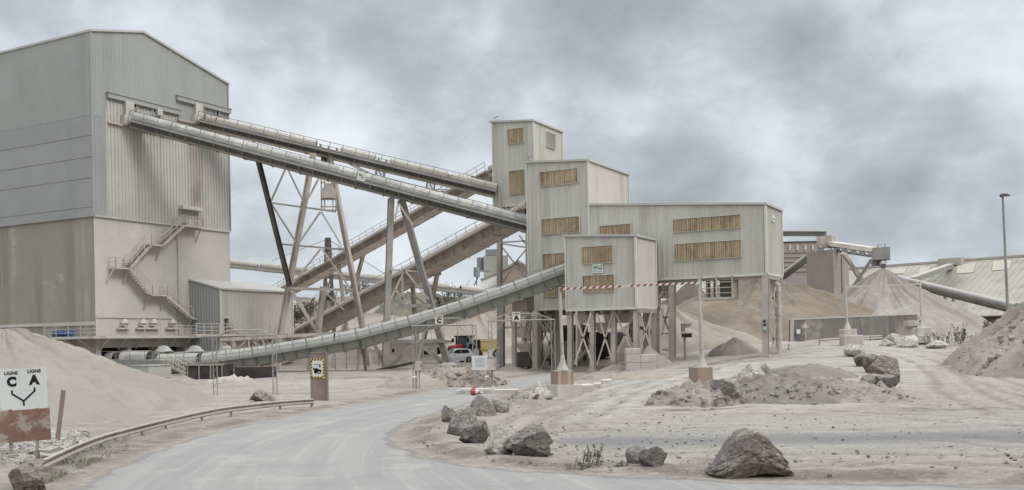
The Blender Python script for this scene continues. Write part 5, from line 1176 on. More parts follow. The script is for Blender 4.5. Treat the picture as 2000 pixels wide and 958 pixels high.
# ================================================================ far height gantry on concrete blocks
fg_ = thing('height_gantry', 'slim pale portal on concrete blocks in front of the dark retaining wall', 'gantry', G(1730, 672))
YF = 104.0
m = MB(); m.smooth = True
for xt, yt, xb, yb in ((1651, 557, 1655, 641), (1797, 549, 1800, 638)):
    t_, b_ = W(xt, yt, YF), W(xb, yb, YF); m = MB(); m.smooth = True; m.tube(b_-UP*.1, t_, .11, 12); m.tube(b_-UP*.1, b_+UP*.6, .34, 12, .12); m.build('post', MT['railpale'], fg_)
m = MB(); m.bar(W(1649, 561, YF), W(1799, 555, YF), .12, .16); m.build('crossbar', MT['railpale'], fg_)
def stack(parts, label, Y):
    root = thing('concrete_block_stack', label, 'concrete block', (W(parts[0][0], 668, Y).x, Y, gz(W(parts[0][0], 668, Y).x, Y)))
    for (x0, x1, yt, yb, dy) in parts:
        a_, b_ = W(x0, yb, Y), W(x1, yt, Y); m = MB(); m.box(((a_.x+b_.x)/2, Y+dy, (min(a_.z, 9)+b_.z)/2-.1), b_.x-a_.x, 1.5, b_.z-a_.z+.2)
        o = m.build('block', MT['block'], root); bv = o.modifiers.new('bevel', 'BEVEL'); bv.width = .07; bv.segments = 2
stack([(1643, 1669, 643, 660, 0), (1638, 1657, 656, 674, -.9), (1657, 1677, 655, 674, -.7)], 'pale stepped concrete blocks under the left post of the far portal', YF)
stack([(1787, 1813, 640, 658, 0), (1781, 1803, 655, 667, -.9), (1800, 1812, 650, 668, .2)], 'pale stepped concrete blocks under the right post of the far portal', YF)
stack([(1790, 1808, 626, 634, 3), (1808, 1823, 636, 645, 3), (1815, 1829, 646, 655, 3), (1796, 1812, 634, 656, 3.4)], 'stair of grey concrete blocks at the right end of the retaining wall', YF+8)
rw = thing('retaining_wall', 'long dark stained concrete retaining wall in front of the grey cone of gravel', 'wall', G(1640, 664))
wa, wb = W(1547, 672, 116), W(1796, 660, 126); ta_ = W(1547, 625.5, 116); tb_ = W(1792, 615, 126)
mt = stdmat('dark_wall_concrete', (110, 104, 99), (122, 115, 109), .12, .08, 3, streak=[((90, 85, 81), .7, .5, .5, .62), ((148, 141, 134), .6, .7, .56, .66)], bump=.2, patch=[((160, 152, 144), .5, .3, .56, .64)])
m = MB(); wt = Vector((tb_.x-ta_.x, 10, 0)).normalized(); wn = Vector((-wt.y, wt.x, 0))
za_, zb__ = gz(wa.x, 116)-.4, gz(wb.x, 126)-.4
m.hexa([Vector((wa.x, 116, za_)), Vector((wb.x, 126, zb__)), Vector((wb.x, 126, zb__))+wn*.5, Vector((wa.x, 116, za_))+wn*.5, ta_, tb_, tb_+wn*.5, ta_+wn*.5]); m.build('wall_face', mt, rw)
m = MB(); m.hexa([ta_-wn*.06, tb_-wn*.06, tb_+wn*.56, ta_+wn*.56]+[p+UP*.14 for p in (ta_-wn*.06, tb_-wn*.06, tb_+wn*.56, ta_+wn*.56)]); m.bar(Vector((wa.x-.05, 115.9, za_)), ta_, .35, .2); m.build('coping', MT['block'], rw)
q = wa.lerp(wb, .065); m = MB(); q = W(1557, 648, 116)-Vector((0, -.2, 0)); m.box(q-wn*.28, .55, .03, .5, wt, wn); m.build('sign_plate', MT['plate'], rw)
ws = thing('warning_sign', 'triangular warning sign on a post in front of the dark retaining wall', 'road sign', G(1574, 673))
p = G(1574, 673); m = MB(); m.tube(p-UP*.1, W(1573, 632, p.y), .05, 8); m.build('post', MT['railpale'], ws)
c = W(1573, 637, p.y-.08); m = MB(); r = .42; m.prism([c+Vector((r*math.sin(a), 0, r*math.cos(a))) for a in (0, 2.094, 4.189)], (0, .02, 0)); o = m.build('plate', flat('faded_pink_border', (196, 178, 168), .6), ws)
m = MB(); r = .27; m.prism([c+Vector((r*math.sin(a), -.004, r*math.cos(a))) for a in (0, 2.094, 4.189)], (0, -.004, 0)); m.build('sign_face', MT['white'], o)
bs = thing('blue_sign', 'small square blue and white sign on the right post of the far portal', 'road sign', W(1795.5, 625, YF-.3))
c = W(1795.5, 625, YF-.25); m = MB(); m.box(c, .42, .03, .6); o = m.build('plate', MT['white'], bs); m = MB(); m.prism([c+Vector((x, -.02, z)) for x, z in ((-.15, -.24), (.15, -.24), (.15, .05))], (0, -.005, 0)); m.prism([c+Vector((x, -.02, z)) for x, z in ((-.15, .24), (.05, .24), (-.15, -.05))], (0, -.005, 0)); m.build('symbol', flat('blue_film', (70, 92, 120), .5), o)
# low kerb rail behind the far portal
kr = thing('guard_rail', 'low dusty guard rail running below the dark retaining wall', 'guard rail', G(1640, 674))
m = MB(); P_ = [(1490, 697), (1540, 685), (1600, 675), (1700, 667), (1790, 661)]; K = [G(*q) for q in P_]
for a_, b_ in zip(K[:-1], K[1:]):
    for z in (.35, .6): m.bar(a_+UP*z, b_+UP*z, .05, .16)
m.build('beam', MT['railpale'], kr)
for a_ in K:
    m = MB(); m.bar(a_-UP*.2, a_+UP*.65, .12); m.build('post', MT['rail'], kr)
# column mounted signal with its dark display
cp = thing('weighbridge_signal', 'dusty signal head and dark display on a post under the long house', 'signal', G(1340, 700))
p = G(1339, 703); Yc = p.y; m = MB(); m.tube(p-UP*.1, W(1337, 660, Yc), .13, 8); m.build('post', MT['steel_tan'], cp)
m = MB(); m.smooth = False; c = W(1341, 656, Yc-.2); m.box(c, .95, .3, .36); m.build('display', flat('dark_display', (58, 44, 40), .4), cp)
m = MB(); c = W(1342, 640, Yc); a_ = W(1330, 650, Yc); m.box(W(1334, 641, Yc), .35, .3, .85); m.box(W(1341, 651.5, Yc), 1.1, .5, .08); m.prism([W(x, y, Yc-.2) for x, y in ((1338, 634), (1351, 634), (1346, 640), (1338, 641))], (0, .5, 0)); m.box(W(1340, 633, Yc), 1.0, .55, .05); m.build('signal_housing', MT['steel_tan'], cp)
m = MB(); m.tube(W(1334, 647, Yc-.15), W(1334, 647, Yc-.2), .1, 12); m.build('signal_lens', flat('dim_green_lens', (140, 190, 160), .4), cp)
# lamp post
lpx = W(1971, 600, 80); lpz = gz(lpx.x, 80)
lp = thing('street_lamp', 'tall thin street lamp with a flat head rising behind the dirt bank', 'street lamp', (lpx.x, 80, lpz))
t = W(1958.5, 386, 80); m = MB(); m.smooth = True; m.tube((lpx.x, 80, lpz-.2), t, .14, 12, .08); m.build('pole', MT['galv'], lp)
m = MB(); hd_ = W(1962, 384, 80); m.prism([hd_+Vector((x, -.18, z)) for x, z in ((-.35, .12), (-.3, .2), (.1, .2), (.42, .08), (.38, .03), (-.28, -.04))], (0, .36, 0)); m.bar(t, hd_+Vector((-.2, 0, 0)), .1); o = m.build('lamp_head', MT['steel_dark'], lp)
m = MB(); m.box(hd_+Vector((.08, 0, .0)), .4, .26, .02); m.build('lens', MT['plate'], o)
# ================================================================ vehicles and the office
def wheel(root, c, axis, r, w_, name='wheel'):
    m = MB(); m.smooth = True; m.tube(c-axis*w_/2, c+axis*w_/2, r, 22); o = m.build(name, MT['belt'] if False else flat('tyre_rubber', (44, 42, 40), .9), root)
    m = MB(); m.tube(c-axis*(w_/2+.015), c+axis*(w_/2+.015), r*.62, 14); m.build('rim', flat('alloy', (150, 150, 148), .4, .5), o); return o
car = G(889, 709); cz = car.z
suv = thing('parked_car', 'white car parked in front of the red tractor, facing left towards the road', 'car', car)
hd_ = Vector((-.86, -.5, 0)).normalized(); sdv = Vector((-hd_.y, hd_.x, 0))     # heading of the nose, left side
def cpt(l, s, z): return car+hd_*l+sdv*s+UP*z
white = flat('white_car_paint', (226, 226, 224), .3); glass = flat('dark_glass', (52, 58, 62), .15)
rings = []
for l, hw, z0, z1, z2 in ((2.1, .70, .35, .55, .74), (1.98, .84, .25, .62, .90), (1.5, .89, .22, .66, .98), (.8, .90, .22, .68, 1.04), (0, .90, .22, .7, 1.06), (-1.2, .90, .22, .72, 1.08), (-1.9, .87, .25, .74, 1.06), (-2.1, .78, .36, .72, .98)):
    rings.append([cpt(l, y, z) for y, z in ((-hw*.9, z0), (-hw, z1), (-hw*.93, z2-.04), (-hw*.8, z2), (hw*.8, z2), (hw*.93, z2-.04), (hw, z1), (hw*.9, z0))])
m = MB(); m.smooth = True; m.loft(rings)
rings = []
for l, hw, z in ((.95, .72, 1.02), (.15, .66, 1.56), (-.3, .66, 1.62), (-1.3, .64, 1.60), (-1.75, .62, 1.5), (-2.0, .70, 1.04)):
    rings.append([cpt(l, -hw-.06*(z < 1.2), min(z, 1.0)), cpt(l, -hw, z-.05), cpt(l, -hw*.85, z), cpt(l, hw*.85, z), cpt(l, hw, z-.05), cpt(l, hw+.06*(z < 1.2), min(z, 1.0))])
m.loft(rings); m.build('body', white, suv, sharp=35)
m = MB(); m.face([cpt(.93, -.66, 1.08), cpt(.93, .66, 1.08), cpt(.26, .58, 1.53), cpt(.26, -.58, 1.53)]); m.data = 0
m2 = MB(); m2.prism([cpt(.96, -.64, 1.08), cpt(.96, .64, 1.08), cpt(.3, .57, 1.52), cpt(.3, -.57, 1.52)], hd_*.02+UP*.02); m2.build('windscreen', glass, suv)
for s in (-1, 1):
    for l0, l1, t0, t1 in ((.72, -.38, .12, -.36), (-.46, -1.45, -.46, -1.38)):
        m2 = MB(); m2.prism([cpt(l0, s*.755, 1.1), cpt(l1, s*.755, 1.1), cpt(t1, s*.675, 1.5), cpt(t0, s*.675, 1.5)], sdv*s*.02); m2.build('window', glass, suv)
    m2 = MB(); m2.box(cpt(2.04, s*.6, .72), .12, .34, .14, hd_, sdv); m2.build('headlight', flat('lamp_glass', (200, 204, 206), .2), suv)
    m2 = MB(); m2.box(cpt(.62, s*1.0, 1.08), .14, .22, .14, hd_, sdv); m2.build('mirror', white, suv)
    for l in (1.32, -1.3): wheel(suv, cpt(l, s*.82, .34), sdv, .34, .22)
m2 = MB(); m2.box(cpt(2.09, 0, .52), .06, 1.1, .2, hd_, sdv); m2.box(cpt(2.0, 0, .34), .14, 1.3, .12, hd_, sdv); m2.build('grille', MT['dark'], suv)
# red tractor
tq = G(893, 706)+Vector((.5, 3.4, 0)); tq.z = gz(tq.x, tq.y)
tr = thing('tractor', 'red tractor with a glazed cab and tall tyres behind the white car', 'tractor', tq); tx = Vector((-.55, -.83, 0)).normalized(); ty = Vector((-tx.y, tx.x, 0))
def tp_(l, s, z): return tq+tx*l+ty*s+UP*z
redp = flat('red_tractor_paint', (142, 36, 44), .35)
m = MB(); m.loft([[tp_(l, y*w_, z) for y, z in ((-1, z0), (1, z0), (1, z1-.15), (.7, z1), (-.7, z1), (-1, z1-.15))] for l, w_, z0, z1 in ((2.6, .38, 1.0, 1.65), (2.4, .45, .9, 1.85), (.5, .5, .9, 2.05), (.4, .5, .9, 2.05))]); m.build('bonnet', redp, tr)
m = MB()
for l, s in ((.35, -.8), (.35, .8), (-1.2, -.8), (-1.2, .8)): m.bar(tp_(l, s, 1.3), tp_(l*.9, s*.9, 2.95), .1)
m.box(tp_(-.45, 0, 3.0), 1.9, 1.8, .16, tx, ty); m.box(tp_(-.45, 0, 1.35), 1.7, 1.5, .5, tx, ty); o = m.build('cab_frame', MT['dark'], tr)
m = MB(); m.box(tp_(-.43, 0, 2.25), 1.5, 1.45, 1.3, tx, ty); m.build('cab_glass', flat('tinted_glass', (92, 108, 106), .15), tr)
for s in (-1, 1):
    m = MB(); m.box(tp_(-1.0, s*1.0, 1.98), 1.3, .6, .1, tx, ty); m.build('mudguard', redp, tr); wheel(tr, tp_(-1.0, s*1.05, .95), ty, .95, .6); wheel(tr, tp_(1.8, s*.95, .68), ty, .68, .45); m = MB(); m.box(tp_(.45, s*1.15, 2.5), .1, .3, .5, tx, ty); m.build('mirror', MT['dark'], tr)
# site office
oc = W(872, 712, 126); oz = gz(oc.x, 126)
off_ = thing('site_office', 'low pale rendered office with a shallow roof behind the trestle foot', 'building', (oc.x, 126, oz))
oa = Vector((-1, .05, 0)).normalized(); opl = Plane((oc.x, 126), oa); s_l = opl.hit(757, 690)[0]
ze_ = opl.hit(872, 665)[1]; mt = stdmat('cream_render', (206, 194, 178), (196, 184, 168), .3, .05, 3, streak=[((176, 163, 147), .6, .7, .54, .66)], bump=.1)
m = MB(); pbox(m, opl, 0, s_l, oz-.2, ze_, -7, 0); m.build('wall', mt, off_)
m = MB(); P = [opl.at(-.4, ze_, .5), opl.at(s_l+.3, ze_, .5), opl.at(s_l+.3, ze_, -7.4), opl.at(-.4, ze_, -7.4)]; rg = [opl.at(2.5, ze_+.85, -3.4), opl.at(s_l-2.5, ze_+.85, -3.4)]
m.raw(P+rg, [(0, 1, 5, 4), (1, 2, 5), (2, 3, 4, 5), (3, 0, 4), (3, 2, 1, 0)]); m.build('roof', MT['hood'], off_)
for px, w_, yt, yb in ((834, .9, 681, 693), (857, .55, 679, 692), (779, .8, 682, 710), (768, .4, 682, 688)):
    s, z1 = opl.hit(px, yt); z0 = opl.hit(px, yb)[1]; m = MB(); m.mi = 1; pbox(m, opl, s-w_/2, s+w_/2, z0, z1, -.05, .02); m.mi = 0
    for q in (-1, 1): pbox(m, opl, s+q*w_/2-.05, s+q*w_/2+.05, z0-.05, z1+.05, 0, .09)
    pbox(m, opl, s-w_/2-.05, s+w_/2+.05, z1, z1+.08, 0, .1); pbox(m, opl, s-w_/2-.1, s+w_/2+.1, z0-.1, z0-.02, 0, .14)
    m.build('door' if yb > 700 else 'window', [MT['trim'], MT['dark'] if yb < 700 else mt], off_)
# yellow loader and grey tanker beyond the columns
def hauler(name, label, cat, px, yb, sc, bodymat, Y):
    p = W(px, yb, Y); p.z = gz(p.x, Y); r = thing(name, label, cat, p)
    def q(l, s, z): return p+X1*l*sc+Y1*s*sc+UP*z*sc
    return r, q, p
ld, q, p = hauler('wheel_loader', 'yellow machine with a flat cab parked beyond the lattice gantries', 'loader', 954, 690, 1.0, None, 138)
yel = flat('dusty_yellow_paint', (184, 160, 98), .6)
m = MB(); m.box(q(.6, 0, 1.9), 3.2, 2.0, 1.2); m.box(q(.6, 0, 2.65), 3.4, 2.2, .2); m.box(q(-.9, 0, 1.2), 1.6, 1.8, .6); m.build('body', yel, ld)
m = MB(); m.box(q(-1.7, 0, 1.9), 1.3, 1.6, 1.5); m.build('cab_glass', glass, ld)
m = MB(); m.box(q(-1.7, 0, 2.72), 1.5, 1.8, .16); m.box(q(-2.3, 0, .95), .3, 1.8, .3); m.build('cab_roof', yel, ld)
for l in (-1.5, 1.3):
    for s in (-1, 1): wheel(ld, q(l, s*1.0, .68), Y1, .68, .5)
tk_, q, p = hauler('tanker_trailer', 'dusty silver tank trailer standing between the columns under the middle tower', 'tanker', 1086, 712, 1.0, None, 112)
m = MB(); m.smooth = True; c0_, c1_ = p+Vector((-1.6, 2, 1.9)), p+Vector((1.7, -2.2, 1.9)); m.tube(c0_, c1_, 1.15, 24); m.tube(c1_, c1_+(c1_-c0_).normalized()*.35, 1.15, 24, .6); m.build('tank', MT['hood_tan'], tk_)
m = MB(); d_ = (c1_-c0_).normalized(); sd_ = d_.cross(UP); m.box((c0_+c1_)/2-UP*1.2, 5, .9, .25, d_, sd_)
m.build('chassis', MT['steel_dark'], tk_)
for l in (-1.6, -.3, 1.6):
    for s in (-1, 1): wheel(tk_, (c0_+c1_)/2+d_*l+sd_*s*.95-UP*1.4, sd_, .5, .3)
# black tipping trailer under the loading house
p = G(1172, 716); p = W(1172, 716, p.y+4); p.z = gz(p.x, p.y)
tt = thing('tipper_trailer', 'black high sided trailer waiting under the loading house hoppers', 'trailer', p); fw = A*.8+Vector((.1, 0, 0)); fw = fw.normalized(); sx = Vector((fw.y, -fw.x, 0))
blk = stdmat('dark_trailer_steel', (50, 50, 52), (62, 60, 60), .8, .1, 4, dust=((170, 158, 144), .6), bump=None, rough=.5)
def ring4(l, hw, z): return [p+fw*l+sx*(-hw)+UP*z, p+fw*l+sx*hw+UP*z, ]
rt_, rb_ = 1.28, 1.0; P = []
m = MB(); zt_, zb_ = W(1172, 650, p.y).z, p.z+1.1
b4 = [p+fw*l+sx*s+UP*0 for l, s in ((0, -rb_), (0, rb_), (6, rb_), (6, -rb_))]; t4 = [p+fw*l+sx*s for l, s in ((-.3, -rt_), (-.3, rt_), (6.2, rt_), (6.2, -rt_))]
m.hexa([Vector((v.x, v.y, zb_)) for v in b4]+[Vector((v.x, v.y, zt_)) for v in t4])
for k in range(4): s = -1+.66*k; m.bar(Vector((*(p+sx*s*rb_-fw*.02).xy, zb_)), Vector((*(p+sx*s*rt_-fw*.33).xy, zt_)), .09)
m.bar(Vector((*(p-sx*rt_-fw*.33).xy, zt_)), Vector((*(p+sx*rt_-fw*.33).xy, zt_)), .16); m.build('body', blk, tt)
m = MB(); m.box(p+fw*2.8+UP*.85, 6, 1.0, .3, fw, sx); m.box(p+fw*.1+UP*.6, .12, 2.2, .2, fw, sx); m.build('chassis', MT['dark'], tt)
for l in (.8, 2.1, 4.8):
    for s in (-1, 1): wheel(tt, p+fw*l+sx*s*.95+UP*.52, sx, .52, .35)
m = MB(); m.box(p-fw*.08+UP*.5+sx*.75, .04, .3, .12, fw, sx); m.build('tail_lamp', flat('red_lens', (120, 40, 36), .4), tt)
# block bunker with its sand
bkp = G(1248, 724); bb = thing('block_bunker', 'bunker of large pale concrete blocks holding sand under the loading house', 'bunker', bkp)
m_ = []
for r_, (z0, z1) in enumerate(((0, .72), (.74, 1.46), (1.48, 2.0))):
    for k in range(2 if r_ < 2 else 1):
        m = MB(); x0 = W(1223, 700, bkp.y).x; L = 1.32; m.box((x0+L*(k+.5), bkp.y+.8, bkp.z+(z0+z1)/2-.05), L-.02, 1.2, z1-z0); o = m.build('block', MT['block'], bb); bv = o.modifiers.new('bevel', 'BEVEL'); bv.width = .05; bv.segments = 2
pile('sand_heap', 'pale sand heap inside the concrete block bunker under the loading house', (bkp.x+1.2, bkp.y+2.6), 2.4, 2.0, 2.1, MT['sandpale'], seed=31, amp=.05, nr=20, na=60)
# loose concrete blocks beside the barrier
for x0, x1, yt, yb, lab in ((1130, 1158, 751, 768, 'pale concrete block next to the base of the left barrier post'), (1176, 1197, 741, 752, 'pale concrete block on the verge below the loading house'), (1160, 1176, 748, 758, 'small tilted concrete block between two larger ones on the verge')):
    g = G((x0+x1)/2, yb); w_ = (x1-x0)*g.y/F; h_ = (yb-yt)*g.y/F; m = MB(); an = random.uniform(-.3, .5); ax = Vector((math.cos(an), math.sin(an), .03)).normalized(); m.box((g.x, g.y+.6, g.z+h_/2-.05), w_*.95, 1.0, h_*1.1, ax, Vector((-ax.y, ax.x, 0)))
    o = m.build('concrete_block', MT['block'], None); o.data.transform(Matrix.Translation((-g.x, -g.y, -g.z))); o.location = g; tag(o, lab, 'concrete block'); bv = o.modifiers.new('bevel', 'BEVEL'); bv.width = .08; bv.segments = 2
# ================================================================ heaps
pk = W(45, 652, 50)
pile('sand_heap', 'large smooth pale sand heap behind the guard rail on the left', (pk.x-1.2, 50.5), 9.6, 13, pk.z+.3, MT['sandpale'], seed=2, pw=1.0, amp=.10, gully=.08, top=.17, rough=1.5, nr=70, na=180)
g = G(860, 758); pile('earth_heap', 'low sandy earth heap along the lane behind the control cabinet', (g.x+.3, g.y+3.4), 4.6, 3.0, 1.25, MT['rubble'], seed=3, pw=.8, amp=.25, chunk=.3, top=.25, cat='heap', clods=(300, .04, .2, 3.2, 6.2, MT['sandbeige'])); 
g = G(790, 762); pile('earth_heap', 'smaller pale earth heap at the left end of the lane bank', (g.x+.2, g.y+3.2), 2.6, 2.4, 1.3, MT['sandbeige'], seed=4, pw=.9, amp=.15, chunk=.1)
pile('spoil_heap', 'vast brown spoil heap filling the view beyond the long house', (W(1490, 540, 150).x, 152), 27, 21, W(1490, 536, 150).z-2.2, MT['brownspoil'], seed=5, pw=.92, amp=.10, gully=.08, top=.10, nr=80, na=200, rough=1.6)
pile('spoil_heap', 'dark brown heap behind the right column of the small loading house', (W(1350, 575, 170).x, 171), 15, 10, 10, MT['darkspoil'], seed=6, amp=.1)
pile('sand_heap', 'beige aggregate heap seen under the long house', (W(1300, 620, 112).x, 113), 11, 8, W(1300, 611, 113).z-.6, MT['sandbeige'], seed=7, amp=.1, gully=.08)
pile('sand_heap', 'small white sand heap at the foot of the long house column', (G(1452, 696).x, G(1452, 696).y+3.0), 2.6, 2.2, 1.55, MT['sandpale'], seed=8, amp=.12, top=.15, pw=.8)
pile('gravel_cone', 'tall grey gravel cone below the discharge chute', (W(1726, 530, 152).x, 152), 16.5, 15, W(1726, 524, 152).z-2.4, MT['greygravel'], seed=9, pw=1.0, amp=.07, top=.025, gully=.10, nr=80, na=180)
bk_ = W(2090, 660, 64); pile('dirt_bank', 'steep bank of loose dirt at the right edge of the view', (40.6, 69), 9.6, 12, 7.6, MT['dirtbank'], seed=10, pw=.9, amp=.14, gully=.14, nr=90, na=220, chunk=.22, top=.1, clods=(190, .05, .24, 2.4, 5.0, MT['dirtbank']))
g = G(1600, 795); pile('rubble_heap', 'dark gravelly rubble heap on the island between the tracks', (g.x-.2, g.y+4.6), 4.8, 3.6, 1.2, MT['rubblegrey'], seed=11, pw=.8, amp=.2, chunk=.2, top=.2, nr=70, na=180, gully=.12, clods=(320, .02, .10, 3.2, 6.2, MT['rock_grey']))
g = G(1700, 792); pile('rubble_heap', 'low pale rubble apron in front of the row of dark boulders', (g.x-.2, g.y+5.0), 3.8, 4.2, 1.0, MT['rubble'], seed=12, pw=.8, amp=.25, chunk=.2, top=.25, nr=60, na=160, clods=(140, .03, .11, 3.2, 6.2, MT['rubble']))
g = G(1530, 795); pile('rubble_heap', 'long brown rubble ridge left of the gravelly rubble heap', (g.x, g.y+6.2), 3.4, 2.8, 1.05, MT['rubble'], seed=13, pw=.8, amp=.3, chunk=.35, top=.3, clods=(140, .03, .13, 3.2, 6.2, MT['rubble']))
g = G(1365, 800); pile('rubble_heap', 'churned rubble heap around the right barrier base', (g.x+.2, g.y+2.6), 2.3, 2.4, .95, MT['rubble'], seed=14, pw=.75, amp=.3, chunk=.35, top=.3, clods=(110, .03, .14, 3.2, 6.2, MT['rubble']))
g = G(1420, 790); pile('rubble_heap', 'rubble spread beside the painted block of the right barrier post', (g.x+.2, g.y+2.8), 1.9, 2.0, .8, MT['rubble'], seed=15, pw=.8, amp=.3, chunk=.25, top=.3)
g = G(1640, 740); pile('earth_heap', 'grey earth ridge behind the dark boulder row', (g.x-.5, g.y+5), 3.0, 6.0, .7, MT['rubblegrey'], seed=16, pw=.8, amp=.15, chunk=.08, top=.25)
g = G(1000, 800); pile('earth_heap', 'brown earth strip behind the roadside boulders', (g.x+.6, g.y+2.0), 2.6, 2.2, .35, MT['rubble'], seed=17, pw=.8, amp=.3, chunk=.15, top=.35, rot=.5)
g = G(925, 670); pile('spoil_heap', 'pale spoil slope behind the yellow machine', (W(925, 650, 165).x, 166), 22, 10, 8.5, MT['sandbeige'], seed=18, amp=.15, gully=.1)
g = G(1240, 745); pile('earth_heap', 'low dust bank in front of the concrete block bunker', (g.x, g.y+2.2), 3.6, 1.8, .55, MT['sandbeige'], seed=19, pw=.8, amp=.3, top=.3, chunk=.12)
g = G(440, 752); pile('earth_heap', 'pile of pale tarpaulin like sheets and dust below the low conveyor', (g.x, g.y+1.3), 2.2, 1.0, .75, MT['hood_tan'], seed=20, pw=.6, amp=.4, top=.3, chunk=.2, nr=24, na=70)
pile('sand_heap', 'pale heap in the yard below the broad climbing conveyor', (W(680, 700, 118).x, 118), 9, 5, 2.2, MT['sandbeige'], seed=21, amp=.2, gully=.1)
g = G(345, 756); pile('sand_heap', 'small dusty heap at the foot of the small steel stairs', (g.x, g.y+1.4), 2.0, 1.4, .8, MT['sandpale'], seed=22, amp=.2, top=.3)
pile('spoil_heap', 'pale ridge of spoil behind the columns of the loading house', (W(1180, 650, 150).x, 152), 20, 9, 8, MT['sandbeige'], seed=23, amp=.15, gully=.08)
# ================================================================ boulders
PYR = [(0, .35), (.12, .5), (.35, .92), (.45, 1.0), (.55, .97), (.8, .62), (1, .28)]
BL = [
 ('large pyramid shaped brown grey boulder in the right foreground', 1390, 1568, 842, 938, 'rock_brown', 1, .75, PYR),
 ('small broken grey boulder left of the large pyramid shaped boulder', 1226, 1262, 877, 914, 'rock_grey', 2, .9, None),
 ('second half of the broken grey boulder, leaning on its partner', 1252, 1302, 879, 922, 'rock_dark', 3, .8, None),
 ('big rounded dark grey boulder at the front of the roadside row', 988, 1078, 834, 900, 'rock_dark', 4, .8, [(0, .75), (.15, 1), (.5, .98), (.8, .9), (1, .6)]),
 ('pale blocky limestone boulder wedged beside the big dark one', 946, 1000, 834, 898, 'rock_pale', 25, .8, [(0, .85), (.3, .92), (.7, 1), (1, .9)]),
 ('dark angular boulder left of the pale limestone one', 898, 960, 829, 876, 'rock_dark', 6, .8, None),
 ('grey veined boulder on the outer bend of the road', 874, 932, 802, 858, 'rock_grey', 7, .8, None),
 ('grey boulder half hidden at the left end of the roadside row', 863, 898, 798, 835, 'rock_grey', 8, .8, None),
 ('tall grey slab boulder behind the roadside row', 915, 967, 776, 819, 'rock_grey', 9, .8, [(0, .7), (.25, 1), (.6, .9), (1, .5)]),
 ('pointed pale grey stone next to the tall slab boulder', 963, 994, 776, 810, 'rock_grey', 10, .7, [(0, 1), (.3, .85), (1, .6)]),
 ('squat grey boulder next to the pointed pale stone', 990, 1032, 770, 797, 'rock_grey', 11, .8, None),
 ('pale pyramid shaped boulder against the left barrier base', 1036, 1074, 749, 787, 'rock_pale', 12, .8, PYR),
 ('shattered white rock in front of the left barrier base', 1050, 1082, 764, 787, 'rock_white', 13, .9, None),
 ('dark brown boulder behind the guard rail near the steel pillar', 482, 532, 766, 790, 'rock_brown', 14, .8, [(0, .7), (.3, 1), (.6, .95), (1, .55)]),
 ('brown boulder at the bottom left corner below the line sign', 6, 74, 915, 972, 'rock_brown', 15, .8, None),
 ('rough pale grey boulder right of the painted barrier block', 1388, 1452, 747, 796, 'rock_grey', 16, .8, None),
 ('dark shiny boulder between the rough pale one and the rubble', 1449, 1487, 748, 776, 'rock_dark', 17, .8, None),
 ('long pale sloping boulder behind the dark shiny one', 1436, 1502, 712, 762, 'rock_pale', 18, .9, [(0, .5), (.5, .95), (.7, 1), (1, .6)]),
 ('upright grey stone at the end of the long pale boulder', 1484, 1508, 716, 746, 'rock_grey', 19, .8, None),
 ('pale block topping the far end of the boulder row', 1656, 1698, 677, 701, 'rock_white', 20, .8, None),
 ('dark blocky boulder below the pale end block', 1671, 1699, 694, 720, 'rock_dark', 21, .9, None),
 ('dark rounded boulder in the middle of the right hand row', 1692, 1728, 697, 733, 'rock_dark', 22, .9, None),
 ('largest dark boulder of the right hand row, dusted white on top', 1708, 1764, 700, 752, 'rock_brown', 23, .9, None),
 ('pale grey boulder at the near left of the right hand row', 1690, 1734, 735, 766, 'rock_grey', 24, .8, None),
 ('dark cube shaped boulder at the near end of the right hand row', 1722, 1760, 737, 767, 'rock_dark', 5, .9, None),
 ('rounded white boulder behind its two white neighbours near the far portal', 1732, 1770, 655, 678, 'rock_white', 26, .8, None),
 ('broad white boulder nearest the weeds by the far portal', 1757, 1804, 660, 683, 'rock_white', 27, .8, None),
 ('low flat white boulder on the left of the white group', 1721, 1750, 667, 680, 'rock_white', 28, .8, None),
 ('lone white boulder beside the foot of the dirt bank', 1817, 1858, 669, 684, 'rock_white', 29, .8, None),
]
for (lab, x0, x1, y0, y1, mt, sd_, dp, pf) in BL: boulder('boulder', lab, x0, x1, y0, y1, mt, sd_, dp, group='boulders along the tracks', profile=pf, sub=5 if x1-x0 > 60 else 4)
rr = random.Random(77)
far_rocks = [(1893, 629, 12), (1905, 634, 14), (1917, 632, 12), (1928, 638, 13), (1884, 632, 9), (1911, 627, 10)]
for i, (x, y, s) in enumerate(far_rocks):
    c = W(x, y+s*.5, 130); me, lo, hi = boulder_mesh(200+i, 3, 10); k = s*130/F/1.9
    for v in me.vertices: v.co = v.co*k
    me.materials.append(MT['rock_white']); me.name = 'boulder'; o = bpy.data.objects.new('boulder', me); COL.objects.link(o); o.location = (c.x, 130, gz(c.x, 130)+k*.3+(2.0 if False else 0)); tag(o, 'pale boulder in the distant heap below the warehouse eaves', 'boulder', 'pale boulders below the warehouse')
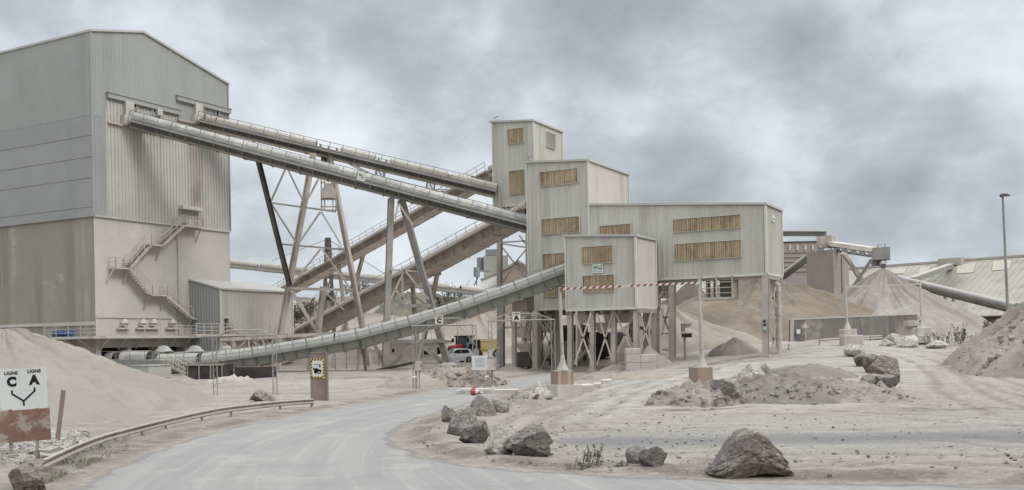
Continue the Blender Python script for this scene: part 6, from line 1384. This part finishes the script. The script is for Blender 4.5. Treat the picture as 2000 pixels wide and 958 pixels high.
# riprap stones behind the line sign: nobody could count them
m = MB()
for i in range(900):
    x, y = rr.uniform(-8, 170), rr.uniform(846, 912)
    if y > 905-(x*.16) and x > 60: continue
    p = G(x, y); s = rr.uniform(.07, .17); bm_ = [p+Vector((rr.uniform(-1, 1)*s, rr.uniform(-1, 1)*s, abs(rr.uniform(-.2, 1))*s)) for _ in range(8)]
    q = [Vector((a*s*rr.uniform(.6, 1.1), b*s*rr.uniform(.6, 1.1), c*s*rr.uniform(.5, .9))) for a in (-1, 1) for b in (-1, 1) for c in (-.6, 1)]
    an = rr.uniform(0, 3); R_ = Matrix.Rotation(an, 3, 'Z')@Matrix.Rotation(rr.uniform(-.5, .5), 3, 'X'); q = [p+UP*s*.3+R_@v for v in q]
    m.raw(q, [(0, 1, 3, 2), (4, 6, 7, 5), (0, 4, 5, 1), (2, 3, 7, 6), (0, 2, 6, 4), (1, 5, 7, 3)])
o = m.build('crushed_stone', MT['rock_white'], None); tag(o, 'bed of pale crushed stones behind the line sign', 'stones', kind='stuff')
m = MB()
for i in range(1300):
    if rr.random() < .55: x, y = rr.uniform(1000, 2000), rr.uniform(770, 935)
    else: x, y = rr.uniform(780, 1400), rr.uniform(780, 925)
    p = G(x, y); xa, ya = np.array([p.x]), np.array([p.y])
    if sdist(PA, xa, ya)[0] > -.25: continue
    s = rr.choice((.012, .012, .016, .016, .02, .024, .03, .045)); q = [Vector((a*s*rr.uniform(.5, 1.1), b*s*rr.uniform(.5, 1.1), c*s*rr.uniform(.4, .9))) for a in (-1, 1) for b in (-1, 1) for c in (-.6, 1)]
    R_ = Matrix.Rotation(rr.uniform(0, 3), 3, 'Z'); p.z += .06; q = [p+R_@v for v in q]
    m.mi = 0 if rr.random() < .85 else 1; m.raw(q, [(0, 1, 3, 2), (4, 6, 7, 5), (0, 4, 5, 1), (2, 3, 7, 6), (0, 2, 6, 4), (1, 5, 7, 3)])
o = m.build('pebbles', [MT['rock_grey'], MT['rock_dark']], None); tag(o, 'scattered pebbles and grit over the dusty ground', 'pebbles', kind='stuff')
# ================================================================ plants
LEAF = [flat('weed_leaf', (104, 112, 74), .8), flat('dry_leaf', (134, 128, 92), .8), flat('dark_leaf', (100, 103, 80), .8)]
def weed(name, label, cat, base, h, spread, n_stem, n_leaf, seed, ls=.06, group=None, mats=(0, 1), rx=None, ry=None):
    r_ = random.Random(seed); root = thing(name, label, cat, base, group); st_, lf_ = MB(), MB(); rx = rx or spread; ry = ry or spread
    for k in range(n_stem):
        a = r_.uniform(0, 6.28); d = r_.uniform(0, 1)**.5; p0 = Vector(base)+Vector((rx*.7*d*math.cos(a), ry*.7*d*math.sin(a), 0)); p0.z = gz(p0.x, p0.y)
        hh = h*r_.uniform(.45, 1.0); tip = p0+Vector((r_.uniform(-1, 1)*spread*.5, r_.uniform(-1, 1)*spread*.5, hh)); md = p0.lerp(tip, .5)+Vector((r_.uniform(-.1, .1)*h, 0, .1*h)); st_.path([p0, md, tip], .004+.003*h, 4)
        for j in range(n_leaf):
            t = r_.uniform(.1, 1.05); p = p0.lerp(md, t*2) if t < .5 else md.lerp(tip, (t-.5)*2); dr = Vector((r_.gauss(0, 1), r_.gauss(0, 1), r_.uniform(-.3, .9))).normalized(); sd2 = dr.cross(UP+Vector((.01, 0, 0))).normalized(); l_ = ls*r_.uniform(.7, 1.6)
            lf_.mi = r_.choice((0, 0, 1)); lf_.face([p, p+dr*l_*.5+sd2*l_*.25, p+dr*l_, p+dr*l_*.5-sd2*l_*.25])
    st_.build('stem', flat('stem_brown', (118, 108, 84), .9), root); lf_.build('foliage', [LEAF[mats[0]], LEAF[mats[1]]], root, recalc=False); return root
weed('weed', 'slender green weed on the dirt island behind the road edge', 'weed', G(1155, 914), .62, .34, 12, 46, 1, .06)
weed('weed', 'small dry weed beside the broken grey boulder', 'weed', G(1128, 918), .25, .34, 14, 22, 2, .045)
weed('weed', 'low green tuft at the foot of the broken grey boulder', 'weed', G(1213, 917), .18, .25, 8, 14, 3, .06, mats=(2, 0))
weed('weed', 'tuft of dry grass left of the large pyramid shaped boulder', 'weed', G(1395, 925), .22, .3, 10, 12, 4, .06, mats=(1, 1))
weed('bush', 'grey green bush of weeds right of the far portal', 'bush', (W(1845, 660, 100).x, 100, gz(W(1845, 660, 100).x, 100)), 1.5, 1.2, 44, 40, 5, .13, mats=(2, 1), rx=3.6, ry=2.0)
weed('bush', 'taller thin bush standing behind the grey green weeds', 'bush', (W(1873, 655, 104).x, 104, gz(W(1873, 655, 104).x, 104)), 2.2, .9, 18, 50, 6, .16, mats=(2, 0), rx=.9, ry=.9)
weed('bush', 'dark shrub below the warehouse eaves beside the pale boulders', 'bush', (W(1936, 640, 128).x, 128, gz(W(1936, 640, 128).x, 128)), 2.6, 1.2, 26, 40, 7, .24, mats=(2, 2), rx=1.4, ry=1.2)
m = MB(); r_ = random.Random(9)
for i in range(2600):
    x = r_.uniform(70, 250); y = 930-(x-100)*.42+r_.uniform(-22, 14)
    if y > 957 or x < 78 and y < 900: continue
    p = G(x, y)
    if mnoise.noise(p*1.6) < -.12: continue
    l_ = r_.uniform(.05, .16); d = Vector((r_.gauss(0, .5), r_.gauss(0, .5), 1)).normalized(); s = Vector((r_.uniform(-1, 1), r_.uniform(-1, 1), 0)).normalized()*.012; m.mi = r_.choice((0, 1, 2)); p.z += .02; m.face([p-s, p+s, p+d*l_])
o = m.build('verge_grass', LEAF, None, recalc=False); tag(o, 'patchy grass and weeds along the verge beside the guard rail', 'grass', kind='stuff')
# scrub on the quarry bench: bushes one can tell apart
for i, (x, y, Y, s, lab) in enumerate([(575, 574, 236, 2.2, 'dark scrub bush at the left end of the quarry bench'), (602, 572, 240, 3.0, 'broad dark bush on the bench behind the tall trestle'), (640, 574, 244, 2.4, 'round bush on the bench left of the climbing conveyor'), (690, 566, 250, 2.6, 'bush on the skyline between the two trestles'), (712, 562, 250, 3.0, 'taller scrub on the skyline behind the dark trestle leg'), (860, 574, 240, 3.2, 'green bush on the quarry rim right of the raked leg'), (888, 572, 244, 3.6, 'largest bush on the quarry rim left of the white house'), (915, 574, 230, 2.2, 'small bush below the white house on the quarry rim'), (880, 592, 205, 1.6, 'little bush on the quarry face'), (582, 610, 196, 3.4, 'dark bush on the slope beside the lean-to shed')]):
    p = W(x, y+3, Y); p.z = gz(p.x, Y)-.2
    weed('bush', lab, 'bush', p, s*1.0+.6, s*.8, 26, 46, 40+i, .42, 'scrub bushes on the quarry bench', (2, 0), rx=s*1.1, ry=s*.8)
# ================================================================ background structures
# cable mast
ms = thing('lattice_mast', 'slim two legged mast with stay cables behind the trestles', 'mast', (W(640, 640, 172).x, 172, gz(W(640, 640, 172).x, 172)))
for a_, b_ in (((638, 466), (632, 640)), ((643, 466), (652, 640))):
    p, q = foot(a_, b_, 172, 172); m = MB(); m.bar(p, q, .55, .55, X1); m.build('leg', MT['steel_dark'], ms)
m = MB(); m.bar(W(636, 467, 172), W(645, 467, 172), .5); m.bar(W(634, 540, 172), W(648, 540, 172), .3); m.bar(W(634, 540, 172), W(650, 580, 172), .2); m.bar(W(648, 540, 172), W(632, 580, 172), .2); m.build('brace', MT['steel_grey'], ms)
m = MB()
for x, y in ((530, 510), (700, 505), (760, 540)): m.tube(W(640, 467, 172), W(x, y, 171), .06, 5)
m.build('stay_cable', MT['steel_grey'], ms)
# grey silos and sheds on the rim
YS2 = 252.0; gb = gz(W(970, 580, YS2).x, YS2)-.5
si = thing('silo_block', 'grey silo block with a smaller bin hung on its side, on the quarry rim', 'silo', (W(970, 580, YS2).x, YS2, gb))
def pblk(root, name, x0, x1, yt, yb, Y, dp, mt, z0=None):
    a_, b_ = W(x0, yb, Y), W(x1, yt, Y); m = MB(); z_ = a_.z if z0 is None else z0; m.box(((a_.x+b_.x)/2, Y+dp/2, (z_+b_.z)/2), b_.x-a_.x, dp, b_.z-z_); return m.build(name, mt, root)
gs = stdmat('grey_silo_render', (150, 146, 136), (160, 156, 146), .2, .05, 2, bump=None); gd = stdmat('slate_grey_sheet', (124, 128, 132), (132, 136, 138), .2, .05, 2, bump=None)
pblk(si, 'silo_body', 946, 992, 499, 600, YS2, 6, gs, gb); pblk(si, 'top_house', 948, 981, 487, 499, YS2+1, 4, gd)
m = MB(); m.smooth = True; p = W(938, 503, YS2+1); m.tube((p.x, p.y+1, W(938, 528, YS2).z), (p.x, p.y+1, p.z), .9, 16); p = W(931, 523, YS2); m.tube((p.x, p.y, W(931, 541, YS2).z), p, .82, 16); m.build('side_bin', gd, si)
m = MB(); m.bar(W(934, 541, YS2), W(926, 558, YS2), .25); m.bar(W(931, 541, YS2), W(931, 558, YS2), .2); m.build('bin_leg', MT['steel_dark'], si)
wh = thing('white_house', 'white plastered house with a grey sloping roof in front of the grey silo block', 'house', (W(955, 575, 246).x, 246, gz(W(955, 575, 246).x, 246)))
m = MB(); zz = gz(W(955, 575, 246).x, 246)-.5
P = [W(940, 600, 246), W(973, 600, 246)]; pr_ = [(937, 547), (973, 532)]
pts = [Vector((W(937, 560, 246).x, 246, zz)), Vector((W(974, 560, 246).x, 246, zz)), W(974, 533, 246), W(940, 547, 246)]; m.prism(pts, (0, 5, 0)); m.build('wall', flat('white_plaster', (226, 224, 218), .8), wh)
m = MB(); m.bar(W(938, 547, 245.8), W(976, 532, 245.8), .3); m.bar(W(936, 530, 247), W(974, 530, 247), .4, .5); m.build('roof', MT['steel_grey'], wh)
bh = thing('brick_shed', 'brown gabled shed behind the diagonal braces of the topmost tower', 'shed', (W(1005, 575, 240).x, 240, gz(W(1005, 575, 240).x, 240)))
m = MB(); zz = gz(W(1005, 575, 240).x, 240)-.5; pts = [Vector((W(978, 560, 240).x, 240, zz)), Vector((W(1030, 560, 240).x, 240, zz)), W(1030, 524, 240), W(1010, 511, 240), W(978, 531, 240)]
m.prism(pts, (0, 8, 0)); m.build('wall', stdmat('brown_block_wall', (156, 138, 122), (146, 128, 113), .3, .08, 3, bump=.1), bh)
m = MB(); m.bar(W(976, 531, 239.7), W(1011, 510, 239.7), .5); m.bar(W(1011, 510, 239.7), W(1034, 525, 239.7), .5); m.build('roof', MT['steel_grey'], bh)
# long brown banded building behind the cone
bb_ = thing('banded_building', 'long brown building with horizontal bands and small pale openings behind the concrete silo', 'building', (W(1560, 600, 225).x, 225, 2))
mt = stdmat('brown_banded_wall', (146, 136, 130), (156, 145, 138), .15, .05, 2, bump=None)
pblk(bb_, 'wall', 1440, 1602, 473, 640, 225, 12, mt, 0)
for k, y in enumerate((493, 502, 511, 520, 530)): pblk(bb_, 'band', 1440, 1602.5, y, y+3, 224.8, .4, stdmat('band_tone', (170, 160, 152), None, bump=None))
for x in (1528, 1543, 1558, 1573, 1588): pblk(bb_, 'window', x-1.3, x+1.3, 478, 489, 224.7, .4, MT['plate'])
pblk(bb_, 'roof_edge', 1438, 1604, 471, 474, 224.6, 12.6, MT['steel_grey'])
hgv = thing('overhead_gallery', 'thin horizontal conveyor gallery running behind the long house at roof height', 'conveyor', W(1560, 457, 200))
m = MB(); m.bar(W(1440, 457.5, 200), W(1612, 457.5, 200), 1.6, .75); m.build('gallery_box', MT['galv'], hgv); m = MB(); m.bar(W(1440, 453, 199.4), W(1613, 453, 199.4), 2.0, .12); m.build('roof_strip', MT['hood'], hgv)
for x in (1604, 1470): m = MB(); m.bar(W(x, 461, 200), W(x, 645, 200), .8); m.build('support_leg', MT['steel_grey'], hgv)
dc = thing('inclined_conveyor', 'short dark conveyor sloping down left of the concrete silo', 'conveyor', W(1555, 520, 185)); m = MB(); m.bar(W(1578, 503, 185), W(1528, 541, 185), 2.0, 1.2); m.build('girder', MT['steel_dark'], dc)
m = MB(); m.bar(W(1578, 499, 184), W(1528, 537, 184), .12); m.build('handrail', MT['steel_grey'], dc)
# concrete silo, bridge and discharge chute over the cone
sl = thing('concrete_silo', 'square brown concrete silo with a head house, left of the gravel cone', 'silo', (W(1618, 600, 168).x, 168, 2.4))
mt = stdmat('brown_silo_concrete', (148, 132, 121), (158, 142, 130), .15, .06, 3, streak=[((126, 112, 102), .7, .5, .5, .64), ((176, 162, 150), .5, .8, .56, .66)], bump=.2)
p0_ = W(1634, 600, 166); 
m = MB(); a_ = W(1577, 600, 172); b_ = W(1634, 600, 166); c_ = W(1659, 600, 172); zt_ = W(1600, 490, 169).z
poly = [Vector((a_.x, 172, 1.5)), Vector((b_.x, 166, 1.5)), Vector((c_.x, 172, 1.5)), Vector((a_.x+4, 182, 1.5))]; m.prism(poly, (0, 0, zt_-1.5)); m.build('silo_body', mt, sl)
m = MB(); m.bar((b_.x-.2, 165.9, 2), (b_.x-.2, 165.9, zt_), .4); m.bar(W(1646, 600, 168.5), W(1645, 492, 168.5), .35); m.build('rib', MT['steel_tan'], sl)
m = MB(); p = W(1613, 473, 170); m.box(p, 2.4, 2.6, 1.9, A, B); m.box(W(1606, 476, 169.5), 1.2, 2.0, 1.6); o = m.build('head_house', MT['steel_tan'], sl)
m = MB(); railing(m, [W(1598, 491, 168), W(1640, 491, 168)], 1.1, 1.0, .04); m.build('handrail', MT['steel_grey'], sl)
br = thing('discharge_bridge', 'lattice conveyor bridge ending in a grey chute box above the gravel cone', 'conveyor', W(1720, 500, 160))
m = MB(); a_, b_ = W(1622, 476, 169), W(1706, 488, 157); m.bar(a_, b_, 1.6, .7); m.build('belt_housing', MT['under'], br)
m = MB(); d_ = UP*1.1
for sg in (-.75, .75):
    o_ = Y1*sg; m.bar(a_-d_+o_, b_-d_+o_, .16); m.bar(a_-UP*.4+o_, b_-UP*.4+o_, .14)
    for k in range(10): m.bar(a_.lerp(b_, k/10)-(d_ if k % 2 else UP*.4)+o_, a_.lerp(b_, (k+1)/10)-(UP*.4 if k % 2 else d_)+o_, .1)
m.build('lattice_girder', MT['steel_grey'], br)
m = MB(); p = W(1721, 496.5, 155); m.box(p, 2.5, 2.4, 1.9, Vector((.95, -.3, 0)).normalized(), Vector((.3, .95, 0)).normalized()); o = m.build('chute_box', MT['galv'], br)
m = MB(); m.path([p+Vector((-.5, 0, .95)), p+Vector((-.5, 0, 1.4)), p+Vector((.2, 0, 1.5))], .05); m.tube(p+Vector((.6, 0, .95)), p+Vector((.6, 0, 1.6)), .06, 6); m.build('roof_fitting', MT['steel_dark'], o)
m = MB(); m.smooth = True; m.tube(W(1724, 508, 155), W(1725, 520, 153.5), .55, 14, .45); m.smooth = False; m.box(W(1713, 514, 155.5), .9, .8, .9); m.box(W(1706, 513, 156), .5, .6, 1.2); m.build('spout', MT['galv'], br)
for a_, b_ in (((1702, 508), (1642, 596)), ((1645, 494), (1688, 552)), ((1650, 496), (1700, 580))):
    p, q = W(*a_, 159), W(*b_, 160); d2 = (q-p); k = (gz(q.x, q.y)-p.z)/d2.z; m = MB(); m.bar(p, p+d2*k, .5, .5); m.build('support_leg', MT['steel_grey'] if a_[0] > 1660 else MT['steel_tan'], br)
# warehouse with its great roof slope
wh2 = thing('storage_warehouse', 'huge pale yellow roofed warehouse with lighter roof panels on the right', 'warehouse', (W(1900, 620, 205).x, 205, 2.4))
aw = Vector((.653, -.757, 0)); nw = Vector((.757, .653, 0)); e0 = W(1881, 620.5, 205); zE_, DW = e0.z, 27.0
rpl = Plane((e0+nw*DW).xy, aw); zr = rpl.hit(1870, 512)[1]
E0, E1 = e0-aw*150, e0+aw*75; R0, R1 = E0+nw*DW, E1+nw*DW; R0.z = R1.z = zr
mt = stdmat('pale_cream_roof', (166, 160, 145), (157, 151, 136), .06, .05, 1.5, bump=None, streak=[((134, 126, 112), .6, .25, .5, .66)], patch=[((138, 128, 114), .6, .06, .54, .66)])
m = MB(); nrm = (E1-E0).cross(R0-E0).normalized(); nrm = nrm if nrm.z > 0 else -nrm
m.hexa([E0, E1, R1, R0]+[p+nrm*.25 for p in (E0, E1, R1, R0)]); m.build('roof', mt, wh2)
def rpt(u, v): return E0.lerp(E1, u).lerp(R0.lerp(R1, u), v)+nrm*.26
m = MB()
for k in range(150): u_ = (k+.5)/150; m.bar(rpt(u_, 0)+nrm*.03, rpt(u_, 1)+nrm*.03, .1, .07)
m.build('roof_ribs', mt, wh2)
pm = stdmat('pale_skylight_sheet', (178, 172, 150), (172, 166, 144), .3, .04, 2, bump=None)
def roofhit(px, py):
    rx, rz = ray(px, py); dv_ = Vector((rx, 1, rz)); o_ = Vector((0, 0, EYE)); t = (E0-o_).dot(nrm)/dv_.dot(nrm); return o_+dv_*t
for x0, x1, y0, y1 in ((1742, 1772, 529, 539), (1798, 1818, 525, 537), (1871, 1907, 520, 538), (1941, 1977, 514, 532), (2012, 2048, 508, 526)):
    k = -.07*(x1-x0); m = MB(); m.prism([roofhit(*q)+nrm*.34 for q in ((x0-3, y1), (x1-6, y1+k), (x1, y0+k), (x0, y0))], nrm*.06); m.build('skylight', pm, wh2)
m = MB(); m.bar(R0+nrm*.3, R1+nrm*.3, 1.2, .5); m.build('ridge_cap', MT['hood_tan'], wh2)
m = MB(); q0, q1 = E0+nw*1.0, E1+nw*1.0; b0, b1 = q0+nw*52, q1+nw*52
m.hexa([Vector((p.x, p.y, 0)) for p in (q0, q1, b1, b0)]+[p-UP*.1 for p in (q0, q1, b1, b0)]); m.build('wall', MT['steel_dark'], wh2)
m = MB(); S0, S1 = E0+nw*2*DW, E1+nw*2*DW; m.hexa([R0, R1, S1, S0]+[p+UP*.2 for p in (R0, R1, S1, S0)]); m.build('rear_roof', mt, wh2)
ih = thing('intake_conveyor', 'short conveyor rising to a small head house on the warehouse roof', 'conveyor', W(1860, 516, 222))
ha, hb_ = roofhit(1858, 521), W(1778, 548, 190)
m = MB(); m.bar(hb_, ha+UP*.2, 1.6, 1.1); m.build('belt_housing', MT['galv'], ih)
m = MB(); p = roofhit(1862, 516); m.box(p+UP*.4, 5.5, 4, 1.7, aw, nw); m.box(p-UP*.8-aw*2.2, 1.2, 3, 1.4, aw, nw); m.build('head_house', MT['hood_tan'], ih); m = MB(); q = hb_.lerp(ha, .15); m.bar(q, (q.x, q.y, 2), .6); m.build('support_leg', MT['steel_grey'], ih)
lc = thing('inclined_conveyor', 'long dark conveyor sloping down from behind the gravel cone to the dirt bank', 'conveyor', W(1850, 570, 175))
m = MB(); a_, b_ = W(1755, 545, 185), W(1985, 600, 150); m.smooth = True; m.tube(a_, b_, .62, 12); m.build('hood', MT['galv'], lc); m = MB(); m.bar(a_-UP*.75, b_-UP*.75, 1.3, .5); m.build('girder', MT['steel_dark'], lc)
for x, y, Y in ((1846, 569, 170), (1862, 572, 168)):
    m = MB(); p = W(x, y, Y); m.bar((p.x, Y, gz(p.x, Y)), p, .45); m.build('support_leg', MT['steel_tan'], lc)
m = MB(); railing(m, [W(1838, 604, 168), W(1868, 604, 168)], 1.1, .8, .05); m.bar(W(1836, 605, 168), W(1868, 605, 168), 1.2, .15); m.build('service_platform', MT['steel_grey'], lc)
# wire fence in the yard
fn = thing('wire_fence', 'low yard fence of thin posts and wires beyond the steel pillar', 'fence', G(700, 722))
m = MB(); a_, b_ = G(655, 724), G(760, 716)
for k in range(6):
    p = a_.lerp(b_, k/5); p.z = gz(p.x, p.y); mm = MB(); mm.tube(p-UP*.1, p+UP*1.9, .05, 6); mm.build('post', MT['rail'], fn)
for z in (.5, 1.1, 1.8): m.tube(a_+UP*z, b_+UP*z, .018, 4)
m.build('wires', MT['rail'], fn)

# ================================================================ machinery and dust below the towers
fm = thing('feeder_machine', 'dark dusty feeder machine with a drum and hopper between the columns of the middle tower', 'machine', (W(1030, 712, 105).x, 105, gz(W(1030, 712, 105).x, 105)))
b = Vector(fm.location)
m = MB(); m.box(b+Vector((0, 0, 1.1)), 2.2, 1.8, 1.3, A, B); m.box(b+Vector((0, 0, .3)), 2.6, 2.0, .25, A, B)
for s in (-1, 1): m.bar(b+A*s, b+A*s+UP*.5, .2)
m.build('body', MT['steel_dark'], fm)
m = MB(); q = b+UP*1.76; m.loft([[q+A*i*r+B*j*r+UP*z for i, j in ((-1, -1), (1, -1), (1, 1), (-1, 1))] for r, z in ((.5, 0), (1.0, .9), (1.0, 1.1))]); m.build('hopper', MT['under'], fm)
m = MB(); m.smooth = True; m.tube(b+B*1.1+UP*.9, b+B*1.6+UP*.9, .45, 16); m.build('drive_drum', MT['steel_grey'], fm)
sc3 = thing('dark_backing', 'dark sheet added behind the columns of the small loading house to darken the bay', 'added backdrop', (W(1112, 700, 110).x, 110, gz(W(1112, 700, 110).x, 110)))
b = Vector(sc3.location); m = MB(); L = 4.2  # added backdrop, put in to darken the bay below the towers
for k in range(14): x0 = -L/2+L*k/14; m.box(b+Vector((x0+L/28, .04*(k % 2), 2.3)), L/14, .06, 4.7)
m.build('sheet', MT['steel_dark'], sc3); m = MB()
for z in (.4, 2.2, 4.4): m.bar(b+Vector((-L/2, -.1, z)), b+Vector((L/2, -.1, z)), .14)
m.build('rails', MT['steel_grey'], sc3)
db = thing('discharge_belt', 'low dark belt rising behind the left barrier post under the loading house', 'conveyor', G(1122, 716))
p0, p1 = W(1112, 712, 98), W(1150, 668, 101); m = MB(); m.bar(p0, p1, 1.1, .16); m.build('belt', MT['belt'], db); m = MB(); t, n, u = frame(p0, p1)
for sg in (-1, 1): m.bar(p0+n*sg*.6, p1+n*sg*.6, .1, .3)
m.build('side_frame', MT['steel_grey'], db)
for k in (.45, .9): q = p0.lerp(p1, k); m = MB(); m.bar((q.x, q.y, gz(q.x, q.y)-.1), q, .16); m.build('support_leg', MT['steel_grey'], db)
tw = thing('valve_stack', 'dusty stack of valves and pipes hanging behind the right hand columns of the loading house', 'machine', W(1238, 660, 97))
q = W(1238, 640, 97); m = MB(); m.smooth = True; m.tube(q+UP*1.6, q-UP*.6, .5, 14); m.tube(q-UP*.6, q-UP*1.5, .5, 14, .2); m.tube(q+X1*.5, q+X1*1.7-UP*.3, .16, 10); m.tube(q+X1*1.7-UP*.3, q+X1*1.9-UP*1.6, .16, 10); m.smooth = False; m.box(q+Vector((.2, -.3, -.1)), 1.3, .5, .25); m.build('valve_body', MT['steel_grey'], tw)
for i, (x, y, rx, h, lab) in enumerate(((998, 726, 1.6, .5, 'small dust heap at the foot of the columns beside the LIGNE A gantry'), (1060, 722, 2.0, .55, 'dust drift below the middle tower behind the gantry'), (1136, 727, 2.0, .5, 'pale dust drift right of the left barrier post'), (1208, 726, 1.8, .6, 'dust drift beside the tipper trailer wheels'), (1300, 716, 1.8, .5, 'dust drift at the foot of the ladder framed columns'))):
    g = G(x, y); pile('dust_heap', lab, (g.x, g.y+1.2), rx, 1.2, h, MT['sandbeige'], seed=60+i, top=.3, amp=.3, nr=18, na=60, pw=.8)
